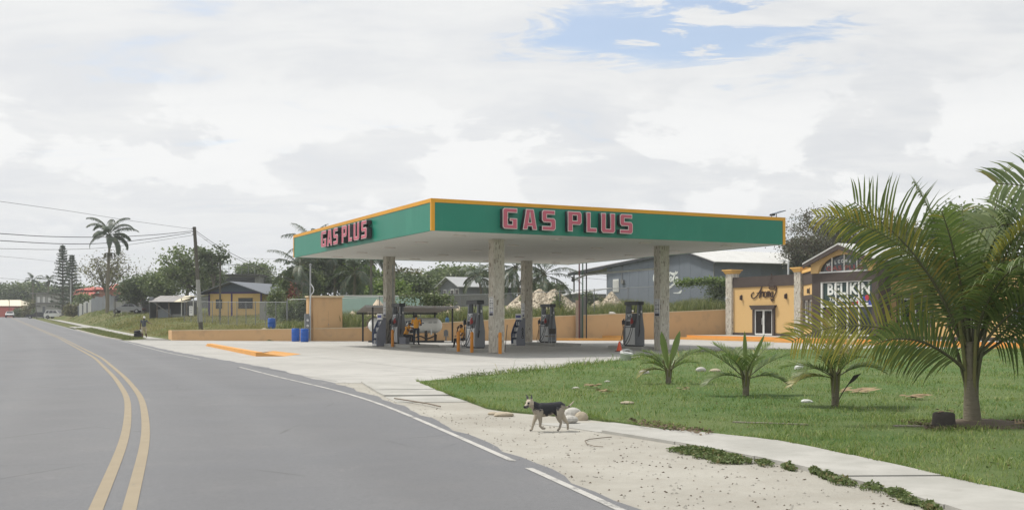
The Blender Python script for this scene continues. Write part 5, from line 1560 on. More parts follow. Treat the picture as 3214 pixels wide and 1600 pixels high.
# ---------------------------------------------------------------- houses in the distance
def gable_house(name, lab, cat, P, rot, L, D, zb, ze, zr, mw, mr, mg=None, ov=.5, wins=(), ridge_x=True, door=None, trim=None):
    """gable ends at x=0 and x=L when ridge_x"""
    r = thing(name, lab, cat, (P[0], P[1], 0), rot)
    MB().box(0, L, 0, D, zb, ze).build('wall', M[mw], r)
    mg = mg or mw
    if ridge_x:
        MB().prism([(0,ze+.002),(D,ze+.002),(D/2,zr)], lambda p: (.0,p[0],p[1]), lambda p: (L,p[0],p[1])).build('gable', M[mg], r)
        for s in (0, 1):
            ye = -ov if s == 0 else D+ov; zz = ze-(zr-ze)/(D/2)*ov
            q = MB().add([(-ov,D/2,zr+.12),(L+ov,D/2,zr+.12),(L+ov,ye,zz+.1),(-ov,ye,zz+.1),(-ov,D/2,zr+.02),(L+ov,D/2,zr+.02),(L+ov,ye,zz),(-ov,ye,zz)],
                     [(0,1,2,3),(7,6,5,4),(0,4,5,1),(1,5,6,2),(2,6,7,3),(3,7,4,0)])
            q.build('roof', M[mr], r)
    else:
        MB().prism([(0,ze+.002),(L,ze+.002),(L/2,zr)], lambda p: (p[0],.0,p[1]), lambda p: (p[0],D,p[1])).build('gable', M[mg], r)
        for s in (0, 1):
            xe_ = -ov if s == 0 else L+ov; zz = ze-(zr-ze)/(L/2)*ov
            MB().add([(L/2,-ov,zr+.12),(L/2,D+ov,zr+.12),(xe_,D+ov,zz+.1),(xe_,-ov,zz+.1),(L/2,-ov,zr+.02),(L/2,D+ov,zr+.02),(xe_,D+ov,zz),(xe_,-ov,zz)],
                     [(3,2,1,0),(4,5,6,7),(0,1,5,4),(1,2,6,5),(2,3,7,6),(3,0,4,7)]).build('roof', M[mr], r)
    for (x, z, w, h, mf, mp2) in wins:
        f = MB().box(x-.08, x+w+.08, -.07, -.004, z-.08, z+h+.08).build('window', M[mf], r)
        MB().box(x, x+w, -.09, -.071, z, z+h).build('pane', M[mp2], f)
    return r
# grey wooden house beyond the block wall
Hc = at(1443, HY, 150); Gh = (Hc.x, 150)
gh = thing('wooden_house', 'grey board house with a pale metal roof above the block wall', 'house', (Hc.x, 150, 0), ROT_S)
gw_ = 7.4; zb = 3.2; ze = 6.35; zr_ = 7.65
for k in range(9):
    zc = zb+1.0+k*.34
    if zc+.33 > ze: break
    MB().box(-gw_, 0, .0+.0, .16, zc, zc+.33).build('wall_board', M['board_grey'], gh)
MB().box(-gw_, 0, .02, .15, zb, zb+.999).build('wall', M['board_grey'], gh)
for k in range(4):
    z0 = ze-.15+k*.33; f0, f1 = (z0-ze+.15)/(zr_-ze+.15), min(1, (z0+.32-ze+.15)/(zr_-ze+.15))
    MB().prism([(-gw_+gw_/2*f0, z0),(-gw_/2*f0, z0),(-gw_/2*f1, z0+.32),(-gw_+gw_/2*f1, z0+.32)], lambda p: (p[0],.0,p[1]), lambda p: (p[0],.14,p[1])).build('wall_board', M['board_grey'], gh)
MB().box(-.15, .0, .17, 3.6, zb, ze).box(-.15,.0,9.4,14,zb,ze).box(-1.8,-1.7,3.6,9.4,zb,ze).build('side_wall', M['board_grey'], gh)
MB().box(-.12,.0,3.62,9.38,zb,zb+1.9).build('porch_rail', M['board_grey'], gh)
for y in (3.9, 6.6, 9.2): MB().box(-.13,.0,y,y+.13,zb+1.9,ze).build('porch_post', M['shutter_white'], gh)
MB().box(-1.69,-1.66,5.2,6.4,zb+.6,zb+2.7).box(-1.69,-1.66,7.2,8.5,zb+1.4,zb+2.6).build('window', M['window_dark'], gh)
MB().box(0.004,.05,10.5,11.6,zb+1.4,zb+2.7).build('window', M['window_dark'], gh)
for s in (0, 1):
    xe_ = -gw_-.6-2.6 if s == 0 else .7; slope = (zr_-ze)/(gw_/2); zz = zr_-slope*(gw_/2+.6) - (.55 if s == 0 else 0)
    if s == 0:
        pts = [(-gw_/2, zr_), (-gw_-.3, ze-.05), (xe_, zz)]
    else: pts = [(-gw_/2, zr_), (xe_, zz)]
    for i in range(len(pts)-1):
        (xa_, za_), (xb_, zb2) = pts[i], pts[i+1]
        for k in range(8):
            y0, y1 = -.6+k*1.95, -.6+(k+1)*1.95-.02
            fs = [(0,1,2,3),(7,6,5,4),(0,4,5,1),(1,5,6,2),(2,6,7,3),(3,7,4,0)]
            if xb_ < xa_: fs = [tuple(reversed(f)) for f in fs]
            MB().add([(xa_,y0,za_+.12),(xb_,y0,zb2+.12),(xb_,y1,zb2+.12),(xa_,y1,za_+.12),(xa_,y0,za_),(xb_,y0,zb2),(xb_,y1,zb2),(xa_,y1,za_)], fs).build('roof_sheet', M['roof_grey'], gh)
for x, w in ((-5.6, .75), (-3.0, .9), (-1.4, .95)):
    f = MB().box(x-.1, x+w+.1, -.06, -.003, zb+1.25, zb+2.75).build('window', M['shutter_white'], gh)
    MB().box(x, x+w, -.075, -.061, zb+1.35, zb+2.65).build('pane', M['window_dark'], f)
# yellow house with the blue gable
p0, p1 = at(655, 972, 126), at(822, 972, 124)
yh = gable_house('yellow_house', 'yellow house with purple trim and a blue boarded gable behind the fence', 'house', (p0.x, 126), math.atan2(p1.y-p0.y, p1.x-p0.x), (p1-p0).length, 9, 2.0, 4.85, 5.95, 'house_yellow', 'roof_bluegrey', 'gable_blue', 1.2,
    [(1.0, 2.9, .85, 1.1, 'house_yellow', 'window_dark'), (4.0, 2.9, 1.9, 1.25, 'house_yellow', 'window_dark')], ridge_x=False)
L = (p1-p0).length
for k, x in enumerate((0.0, 3.0, L-.18)): MB().box(x-.01, x+.19, -.05, -.004, 2.0, 4.84).build('trim_post', M['house_purple'], yh)
MB().box(-.02, L+.02, -.055, -.003, 4.66, 4.86).build('trim_band', M['house_purple'], yh)
MB().add([(-3.3,-1.2,4.15),(.2,-1.2,4.55),(.2,1.6,4.7),(-3.3,1.6,4.3),(-3.3,-1.2,4.1),(.2,-1.2,4.5),(.2,1.6,4.65),(-3.3,1.6,4.25)], [(0,1,2,3),(7,6,5,4),(0,4,5,1),(1,5,6,2),(2,6,7,3),(3,7,4,0)]).build('awning', M['roof_metal'], yh)
for x in (-3.1, -1.5): MB().box(x, x+.1, -1.0, -.9, 2.0, 4.1).build('awning_post', M['shutter_white'], yh)
# dark flat roofed building behind it
p0, p1 = at(622, 860, 165), at(812, 862, 165)
db = thing('flat_roofed_building', 'dark flat roofed concrete building behind the yellow house', 'building', (p0.x, 165, 0))
L = p1.x-p0.x; zt = p0.z
MB().box(0, L, 0, 9, 2.5, zt-.25).build('wall', M['block_grey'], db)
MB().box(-.5, L+.3, -.6, 9.3, zt-.248, zt).build('roof', M['dark_roof'], db)
MB().box(.5, L-.6, -.02, -.004, zt-1.9, zt-.5).build('window', M['window_dark'], db)
MB().box(.3, L-.3, -.03, -.003, zt-3.3, zt-2.1).build('balcony_wall', M['board_grey'], db)
for k in range(6): MB().box(3.6+k*1.0,3.66+k*1.0,.5,.56,zt+.002,zt+1.5).build('rail_post', M['steel_grey'], db)
MB().box(3.6,8.66,.51,.55,zt+1.4,zt+1.45).box(3.6,8.66,.51,.55,zt+.8,zt+.84).build('roof_rail', M['steel_grey'], db)
# lean-to shed of metal sheets
p0, p1 = at(470, 986, 126), at(573, 986, 124)
sh_ = thing('tin_shed', 'open tin shed of grey and white metal sheets on the grassy bank', 'shed', (p0.x, 126, 0), 0)
zb = tz(p0.x, 126)-.2; L = p1.x-p0.x; zh = at(0, 940, 126).z
for k in range(3):
    MB().box(-.05-.03*(k%2), .0-.03*(k%2), k*1.25, k*1.25+1.23, zb, zh+.35-.1*k).build('wall_sheet', M['zinc_fence'], sh_)
MB().box(0, L, 3.6, 3.7, zb, zh).build('back_wall', M['board_grey'], sh_)
MB().box(.95, L*.55, .02, .06, zb, zb+1.35).build('half_wall', M['zinc_fence'], sh_)
for k in range(6):
    x0, x1 = -.0+k*L*1.02/6+.9*(0), (k+1)*L*1.02/6-.02
    MB().add([(x0,-.6,zh-.25),(x1,-.6,zh-.25),(x1,3.8,zh+.55),(x0,3.8,zh+.55),(x0,-.6,zh-.3),(x1,-.6,zh-.3),(x1,3.8,zh+.5),(x0,3.8,zh+.5)], [(0,1,2,3),(7,6,5,4),(0,4,5,1),(1,5,6,2),(2,6,7,3),(3,7,4,0)]).build('roof_sheet', M['cream_roof'] if k > 3 else M['roof_rust'], sh_)
for x in (.9, 2.3, L-.1): MB().box(x, x+.1, -.3, -.2, zb, zh-.28).build('post', M['old_wood'], sh_)
MB().beam((.6,-.45,zh-.3), (2.8,-.5,zb+.55), .09, .09).build('leaning_prop', M['block_grey'], sh_)
MB().box(2.3,3.9,.4,1.0,zb,zb+.6).box(2.6,3.6,.3,.8,zb+.6,zb+.75).build('stored_boxes', M['concrete_house'], sh_)
# grey metal sheet fence, and the pickets beside it
p0, p1 = at(286, 976, 180), at(362, 978, 172)
mf = thing('sheet_fence', 'grey corrugated metal fence left of the wrecked car', 'fence', (0,0,0))
for k in range(6):
    a, b = p0.lerp(p1, k/6), p0.lerp(p1, (k+1)/6-.006)
    z = tz(a.x, a.y); h = 2.35+.12*math.sin(k*2.1)
    corrug(Vector((a.x,a.y,z-.2)), Vector((b.x,b.y,z-.2)), Vector((a.x,a.y,z+h)), Vector((b.x,b.y,z+h)), 6, .0).build('fence_sheet', M['zinc_fence'], mf)
pf = thing('picket_fence', 'pale weathered board fence under the small bushes by the road', 'fence', (0,0,0))
p0, p1 = at(244, 978, 186), at(285, 978, 182)
for k in range(9):
    a = p0.lerp(p1, k/9); z = tz(a.x, a.y); w = (p1-p0).length/9*.8
    MB().box(a.x, a.x+w, a.y-.02, a.y+.02, z-.1, z+1.9+.25*math.sin(k*1.7)).build('board', M['shutter_white'] if k % 3 else M['zinc_fence'], pf)
wallbox('yard_wall', 355, 470, 158, 150, 944, 'block_grey', 'dark board wall behind the wrecked cars', 'wall', .12)
# white notice board wired to the fence
p = at(600, 975, 108.5)
nb = thing('notice_board', 'white notice board wired to the corner of the chain link fence', 'sign', (p.x, 108.5, p.z), R(-30))
MB().box(-.27,.27,-.02,.02,-.48,.48).build('board', M['sticker_white'], nb)
q = MB()
for z in (.26, .0, -.22):
    for x in (-.18, -.06, .06): q.box(x, x+.09, -.026, -.021, z, z+.12)
q.build('faded_print', mat('faded_print', (.36,.36,.38), .6), nb)
# red roofed house
p0, p1 = at(240, 945, 215), at(392, 945, 212)
rh = thing('red_roofed_house', 'salmon house with red metal roofs behind the bare trees', 'house', (p0.x, 215, 0))
L = p1.x-p0.x; zb = 3.0
def hip(mb, x0, x1, y0, y1, z0, z1, ov=.6, ridge=.35):
    a, b = x0-ov, x1+ov; c, d2 = y0-ov, y1+ov; xm0, xm1 = a+(b-a)*ridge, b-(b-a)*ridge; ym = (c+d2)/2
    return mb.add([(a,c,z0),(b,c,z0),(b,d2,z0),(a,d2,z0),(xm0,ym,z1),(xm1,ym,z1),(a,c,z0-.15),(b,c,z0-.15),(b,d2,z0-.15),(a,d2,z0-.15)], [(0,1,5,4),(1,2,5),(2,3,4,5),(3,0,4),(6,7,1,0),(7,8,2,1),(8,9,3,2),(9,6,0,3),(9,8,7,6)])
z1 = at(0, 908, 215).z
MB().box(L*.42, L, 0, 8, zb, z1).build('wall', M['house_salmon'], rh)
hip(MB(), L*.40, L, 0, 8, z1+.01, at(0, 889, 215).z, .8).build('roof', M['roof_red'], rh)
MB().box(0, L*.41, 1, 8, zb, z1-.8).build('wall', M['house_salmon'], rh)
hip(MB(), 0, L*.40, 1, 8, z1-.1, at(0, 898, 215).z, .5).build('roof', M['roof_red'], rh)
MB().add([(-.6,-2.2,z1-1.2),(L*.36,-2.2,z1-1.2),(L*.36,1,z1-.4),(-.6,1,z1-.4)], [(0,1,2,3)]).add([(-.6,-2.2,z1-1.35),(L*.36,-2.2,z1-1.35),(L*.36,-2.2,z1-1.2),(-.6,-2.2,z1-1.2)], [(0,1,2,3)]).build('porch_roof', M['roof_red'], rh)
for x in (L*.62, L*.78, L*.9):
    ar = [(x+.8*math.cos(R(t)), z1-2.0+1.0*math.sin(R(t))) for t in range(0, 181, 20)] + [(x-.8, zb), (x+.8, zb)]
    MB().prism(ar, lambda p: (p[0],-.05,p[1]), lambda p: (p[0],-.004,p[1])).build('archway', M['window_dark'], rh)
for x in (L*.44, L*.49): MB().box(x, x+.5, -.25, -.004, zb, z1-.01).build('pier', M['house_salmon'], rh)
# grey two storey house by the road
p0, p1 = at(112, 990, 232), at(204, 990, 230)
ch = thing('concrete_house', 'grey two storey concrete house with white shutters beside the road', 'house', (p0.x, 232, 0))
L = p1.x-p0.x; zb = 1.2; zt = at(0, 922, 232).z; zm = at(0, 951, 232).z
MB().box(0, L, 0, 7, zb, zm-.10).build('ground_floor', M['concrete_house'], ch)
MB().box(0, L, .05, 7, zm+.08, zt).build('upper_floor', M['concrete_house'], ch)
MB().box(-.2, L+.2, -.45, 7, zm-.10, zm+.08).build('floor_slab', M['block_grey'], ch)
MB().box(-1.0, L+.5, -.8, 7.5, zt+.001, zt+.22).build('roof', M['block_grey'], ch)
for k, x in enumerate((.35, 1.5, 2.7)):
    f = MB().box(x-.07, x+.67, -.02, .048, zm+.1, zm+1.5).build('shutter_frame', M['block_grey'], ch)
    MB().box(x, x+.6, -.04, -.021, zm+.12, zm+1.42).build('shutter', M['shutter_white'], f)
f = MB().box(1.3, 2.3, -.06, -.004, zb, zm-.55).build('door_frame', M['concrete_house'], ch)
MB().box(1.5, 2.1, -.08, -.061, zb, zm-.75).build('door', M['board_grey'], f)
for x in (.25, 2.5, 4.6): MB().box(x, x+.8, -.45, -.004, zm-.75, zm-.5).build('canopy_hood', M['block_grey'], ch)
f = MB().box(L-.9, L+.2, -.9, -.7, zm+.85, zm+1.5).build('sign_frame', M['shutter_white'], ch)
MB().box(L-.8, L+.1, -.92, -.901, zm+.92, zm+1.43).build('panel', M['board_grey'], f)
# pale roofed low building at the far left
p0, p1 = at(-60, 985, 262), at(72, 985, 262)
lb = thing('low_building', 'low building with a cream roof and salmon walls at the far end of the road', 'building', (p0.x, 262, 0))
L = p1.x-p0.x; zb = 1.0; z1 = at(0, 960, 262).z; z2 = at(0, 940, 262).z
MB().box(0, L-1.2, 0, 8, zb, z1).build('wall', M['house_salmon'], lb)
MB().add([(-1,-1,z1),(L,-1,z1),(L-2.4,4,z2),(-1,4,z2),(L,9,z1),(-1,9,z1)], [(0,1,2,3),(1,4,2),(4,5,3,2)]).build('roof', M['cream_roof'], lb)
MB().box(L*.55, L-1.4, -2.5, -.02, zb, z1-.35).build('porch_wall', M['roof_red'], lb)
# dark low shed right of the rubble, beside the warehouse
p0 = at(1905, 905, 121)
sx = thing('grey_store', 'small grey store with a pale roof tucked against the warehouse porch', 'shed', (p0.x-4.5, 119, 0), R(15))
MB().box(0, 4.5, 0, 4, 2, 4.5).build('wall', M['block_grey'], sx)
MB().add([(-.4,-.4,4.4),(5,-.4,5.2),(5,4.4,5.2),(-.4,4.4,4.4),(-.4,-.4,4.3),(5,-.4,5.1),(5,4.4,5.1),(-.4,4.4,4.3)], [(0,1,2,3),(7,6,5,4),(0,4,5,1),(1,5,6,2),(2,6,7,3),(3,7,4,0)]).build('roof', M['roof_metal'], sx)
MB().box(3.0, 3.9, -.04, -.004, 3.1, 4.0).build('window', M['window_dark'], sx)
# ---------------------------------------------------------------- grasses
def blades(xy, zs, h, w, lean, rng, seg2=False):
    """tapered blades rooted at xy; each a bent strip"""
    n = len(xy); a = rng.uniform(0, 2*math.pi, n); b = rng.uniform(0, 2*math.pi, n)
    root = np.column_stack([xy, zs]); dx = np.column_stack([np.cos(a), np.sin(a), np.zeros(n)])*(w/2)[:, None]
    ln = np.column_stack([np.cos(b), np.sin(b), np.zeros(n)])
    mid = root + ln*(lean*h*.35)[:, None] + np.column_stack([np.zeros((n, 2)), h*.62])
    tip = root + ln*(lean*h)[:, None] + np.column_stack([np.zeros((n, 2)), h*(1-.25*lean)])
    V = np.stack([root-dx, root+dx, mid-dx*.75, mid+dx*.75, tip], 1).reshape(-1, 3)
    o = np.arange(n)[:, None]*5
    F = np.concatenate([o+np.array([[0, 1, 3]]), o+np.array([[0, 3, 2]]), o+np.array([[2, 3, 4]])], 0)
    return V, F
def scatter(n, x0, x1, y0, y1, rng): return np.column_stack([rng.uniform(x0, x1, n), rng.uniform(y0, y1, n)])
def in_view(xy, m=60):
    px = CX + xy[:, 0]/np.maximum(xy[:, 1], .1)*FPX
    return (px > -m) & (px < 3214+m*6) & (xy[:, 1] > 6)
r6 = np.random.default_rng(5)
parts = []
for (n, y0, y1, hs, ws) in ((150000, 7.5, 17, (.03, .085), .006), (110000, 17, 30, (.035, .09), .010), (70000, 30, 55, (.04, .11), .018)):
    xy = scatter(n, -3, 28 if y1 > 20 else 12, y0, y1, r6)
    xy = xy[in_view(xy)]; xy = xy[inpoly(xy[:, 0], xy[:, 1], LAWN)]
    cl_ = np.sin(xy[:, 0]*3.1+np.sin(xy[:, 1]*2.3)*1.7)*np.sin(xy[:, 1]*2.7+np.sin(xy[:, 0]*1.9))
    patch = np.sin(xy[:, 0]*.7+1.1*np.sin(xy[:, 1]*.45))*np.cos(xy[:, 1]*.55)
    keep = r6.uniform(0, 1, len(xy)) < .55+.25*cl_+.2*patch; xy, cl_ = xy[keep], cl_[keep]
    h = r6.uniform(hs[0], hs[1], len(xy))*(1+.45*cl_)*(1+(r6.uniform(0, 1, len(xy)) > .97)*1.2)
    back = smooth(edge_dist(xy[:, 0], xy[:, 1], LAWN[len(LAWN)//2-8:]), 2.5, 0)*(xy[:, 1] > 30)
    h = h*(1+1.3*back)
    parts.append(blades(xy, lawn_z(xy[:, 0], xy[:, 1])-.01, h, np.full(len(xy), ws)*r6.uniform(.6, 1.3, len(xy)), r6.uniform(.3, 1.1, len(xy)), r6))
def join(parts):
    Vs, Fs, o = [], [], 0
    for V, F in parts: Vs.append(V); Fs.append(F+o); o += len(V)
    return np.concatenate(Vs), np.concatenate(Fs)
ip_ = resamp(INNER, 9000); ip_ = ip_[(ip_[:, 1] > 8)]
ip_ = ip_+np.abs(r6.normal(size=ip_.shape))*np.array([.10, .07])*np.abs(np.sin(ip_[:, 1:2]*2.1)+.6*np.sin(ip_[:, 1:2]*5.3))-np.array([.03, 0])
parts.append(blades(ip_, np.full(len(ip_), .012), r6.uniform(.04, .13, len(ip_))*(.7+.5*np.sin(ip_[:, 1]*3.7)), np.full(len(ip_), .007), r6.uniform(.4, 1.3, len(ip_)), r6))
V, F = join(parts)
link('lawn_grass', npmesh('lawn_grass', V, F, M['lawn_blade']), kind='stuff')
# broad low leaves in the lawn, and weeds along the footpath
def leaflets(C, L, W, rng, up=.5, tilt=None):
    n = len(C)
    d = rng.normal(size=(n, 3)); d[:, 2] = np.abs(d[:, 2])*up if tilt is None else d[:, 2]*tilt; d /= np.linalg.norm(d, axis=1)[:, None]
    s = np.cross(d, rng.normal(size=(n, 3))); s /= np.linalg.norm(s, axis=1)[:, None]+1e-9
    L = np.asarray(L)[:, None] if np.ndim(L) else L; W = np.asarray(W)[:, None] if np.ndim(W) else W
    V = np.stack([C-d*L*.5, C+s*W*.5, C+d*L*.5, C-s*W*.5], 1).reshape(-1, 3)
    F = np.arange(n*4).reshape(n, 4); return V, F
xy = scatter(26000, -3, 22, 8, 50, r6); xy = xy[in_view(xy)]; xy = xy[inpoly(xy[:, 0], xy[:, 1], LAWN)]
pt = np.sin(xy[:, 0]*1.7+2*np.sin(xy[:, 1]*.9))*np.sin(xy[:, 1]*1.3); xy = xy[r6.uniform(0, 1, len(xy)) < .35+.6*pt]
C = np.column_stack([xy, lawn_z(xy[:, 0], xy[:, 1])+r6.uniform(.02, .07, len(xy))])
V, F = leaflets(C, r6.uniform(.02, .05, len(C)), r6.uniform(.012, .03, len(C)), r6)
link('lawn_weeds', npmesh('lawn_weeds', V, F, M['weed_leaf']), kind='stuff')
def weedpatch(name, centres, lab, dens, hmax, seed):
    rng = np.random.default_rng(seed); Vs = []; Fs = []; A = []; B = []
    for (x, y, rx_, ry_, amt) in centres:
        n = int(dens*amt); p = rng.normal(size=(n, 2))*.5; p = p[np.hypot(p[:, 0], p[:, 1]) < 1]
        xy = np.column_stack([x+p[:, 0]*rx_, y+p[:, 1]*ry_]); h = rng.uniform(.2, 1, len(xy))*hmax*(1.1-np.hypot(p[:, 0], p[:, 1]))
        A.append(blades(xy, np.full(len(xy), -.02), h*1.1+.02, np.full(len(xy), .008), rng.uniform(.3, 1.2, len(xy)), rng))
        C = np.column_stack([xy, h*rng.uniform(.3, .95, len(xy))+.01]); B.append(leaflets(C, rng.uniform(.03, .07, len(xy)), rng.uniform(.015, .035, len(xy)), rng))
    V1, F1 = join(A); V2, F2 = join(B)
    F2t = np.concatenate([F2[:, :3], F2[:, [0, 2, 3]]])
    V, F = join([(V1, F1), (V2, F2t)])
    return link(name, npmesh(name, V, F, M['weed_leaf']), kind='stuff')
cs = []
for px, py, a in ((2205, 1420, 1.0), (2250, 1432, .8), (2165, 1412, .6), (2300, 1446, .6)):
    X, Y = g(px, py); cs.append((X, Y, .30, .22, a))
o_pts = resamp(OUTER, 120)
for k in range(30, 95):
    p = o_pts[k]
    if 9.0 < p[1] < 11.9: cs.append((p[0]-.08+.07*math.sin(k*1.7), p[1], .10+.04*math.sin(k), .22, .24+.10*math.sin(k*1.3)))
weedpatch('verge_weeds', cs, '', 950, .075, 21)
cs = []
for k in range(34):
    t = k/33; px = 1335+(2150-1335)*t; py = 1197+(1112-1197)*t; X, Y = g(px, py)
    if k in (5, 6, 9, 12, 19, 20, 26, 27, 28, 29, 30, 31): cs.append((X+.2, Y+.3, .7, .5, .7))
for k in range(20): X, Y = g(2140+k*50, 1104); cs.append((X, Y, 1.3, .7, .8))
weedpatch('lawn_edge_weeds', cs, '', 260, .24, 22)
# pebbles and crumbs on the dirt, leaf litter
def pebbles(name, pts, r0, r1, m, seed):
    rr = random.Random(seed); mb = MB()
    for x, y, z in pts:
        r_ = rr.uniform(r0, r1); a = rr.uniform(0, 6.28)
        q = [Vector((math.cos(a+k*1.571)*r_*rr.uniform(.6, 1.3), math.sin(a+k*1.571)*r_*rr.uniform(.6, 1.3), 0)) for k in range(4)]
        c = Vector((x, y, z)); mb.add([c+v for v in q]+[c+Vector((rr.uniform(-.3,.3)*r_, rr.uniform(-.3,.3)*r_, r_*.7))], [(0,1,4),(1,2,4),(2,3,4),(3,0,4)])
    return mb.build(name, m, kind='stuff')
rr = random.Random(31); pts = []
while len(pts) < 1100:
    y = 8.5+19*rr.random()**1.5; x = float(line_x(y))+rr.uniform(.0, 3.6)
    ou = np.interp(y, [p[1] for p in OUTER[::-1]], [p[0] for p in OUTER[::-1]])
    if x > ou+.5: continue
    pts.append((x, y, -.014))
pebbles('pebbles', pts[:450], .006, .017, M['mulch'], 1)
pebbles('pale_pebbles', pts[450:], .006, .022, M['sandy_dirt'], 2)
def litter(name, n, box, z, m, seed, poly=None):
    rng = np.random.default_rng(seed); xy = scatter(n, *box, rng)
    if poly is not None: xy = xy[inpoly(xy[:, 0], xy[:, 1], poly)]
    C = np.column_stack([xy, np.full(len(xy), z)+rng.uniform(0, .03, len(xy))]); V, F = leaflets(C, rng.uniform(.03, .12, len(C)), rng.uniform(.015, .04, len(C)), rng, .25)
    return link(name, npmesh(name, V, F, m), kind='stuff')
lp2 = [g(1945, 1318), g(2260, 1362), g(2200, 1372), g(2020, 1345)]
litter('leaf_litter', 5000, (.5, 4.5, 13.5, 18.5), .035, mat('litter_brown', (.15, .115, .075), .9, .35, 9), 41, lp2)
# dry grass of the open lot, tall grass behind the wall
def lotgrass(name, n, xr, yr, hs, w, m, seed, cond=None, dens=None):
    rng = np.random.default_rng(seed); xy = scatter(n, *xr, *yr, rng)
    ok = in_lot(xy[:, 0], xy[:, 1]) & (e_road(xy[:, 0], xy[:, 1]) > 4.1); 
    if cond is not None: ok &= cond(xy[:, 0], xy[:, 1])
    xy = xy[ok]; xy = xy[in_view(xy, 20)]
    cl_ = .5+.5*np.sin(xy[:, 0]*.8+1.5*np.sin(xy[:, 1]*.35))*np.cos(xy[:, 1]*.6+xy[:, 0]*.25)
    xy = xy[rng.uniform(0, 1, len(xy)) < .35+.65*cl_]; cl_ = .5+.5*np.sin(xy[:, 0]*.8+1.5*np.sin(xy[:, 1]*.35))
    z = terrain(xy[:, 0], xy[:, 1])-.06
    d = xy[:, 1]-wall_y(xy[:, 0]); ins = (xy[:, 0] > -26.7) & (xy[:, 0] < 18.4) & (d < 3.2)
    wt_ = np.interp(xy[:, 0], [p[0] for p in WALL], WALL_TOP)
    z = np.where(ins, np.maximum(z, wt_-.05), z)
    h = rng.uniform(*hs, len(xy))*(.55+.7*cl_)
    V, F = blades(xy, z, h, np.full(len(xy), w)*rng.uniform(.6, 1.4, len(xy)), rng.uniform(.2, .8, len(xy)), rng)
    return link(name, npmesh(name, V, F, m), kind='stuff')
lotgrass('dry_grass', 90000, (-62, -14), (82, 135), (.12, .38), .035, M['dry_grass'], 51, lambda x, y: e_road(x, y) < 30)
lotgrass('bank_grass', 26000, (-90, -40), (118, 190), (.12, .40), .07, M['tall_grass'], 52, lambda x, y: e_road(x, y) < 12)
lotgrass('tall_grass', 60000, (-18, 19), (81, 101), (.5, 1.25), .05, M['tall_grass'], 53)
rng = np.random.default_rng(54); t_ = rng.uniform(84, 128, 9000); d_e = rng.uniform(.5, 2.3, 9000)
xy = np.column_stack([-30.8-(t_-83.6)*.5+d_e/BX, t_]); xy = xy[(t_ > 86.2)]
V, F = blades(xy, rz(xy[:, 1])-.03, rng.uniform(.1, .32, len(xy)), np.full(len(xy), .035), rng.uniform(.2, .8, len(xy)), rng)
link('verge_grass', npmesh('verge_grass', V, F, M['tall_grass']), kind='stuff')

# ---------------------------------------------------------------- trees
def branching(rr, h, base_r, crown_c, crown_r, nl, nb, trunk_frac=.45, wob=.06):
    """trunk and limbs as tubes; returns the mesh builder and the twig tips"""
    mb = MB(); tips = []
    top = Vector((rr.uniform(-.05,.05)*h, rr.uniform(-.05,.05)*h, h*trunk_frac))
    tr = [Vector((0,0,-.3)), Vector((rr.uniform(-wob,wob)*h*.3, 0, h*trunk_frac*.4)), top]
    mb.tube(smoothline([tuple(p) for p in tr], 4), [base_r*(1-.05*i) for i in range(9)], 8)
    for i in range(nl):
        a = 2*math.pi*(i+rr.uniform(-.3,.3))/nl; el = rr.uniform(-.25, 1.0)
        end = Vector(crown_c) + Vector((math.cos(a)*crown_r[0]*rr.uniform(.45,.85), math.sin(a)*crown_r[1]*rr.uniform(.45,.85), crown_r[2]*el*.8))
        st = tr[1].lerp(top, rr.uniform(.45, 1.0))
        mid = st.lerp(end, .5) + Vector((rr.uniform(-.08,.08)*h, rr.uniform(-.08,.08)*h, rr.uniform(0,.08)*h))
        P = [Vector(p) for p in smoothline([tuple(st), tuple(mid), tuple(end)], 4)]
        r0 = base_r*rr.uniform(.35,.5)
        mb.tube(P, [r0*(1-.75*k/(len(P)-1)) for k in range(len(P))], 6, caps=False)
        tips.append(end)
        for j in range(nb):
            s = P[rr.randrange(2, len(P))]
            d = Vector((rr.gauss(0,1), rr.gauss(0,1), rr.gauss(.25,.8))).normalized()
            e = s + Vector((d.x*crown_r[0], d.y*crown_r[1], d.z*crown_r[2]))*rr.uniform(.25,.55)
            q = e - Vector(crown_c); k = math.sqrt((q.x/crown_r[0])**2+(q.y/crown_r[1])**2+(q.z/crown_r[2])**2)
            if k > 1: e = Vector(crown_c)+q/k*rr.uniform(.92,1.05)
            m_ = s.lerp(e, .5)+Vector((0,0,rr.uniform(0,.03)*h))
            mb.tube([s, m_, e], [r0*.4, r0*.25, r0*.08], 5, caps=False)
            tips += [e, m_] if rr.random() < .5 else [e]
    return mb, tips
def tree(lab, loc, h, crown_c, crown_r, leaf, bark='bark', base_r=.2, nl=7, nb=7, per=60, L=.25, W=.14, clump=.6, seed=0, group=None, name='tree', trunk_frac=.45, cat='tree', fill=0):
    rr = random.Random(seed); rng = np.random.default_rng(seed)
    r = thing(name, lab, cat, loc, 0, group)
    mb, tips = branching(rr, h, base_r, crown_c, crown_r, nl, nb, trunk_frac)
    mb.build('trunk', M[bark], r)
    T = np.array([tuple(t) for t in tips])
    if fill:
        q = rng.normal(size=(fill, 3)); q /= np.linalg.norm(q, axis=1)[:, None]; q *= rng.uniform(.3, 1, (fill, 1))**.5
        T = np.concatenate([T, np.array(crown_c)+q*np.array(crown_r)*.95])
    sz = rng.uniform(.5, 1.25, len(T))
    C = np.repeat(T, per, 0) + rng.normal(size=(len(T)*per, 3))*(np.repeat(sz, per)*clump)[:, None]*np.array([1, 1, .62])*.55
    V, F = leaflets(C, rng.uniform(.6, 1.3, len(C))*L, rng.uniform(.6, 1.3, len(C))*W, rng, tilt=.6)
    link('crown', npmesh('crown', V, F, M[leaf]), r)
    return r
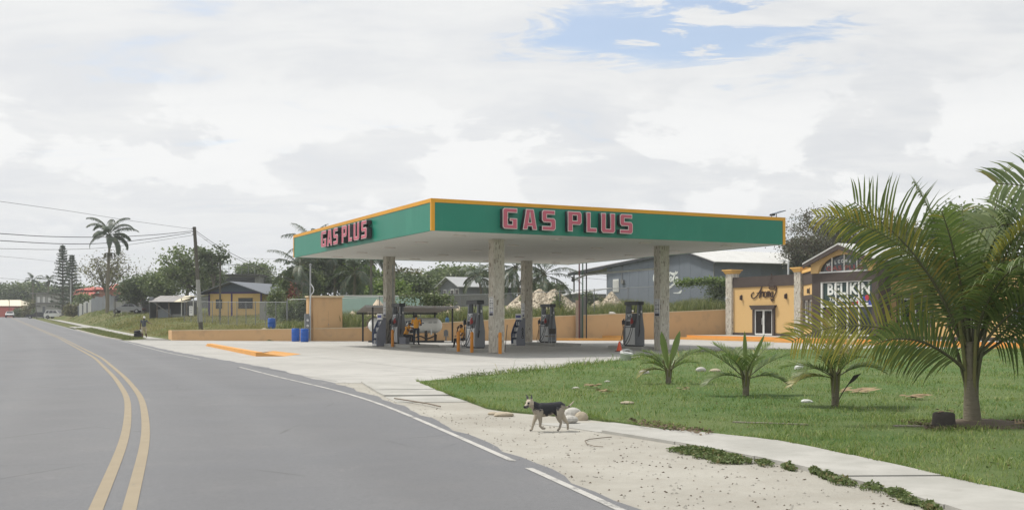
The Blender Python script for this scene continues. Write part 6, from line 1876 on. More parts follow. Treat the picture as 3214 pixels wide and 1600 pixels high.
def bush(lab, loc, r_, leaf, n=1500, L=.2, W=.12, seed=0, group=None, nst=6, name='bush'):
    rng = np.random.default_rng(seed); rr = random.Random(seed)
    r = thing(name, lab, 'bush', loc, 0, group)
    st = MB()
    for k in range(nst):
        a = rr.uniform(0, 6.28); st.tube([(0,0,-.2),(math.cos(a)*r_[0]*.3, math.sin(a)*r_[1]*.3, r_[2]*.7),(math.cos(a)*r_[0]*.6, math.sin(a)*r_[1]*.6, r_[2]*rr.uniform(1.2,1.8))], [.05,.035,.012], 5, caps=False)
    st.build('stems', M['bark'], r)
    nc = 26; c = rng.normal(size=(nc, 3)); c /= np.linalg.norm(c, axis=1)[:, None]; c[:, 2] = np.abs(c[:, 2])*1.0-.05
    c *= np.array(r_)*rng.uniform(.45, 1.0, (nc, 1)); c[:, 2] += r_[2]*.35
    C = np.repeat(c, n//nc, 0); C = C+rng.normal(size=C.shape)*np.array(r_)*.21
    C[:, 2] = np.maximum(C[:, 2], .02)
    V, F = leaflets(C, rng.uniform(.6, 1.3, len(C))*L, rng.uniform(.6, 1.3, len(C))*W, rng, tilt=.7)
    link('foliage', npmesh('foliage', V, F, M[leaf]), r)
    return r
def base(px, Y, dz=0):
    X = (px-CX)/FPX*Y; return (X, Y, tz(X, Y)+dz)
def zpx(py, Y): return EYE-(py-HY)/FPX*Y
# -------- palms
def frond_mesh(L, pitch, bend, nleaf, ll, lw, m, seed, twist=0.0, start=.18, rad=.03, droop=.55, fwd=.6, curl=0.0, vee=.35):
    """one pinnate frond growing along +X from the origin; returns a mesh (rachis material 0, leaflets 1)"""
    rr = random.Random(seed); N = 14; pts = []; p = Vector((0,0,0)); dirs = []
    for i in range(N+1):
        t = i/N; a = pitch - bend*t**1.35; yaw = curl*t
        d = Vector((math.cos(a)*math.cos(yaw), math.cos(a)*math.sin(yaw), math.sin(a)))
        pts.append(p.copy()); dirs.append(d); p = p + d*(L/N)
    V, F, mi = [], [], []
    mb = MB().tube(pts, [rad*(1-.8*i/N) for i in range(N+1)], 6, caps=False)
    V += mb.v; F += [list(f) for f in mb.f]; mi += [0]*len(mb.f)
    for k in range(nleaf):
        t = start + (1-start)*(k+.5)/nleaf; x = t*N; i = min(int(x), N-1); f = x-i
        c = pts[i].lerp(pts[i+1], f); d = dirs[i].lerp(dirs[i+1], f).normalized()
        side0 = d.cross(Vector((0,0,1))); side0 = side0.normalized() if side0.length > .05 else Vector((0,1,0))
        up = side0.cross(d).normalized(); A = Matrix.Rotation(twist, 3, d)
        side0 = A @ side0; up = A @ up
        prof = min(1, (t-start+.06)/.16)*(1-.62*max(0, (t-.62)/.38)**1.3)
        for sg in (-1, 1):
            l = ll*prof*rr.uniform(.88, 1.1); fw = fwd*(.75+.55*t)+rr.uniform(-.08,.08)
            dr = (side0*sg*math.cos(fw) + d*math.sin(fw) + up*vee*rr.uniform(.6,1.3)).normalized()
            wv = (d - dr*d.dot(dr)).normalized()*lw*.5
            dd = droop*rr.uniform(.75,1.3)
            q = [c]; e = dr.copy(); st = l/4
            for s in range(4):
                e = (e + Vector((0,0,-1))*dd*(.16+.26*s)).normalized(); q.append(q[-1]+e*st)
            o = len(V)
            ws = (.55, 1.0, .92, .6, .0)
            for s in range(5):
                if s < 4: V += [q[s]-wv*ws[s], q[s]+wv*ws[s]]
                else: V.append(q[s])
            F += [[o,o+1,o+3,o+2],[o+2,o+3,o+5,o+4],[o+4,o+5,o+7,o+6],[o+6,o+7,o+8]]; mi += [1]*4
    me = bpy.data.meshes.new('frond'); me.from_pydata([tuple(v) for v in V], [], F)
    me.materials.append(M['petiole_dark'] if 'yellow' not in m else M['petiole']); me.materials.append(M[m]); me.polygons.foreach_set('material_index', mi); me.update()
    return me
def put_frond(r, me, base_, az, roll=0.0, nm='frond'):
    o = link(nm, me, r, base_); o.rotation_euler = (roll, 0, az); return o
def palm(lab, loc, h, trunk_r, nf, L, leaf, seed, ll=.55, lw=.05, nleaf=24, lean=(0, 0), name='coconut_palm', group=None, crownshaft=False, pit=(-.3, 1.25), bend=(1.0, 1.7), droop=.55, stub=True, vee=.3):
    rr = random.Random(seed)
    r = thing(name, lab, 'palm', loc, 0, group)
    P = [Vector((0,0,-.3)), Vector((lean[0]*.25, lean[1]*.25, h*.45)), Vector((lean[0], lean[1], h))]
    S = smoothline([tuple(p) for p in P], 6)
    mb = MB(); mb.tube(S, [trunk_r*(1.25-.55*min(1, i/(len(S)-1)*1.2)) for i in range(len(S))], 10)
    mb.build('trunk', M['palm_trunk'], r)
    top = P[-1]
    if crownshaft:
        MB().tube([top, top+Vector((0,0,h*.06)), top+Vector((0,0,h*.11))], [trunk_r*.85, trunk_r*.95, trunk_r*.4], 10).build('crownshaft', M['petiole_dark'], r); top = top+Vector((0,0,h*.09))
    if stub:
        q = MB()
        for k in range(9):
            a = rr.uniform(0, 6.28); q.tube([top+Vector((0,0,-.1)), top+Vector((math.cos(a)*.35*L/4, math.sin(a)*.35*L/4, -.25-.3*rr.random()))], [.10*L/4, .02], 5)
        q.build('fruit_stalks', M['petiole'], r)
    ms = [frond_mesh(L*rr.uniform(.85,1.05), pit[0]+(pit[1]-pit[0])*(k/5), bend[0]+(bend[1]-bend[0])*rr.random(), nleaf, ll, lw, leaf, seed*10+k, twist=rr.uniform(-.3,.3), rad=.035*L/4, droop=droop, vee=vee) for k in range(6)]
    for k in range(nf):
        put_frond(r, ms[(k*5+seed) % 6], top, 2.399*k+rr.uniform(-.2,.2))
    return r
# ---- big young coconut palm at the right, fronds set one by one
bx, by = g(3052, 1345)
bp = thing('coconut_palm', 'large young coconut palm with dense arching fronds at the right of the lawn', 'palm', (bx, by, .03))
tb = MB()
tb.tube([(0,0,-.1),(.0,0,.10),(-.02,0,.45),(-.03,0,.85),(-.04,0,1.25)], [.15,.125,.10,.08,.06], 14)
tb.build('trunk', M['palm_trunk'], bp)
for k, (a, ln, z1) in enumerate(((2.9, .30, 1.5), (.3, .16, 1.6), (1.9, .15, 1.6), (-1.4, .15, 1.5), (-.5, .22, 1.5), (3.5, .20, 1.55))):
    pt_ = MB().tube(smoothline([(math.cos(a)*.07, math.sin(a)*.07, .12),(math.cos(a)*.08-.02, math.sin(a)*.08, .65),(math.cos(a)*ln-.03, math.sin(a)*ln, z1)], 4), [(.034,.02)]*4+[(.028,.016)]*4+[(.02,.012)], 6)
    pt_.build('leaf_base', M['petiole'] if k % 2 else M['petiole_dark'], bp)
BF = [ # azimuth, pitch, bend, length, material, twist, leaf length, start height, droop
 (180, 36, 70, 2.75, 'palm_leaf_yellow', 1.25, .74, .85, .28),
 (180, 70, 42, 2.85, 'palm_leaf', 1.2, 1.0, 1.05, .34),
 (176, 69, 72, 3.1, 'palm_leaf_yellow', .8, .66, 1.2, .4),
 (150, 66, 46, 2.9, 'palm_leaf', .8, .9, 1.1, .4),
 (196, 40, 64, 1.7, 'palm_leaf', 1.2, .66, .80, .5),
 (2, 70, 44, 3.0, 'palm_leaf', -1.2, 1.0, 1.1, .34),
 (20, 60, 66, 3.0, 'palm_leaf', -1.0, .95, 1.1, .4),
 (-18, 48, 88, 2.7, 'palm_leaf', -1.1, .9, 1.0, .5),
 (8, 38, 104, 2.5, 'palm_leaf', -.9, .85, .95, .55),
 (-40, 60, 96, 2.5, 'palm_leaf', -.6, .85, 1.0, .5),
 (35, 76, 40, 3.0, 'palm_leaf', -.6, .85, 1.2, .36),
 (62, 66, 60, 2.9, 'palm_leaf', .0, .9, 1.1, .4),
 (95, 64, 66, 2.8, 'palm_leaf', .0, .9, 1.1, .4),
 (122, 68, 56, 2.9, 'palm_leaf', .3, .9, 1.15, .4),
 (-75, 74, 78, 2.1, 'palm_leaf', .0, .8, 1.1, .5),
 (140, 82, 24, 2.6, 'palm_leaf_young', .4, .6, 1.2, .3),
 (20, 83, 16, 2.7, 'palm_leaf', -.4, .7, 1.2, .3),
 (215, 80, 26, 2.0, 'palm_leaf_young', .4, .55, 1.25, .3),
 (330, 78, 26, 2.0, 'palm_leaf_yellow', -.4, .55, 1.2, .3),
 (80, 85, 20, 2.1, 'palm_leaf_young', .0, .55, 1.25, .3),
]
for k, (az, pi_, bd, L, m_, tw, ll, z0, dp) in enumerate(BF):
    az = R(az); me = frond_mesh(L, R(pi_), R(bd), 46, ll, .030, m_, 300+k, tw, .16, .026, dp, .48, .05*((k % 3)-1), .10)
    put_frond(bp, me, (-.03+math.cos(az)*.06, math.sin(az)*.06, z0), az)
# ---- its neighbour just outside the frame, reaching in
np_ = thing('coconut_palm', 'coconut palm beyond the right edge with bright fronds reaching into view', 'palm', (9.3, 14.6, .03))
MB().tube([(0,0,-.1),(0,0,.5),(.02,0,1.2),(.03,0,1.6)], [.22,.19,.16,.13], 14).build('trunk', M['palm_trunk'], np_)
for k, (az, pi_, bd, L, m_, tw) in enumerate(((R(176), R(63), R(66), 3.5, 'palm_leaf', .2), (R(158), R(58), R(84), 3.5, 'palm_leaf', .1), (R(205), R(52), R(95), 3.3, 'palm_leaf', .2), (R(100), R(70), R(80), 3.2, 'palm_leaf', 0), (R(20), R(66), R(85), 3.2, 'palm_leaf', 0), (R(-50), R(66), R(85), 3.2, 'palm_leaf', 0), (R(172), R(80), R(50), 3.4, 'palm_leaf_young', .1), (R(230), R(70), R(80), 3.2, 'palm_leaf', 0))):
    put_frond(np_, frond_mesh(L, pi_, bd, 44, .95, .05, m_, 400+k, -1.1 if k < 3 else 0, .15, .028, .36, .5, 0, .15), (.03, 0, 1.45), az)
# ---- three small palms on the lawn
def young_palm(lab, px, py, spec, hgt, seed, nb=3):
    X, Y = g(px, py); r = thing('young_palm', lab, 'palm', (X, Y, float(lawn_z(X, Y))-.01), 0, 'young palms on the lawn')
    MB().tube([(0,0,-.05),(0,0,hgt*.5),(.01,0,hgt)], [.075,.062,.045], 10).build('trunk', M['palm_trunk'], r)
    pb = MB()
    for k in range(5):
        a = k*1.3+seed; pb.tube([(math.cos(a)*.03, math.sin(a)*.03, .03),(math.cos(a)*.07, math.sin(a)*.07, hgt*.9),(math.cos(a)*.16, math.sin(a)*.16, hgt*1.6)], [(.028,.014),(.022,.012),(.012,.008)], 6)
    pb.build('leaf_bases', M['petiole'], r)
    for k, (az, pi_, bd, L, m_, ll, nl) in enumerate(spec):
        put_frond(r, frond_mesh(L, R(pi_), R(bd), nl+6, ll*1.12, .021, m_, seed*50+k, .0, .22, .013, .16, .72, 0, .30), (0, 0, hgt*.8), R(az))
    return r
def spear(r, az, pitch, L, w, z0, m):
    """undivided strap leaf of a very young palm, folded along its rib"""
    d = Vector((math.cos(az)*math.cos(pitch), math.sin(az)*math.cos(pitch), math.sin(pitch))); s = Vector((.2,1,0)).cross(d).normalized()
    u = s.cross(d); mb = MB(); vs = []
    for t, k in ((0,.10),(.2,.5),(.45,.95),(.7,1.0),(.88,.6),(1,.04)):
        c = Vector((0,0,z0))+d*L*t - Vector((0,0,1))*.04*t*t
        vs += [c-s*w*k*.5+u*.02*k, c, c+s*w*k*.5+u*.02*k]
    fs = []
    for i in range(5): fs += [(i*3,i*3+1,i*3+4,i*3+3),(i*3+1,i*3+2,i*3+5,i*3+4)]
    mb.add(vs, fs).build('leaf', M[m], r)
y1 = young_palm('leftmost young palm on the lawn, with two broad upright yellow green leaves', 2098, 1214, [(178,52,70,.95,'palm_leaf_young',.34,22),(205,35,55,.85,'palm_leaf_young',.34,20),(5,48,40,1.0,'palm_leaf_young',.30,22),(160,62,60,.8,'palm_leaf_young',.3,18),(-30,40,60,.8,'palm_leaf_young',.3,18),(30,55,50,.85,'palm_leaf_young',.3,18),(190,20,70,.75,'palm_leaf_yellow',.3,18)], .36, 1)
spear(y1, R(175), R(80), .98, .155, .33, 'palm_leaf_young'); spear(y1, R(5), R(74), 1.02, .15, .33, 'palm_leaf_young')
y2 = young_palm('middle young palm on the lawn, dark green with two narrow upright blades', 2341, 1247, [(178,44,24,1.15,'palm_leaf_young',.36,20),(150,62,40,1.0,'palm_leaf_young',.36,20),(5,42,36,1.1,'palm_leaf_young',.34,20),(30,60,34,1.0,'palm_leaf_young',.34,20),(195,22,70,.95,'palm_leaf',.34,22),(-10,22,80,.95,'palm_leaf',.34,22),(100,65,50,.9,'palm_leaf',.34,22),(-80,60,60,.9,'palm_leaf',.34,22),(215,60,60,.9,'palm_leaf_young',.34,22)], .42, 2)
spear(y2, R(100), R(86), .98, .085, .40, 'palm_leaf_young'); spear(y2, R(8), R(66), 1.0, .08, .40, 'palm_leaf_young')
y3 = young_palm('rightmost young palm on the lawn, with yellowing leaves and one brown hanging leaf', 2622, 1284, [(176,60,36,1.25,'palm_leaf_yellow',.32,22),(165,34,60,1.0,'palm_leaf_young',.36,20),(190,15,60,.9,'palm_leaf_yellow',.3,22),(90,78,30,1.15,'palm_leaf_yellow',.34,24),(20,62,60,1.0,'palm_leaf_yellow',.34,24),(-15,40,80,.9,'palm_leaf',.36,24),(200,40,90,.85,'palm_leaf',.36,24),(-60,55,70,.9,'palm_leaf',.34,22),(230,58,70,.9,'palm_leaf',.34,22),(5,75,45,1.0,'palm_leaf_yellow',.3,22)], .62, 3)
o = MB().tube([(0,0,.02),(.14,-.02,.28),(.24,-.02,.42)], .010, 5).add([(.20,-.02,.38),(.31,-.04,.56),(.46,-.02,.60),(.34,0,.46)], [(0,1,2,3)]).build('brown_leaf', M['stump_dark'], y3)
# ---- far palms
X, Y, Z = base(337, 163)
zt = zpx(760, 163)-Z
rp = palm('tall royal palm with a bare trunk standing above the left houses', (X, Y, Z), zt, .26, 17, 4.6, 'palm_leaf_far', 5, ll=.9, lw=.13, nleaf=36, name='royal_palm', crownshaft=True, pit=(-.15, 1.35), bend=(1.3, 2.1), lean=(.35, 0), droop=1.0, vee=.1)
q = MB()
for k in range(40):
    a = random.uniform(0, 6.28); q.tube([(0,0,0),(math.cos(a)*.7,math.sin(a)*.7,-.1),(math.cos(a)*random.uniform(.6,1.1),math.sin(a)*.9,-random.uniform(.5,1.5))], [.07,.05,.02], 4)
q.build('seed_cluster', M['petiole_dark'], rp, (.35, 0, zt-1.6))
for px, ptop, seed, lab in ((103, 878, 6, 'bushy far palm, left one of two above the grey two storey house'), (152, 880, 7, 'thin far palm, right one of two above the grey two storey house')):
    X, Y, Z = base(px, 300); palm(lab, (X, Y, Z), zpx(ptop, 300)-Z, .24, 12, 3.2 if seed == 6 else 2.6, 'palm_leaf_far', seed, ll=.8, lw=.16, nleaf=18, droop=.8, pit=(-.4, 1.2), group='far palms down the road')
for px, Yp, ptop, L, seed, lab in ((985, 118, 775, 4.0, 8, 'coconut palm showing above the left end of the canopy roof'), (1052, 122, 790, 3.8, 9, 'coconut palm behind the left fascia lettering of the canopy'), (955, 112, 838, 4.0, 10, 'drooping coconut palm at the left end of the canopy'), (1110, 106, 852, 3.6, 12, 'pale trunked coconut palm behind the kiosk'), (1180, 125, 800, 4.0, 13, 'coconut palm left of the far left column top'),
        (1632, 116, 838, 4.3, 14, 'coconut palm behind the back column, fronds showing on both sides'), (1716, 113, 862, 4.6, 15, 'coconut palm right of the back column with a brown drooping frond'), (1512, 140, 868, 3.6, 16, 'coconut palm glimpsed left of the near column')):
    X, Y, Z = base(px, Yp); h = max(1.5, zpx(ptop, Yp)-Z)
    palm(lab, (X, Y, Z), h, .17, 15, L, 'palm_leaf_far', seed, ll=.95, lw=.10, nleaf=26, droop=.8, pit=(-.55, 1.2), bend=(.9, 1.6), lean=(random.uniform(-.6,.6), 0), group='coconut palms beyond the fence')
# ---- Norfolk pines
def norfolk(lab, px, Yp, ptop, w, seed):
    X, Y, Z = base(px, Yp); H = zpx(ptop, Yp)-Z; rr = random.Random(seed)
    r = thing('norfolk_pine', lab, 'pine', (X, Y, Z), 0, 'pines by the grey house')
    MB().tube([(0,0,-.2),(0,0,H*.5),(0,0,H)], [.28,.18,.03], 8).build('trunk', M['bark'], r)
    br = MB(); C = []
    z = H*.10
    while z < H*.985:
        t = z/H; R0 = w*(1-t)**.75*(.85+.3*rr.random())+.12
        n = 6 if t < .8 else 5
        for k in range(n):
            a = 2*math.pi*k/n+z*1.7; e = Vector((math.cos(a)*R0, math.sin(a)*R0, z+R0*.22)); br.tube([(0,0,z), tuple(e*.55+Vector((0,0,z*.45-.05))), tuple(e)], [.05,.035,.012], 4, caps=False)
            for q in range(26):
                s = rr.uniform(.12, 1.0); C.append((e.x*s+rr.gauss(0,.10), e.y*s+rr.gauss(0,.10), z+R0*.22*s+rr.gauss(.06,.09)))
        z += .42+.5*(1-t)
    br.build('branches', M['bark'], r)
    rng = np.random.default_rng(seed); C = np.array(C); V, F = leaflets(C, rng.uniform(.3, .6, len(C)), rng.uniform(.10, .2, len(C)), rng, up=.8)
    link('crown', npmesh('crown', V, F, M['leaf_pine']), r)
norfolk('taller narrow Norfolk pine beside the grey two storey house', 197, 212, 766, 3.0, 1)
norfolk('shorter Norfolk pine just right of the taller one', 226, 208, 801, 3.2, 2)
# ---- broadleaf trees
def T(lab, px, Yp, top, half_px, leaf, seed, bot=None, depth=.8, **k):
    X, Y, Z = base(px, Yp); zt = zpx(top, Yp)-Z; zb = (zpx(bot, Yp)-Z) if bot else zt*.35
    rx_ = half_px/FPX*Yp
    return tree(lab, (X, Y, Z), zt, (0, 0, (zt+zb)/2), (rx_, rx_*depth, (zt-zb)/2), leaf, seed=seed, **k)
T('wide open crowned tree with sparse yellowish leaves behind the royal palm', 335, 172, 785, 88, 'leaf_olive', 21, bot=905, bark='bark', base_r=.30, nl=10, nb=9, per=15, L=.36, W=.2, clump=1.5, trunk_frac=.38)
T('bare twiggy tree left of the big leafy tree', 455, 165, 825, 45, 'leaf_olive', 22, bot=915, bark='bark_pale', base_r=.16, nl=9, nb=9, per=2, L=.25, W=.14, clump=.8, trunk_frac=.35)
T('big leafy tree with ragged branches behind the utility pole', 580, 142, 765, 92, 'leaf_green', 23, bot=945, base_r=.34, nl=11, nb=10, per=30, L=.42, W=.26, clump=1.15, trunk_frac=.4, fill=10)
T('leafy branch end tree reaching right of the utility pole', 668, 140, 770, 42, 'leaf_dark', 24, bot=850, base_r=.2, nl=7, nb=6, per=26, L=.42, W=.25, clump=.8, trunk_frac=.55)
T('dark bushy tree beside the tin shed', 425, 150, 870, 52, 'leaf_dark', 25, bot=955, base_r=.22, nl=8, nb=7, per=55, L=.40, W=.24, clump=1.1, fill=14)
T('dark bushy tree behind the tin shed roof', 500, 148, 855, 55, 'leaf_green', 26, bot=945, base_r=.22, nl=8, nb=7, per=50, L=.40, W=.24, clump=1.1, fill=14)
T('round topped green tree behind the dark flat roofed building', 798, 178, 828, 42, 'leaf_green', 27, bot=880, base_r=.25, nl=8, nb=7, per=80, L=.42, W=.26, clump=1.3, fill=30)
T('dark tree below the round topped one, right of the flat roofed building', 832, 170, 865, 36, 'leaf_dark', 28, bot=930, base_r=.22, nl=7, nb=6, per=80, L=.42, W=.26, clump=1.2, fill=30)
T('small dark tree in front of the dark flat roofed building', 655, 150, 845, 45, 'leaf_dark', 29, bot=930, base_r=.2, nl=7, nb=6, per=70, L=.36, W=.22, clump=1.0, fill=20)
for k, (px, Yp, top, hw, bot, lf, lab) in enumerate(((1000, 124, 800, 70, 930, 'leaf_dark', 'dense dark tree mass behind the kiosk'), (1075, 128, 795, 62, 930, 'leaf_dark', 'dense dark tree behind the pale trunked palm'), (945, 116, 850, 60, 935, 'leaf_green', 'green tree left of the kiosk conduit'), (1140, 122, 838, 55, 930, 'leaf_bright', 'bright leafed tree left of the far left column'),
        (1160, 118, 880, 60, 940, 'leaf_dark', 'low dark tree below the bright leafed one'), (1270, 126, 840, 50, 900, 'leaf_olive', 'thin pale leafed tree right of the far left column'), (1290, 120, 868, 62, 935, 'leaf_dark', 'dark bushy tree above the mint wall'), (1225, 112, 895, 50, 940, 'leaf_bright', 'light green shrubby tree above the mint wall'))):
    T(lab, px, Yp, top, hw, lf, 60+k, bot=bot, base_r=.2, nl=8, nb=7, per=85 if lf != 'leaf_olive' else 22, L=.36, W=.22, clump=1.1, fill=40 if lf != 'leaf_olive' else 0)
T('broad far tree mass with a rounded top, left half behind the grey house', 1395, 205, 856, 70, 'leaf_green', 70, bot=925, base_r=.3, nl=9, nb=8, per=120, L=.6, W=.4, clump=2.0, fill=60, trunk_frac=.3)
T('broad far tree mass with a rounded top, right half behind the grey house', 1465, 200, 852, 62, 'leaf_green', 71, bot=925, base_r=.3, nl=9, nb=8, per=120, L=.6, W=.4, clump=2.0, fill=60, trunk_frac=.3)
T('dark leafy tree between the back palms and the vent pipes', 1715, 150, 892, 45, 'leaf_dark', 72, bot=940, base_r=.2, nl=8, nb=7, per=70, L=.40, W=.26, clump=1.2, fill=20)
T('large grey brown tree with small seed pods behind the shop', 2655, 112, 648, 190, 'leaf_brown', 73, bot=830, base_r=.4, nl=15, nb=16, per=46, L=.21, W=.12, clump=1.15, trunk_frac=.45, fill=90)
T('lower outer part tree of grey twigs left of the shop gable', 2525, 108, 745, 70, 'leaf_brown', 74, bot=830, base_r=.25, nl=9, nb=9, per=70, L=.2, W=.12, clump=1.0, trunk_frac=.5, fill=40)
T('green broadleaf tree behind the shop, above the big palm', 2975, 98, 650, 62, 'leaf_green', 75, bot=790, base_r=.3, nl=9, nb=9, per=75, L=.36, W=.24, clump=1.0, fill=30)
T('green broadleaf tree behind the shop near the right edge', 3090, 96, 655, 75, 'leaf_green', 76, bot=800, base_r=.3, nl=9, nb=9, per=75, L=.36, W=.24, clump=1.0, fill=30)
T('olive tree crowding behind the shop roof', 2830, 104, 700, 75, 'leaf_olive', 77, bot=830, base_r=.3, nl=9, nb=8, per=70, L=.3, W=.18, clump=1.1, fill=40)
for k, (px, top, hw, lf) in enumerate(((15, 905, 40, 'leaf_dark'), (62, 897, 38, 'leaf_green'), (105, 900, 32, 'leaf_green'), (-35, 890, 45, 'leaf_brown'), (150, 908, 40, 'leaf_dark'), (205, 915, 40, 'leaf_dark'), (260, 905, 45, 'leaf_green'))):
    T(('far dark tree at the end of the road', 'far green tree above the cream roof', 'far green tree left of the grey house roof', 'far purple brown tree at the left edge', 'far dark tree behind the grey house', 'far dark tree behind the pine trunks', 'far tree behind the red roofs')[k], px, 300+k*4, top, hw, lf, 80+k, bot=955, base_r=.35, nl=8, nb=7, per=90, L=.8, W=.5, clump=2.4, fill=50, trunk_frac=.3, group='far trees down the road')
# bushes
for k, (px, Yp, top, hw, lf, lab) in enumerate(((100, 246, 952, 36, 'leaf_olive', 'olive bush beside the far cream roofed building'), (128, 240, 968, 26, 'leaf_dark', 'dark hedge bush left of the grey two storey house'), (70, 248, 972, 30, 'leaf_dark', 'low dark hedge behind the oncoming car'),
      (262, 195, 925, 36, 'leaf_green', 'green roadside bush above the pale boards'), (232, 192, 955, 26, 'leaf_olive', 'small roadside bush right of the parked white car'), (305, 198, 940, 26, 'leaf_olive', 'olive bush behind the metal fence'),
      (868, 104, 915, 32, 'leaf_green', 'green bush left of the red shrub'), (925, 103, 908, 26, 'leaf_red', 'reddish shrub left of the kiosk mast'), (910, 99, 935, 45, 'leaf_green', 'green vine bush on the fence left of the kiosk'), (950, 98, 925, 26, 'leaf_dark', 'dark bush behind the meter panel'),
      (1870, 106, 935, 40, 'leaf_olive', 'grey green bush on the rubble right of the vent pipes'), (1960, 104, 945, 40, 'leaf_olive', 'grey green bush in front of the warehouse wall'), (2010, 101, 960, 38, 'leaf_green', 'green bush behind the cone side pump'),
      (2160, 99, 948, 62, 'leaf_green', 'tall green weeds bush right of the right column'), (2235, 98, 940, 42, 'leaf_green', 'tall green weeds bush beside the shop pillar'), (1845, 101, 925, 34, 'leaf_dark', 'dark weedy bush behind the vent pipes'))):
    X, Y, Z = base(px, Yp); h = max(.5, zpx(top, Yp)-Z); w = hw/FPX*Yp
    bush(lab, (X, Y, Z), (w, w*.7, h/1.35), lf, n=2400, L=.26*Yp/110, W=.15*Yp/110, seed=90+k)
for k, (px, dy, hgt, lab) in enumerate(((1640, 96.0, 2.1, 'leafy weed stalk on the fence left of the back pump'), (1752, 90.0, 2.4, 'tall leafy vine clump on the fence right of the back pump'), (1560, 89.5, 1.5, 'low weed clump right of the near column'))):
    X = (px-CX)/FPX*dy; bush(lab, (X, dy, tz(X, dy)), (.55, .5, hgt/1.35), 'leaf_bright' if k != 1 else 'leaf_green', n=900, L=.2, W=.12, seed=120+k)
# vines trained along the fence top
def vine(lab, A, B, n, rad, leaf, seed, drop=0.0):
    rng = np.random.default_rng(seed); t = rng.uniform(0, 1, n); A, B = np.array(A), np.array(B)
    C = A+(B-A)*t[:, None]+rng.normal(size=(n, 3))*np.array([rad, rad, rad*.7]); C[:, 2] -= drop*rng.uniform(0, 1, n)**2*np.abs(np.sin(t*17+np.sin(t*41)))
    r = thing('vine', lab, 'vine', tuple(A)); C -= A
    V, F = leaflets(C, rng.uniform(.14, .28, n), rng.uniform(.09, .18, n), rng, tilt=.7)
    link('foliage', npmesh('foliage', V, F, M[leaf]), r)
    MB().tube([(0,0,0), tuple((B-A)*.5+np.array([0,0,.1])), tuple(B-A)], .03, 5).build('stem', M['bark'], r)
p, q = at(2125, 884, 93.6), at(2290, 877, 96.0)
vine('leafy vine growing along the fence top left of the shop pillar', p, q, 1700, .22, 'leaf_bright', 131, .5)
p, q = at(2228, 905, 95.5), at(2290, 905, 96.5)
vine('dark vine hanging on the fence beside the shop pillar', p, q, 1600, .45, 'leaf_dark', 132, 1.6)
p, q = at(1250, 926, 85.6), at(1420, 930, 86.0)
vine('leafy vine hanging from the fence above the gas tank', p, q, 900, .20, 'leaf_green', 133, 1.3)
p, q = at(1330, 945, 86.2), at(1400, 955, 86.3)
vine('thick vine patch on the fence right of the mint wall', p, q, 700, .35, 'leaf_dark', 134, .5)
# ---------------------------------------------------------------- people and the dog
def solid(mb, name, voxel, mats, pick, parent, loc=(0,0,0), smooth_it=4):
    """fuse the overlapping shapes into one skin, then colour its faces by where they lie"""
    me = mb.mesh(name, [])
    o = bpy.data.objects.new(name, me); COL.objects.link(o)
    md = o.modifiers.new('fuse', 'REMESH'); md.mode = 'VOXEL'; md.voxel_size = voxel; md.use_smooth_shade = True
    sm = o.modifiers.new('soften', 'SMOOTH'); sm.iterations = smooth_it; sm.factor = .5
    dg = bpy.context.evaluated_depsgraph_get(); dg.update()
    out = bpy.data.meshes.new_from_object(o.evaluated_get(dg))
    bpy.data.objects.remove(o); bpy.data.meshes.remove(me)
    out.materials.clear()
    for m in mats: out.materials.append(M[m])
    for p in out.polygons:
        p.material_index = pick(p.center, p.normal); p.use_smooth = True
    return link(name, out, parent, loc)
def hand(mb, w, d, n, s=1.0):
    """palm, four curled fingers and a thumb from wrist w along d; n is the palm's facing"""
    w, d, n = Vector(w), Vector(d).normalized(), Vector(n).normalized(); sd = d.cross(n).normalized()
    mb.tube([w, w+d*.04*s, w+d*.085*s], [(.026*s,.02*s),(.04*s,.017*s),(.038*s,.014*s)], 8, side=sd)
    for k, L in enumerate((.070, .080, .075, .058)):
        b = w+d*.08*s+sd*(.030-.020*k)*s
        mb.tube([b, b+(d*.85+n*.35)*L*.45*s, b+(d*.85+n*.35)*L*.45*s+(d*.35+n*.9)*L*.5*s], [.0095*s,.0085*s,.0065*s], 6)
    b = w+d*.025*s+sd*.034*s
    mb.tube([b, b+(sd*.75+d*.6+n*.3)*.04*s, b+(sd*.5+d*.9+n*.5)*.07*s], [.012*s,.010*s,.008*s], 6)
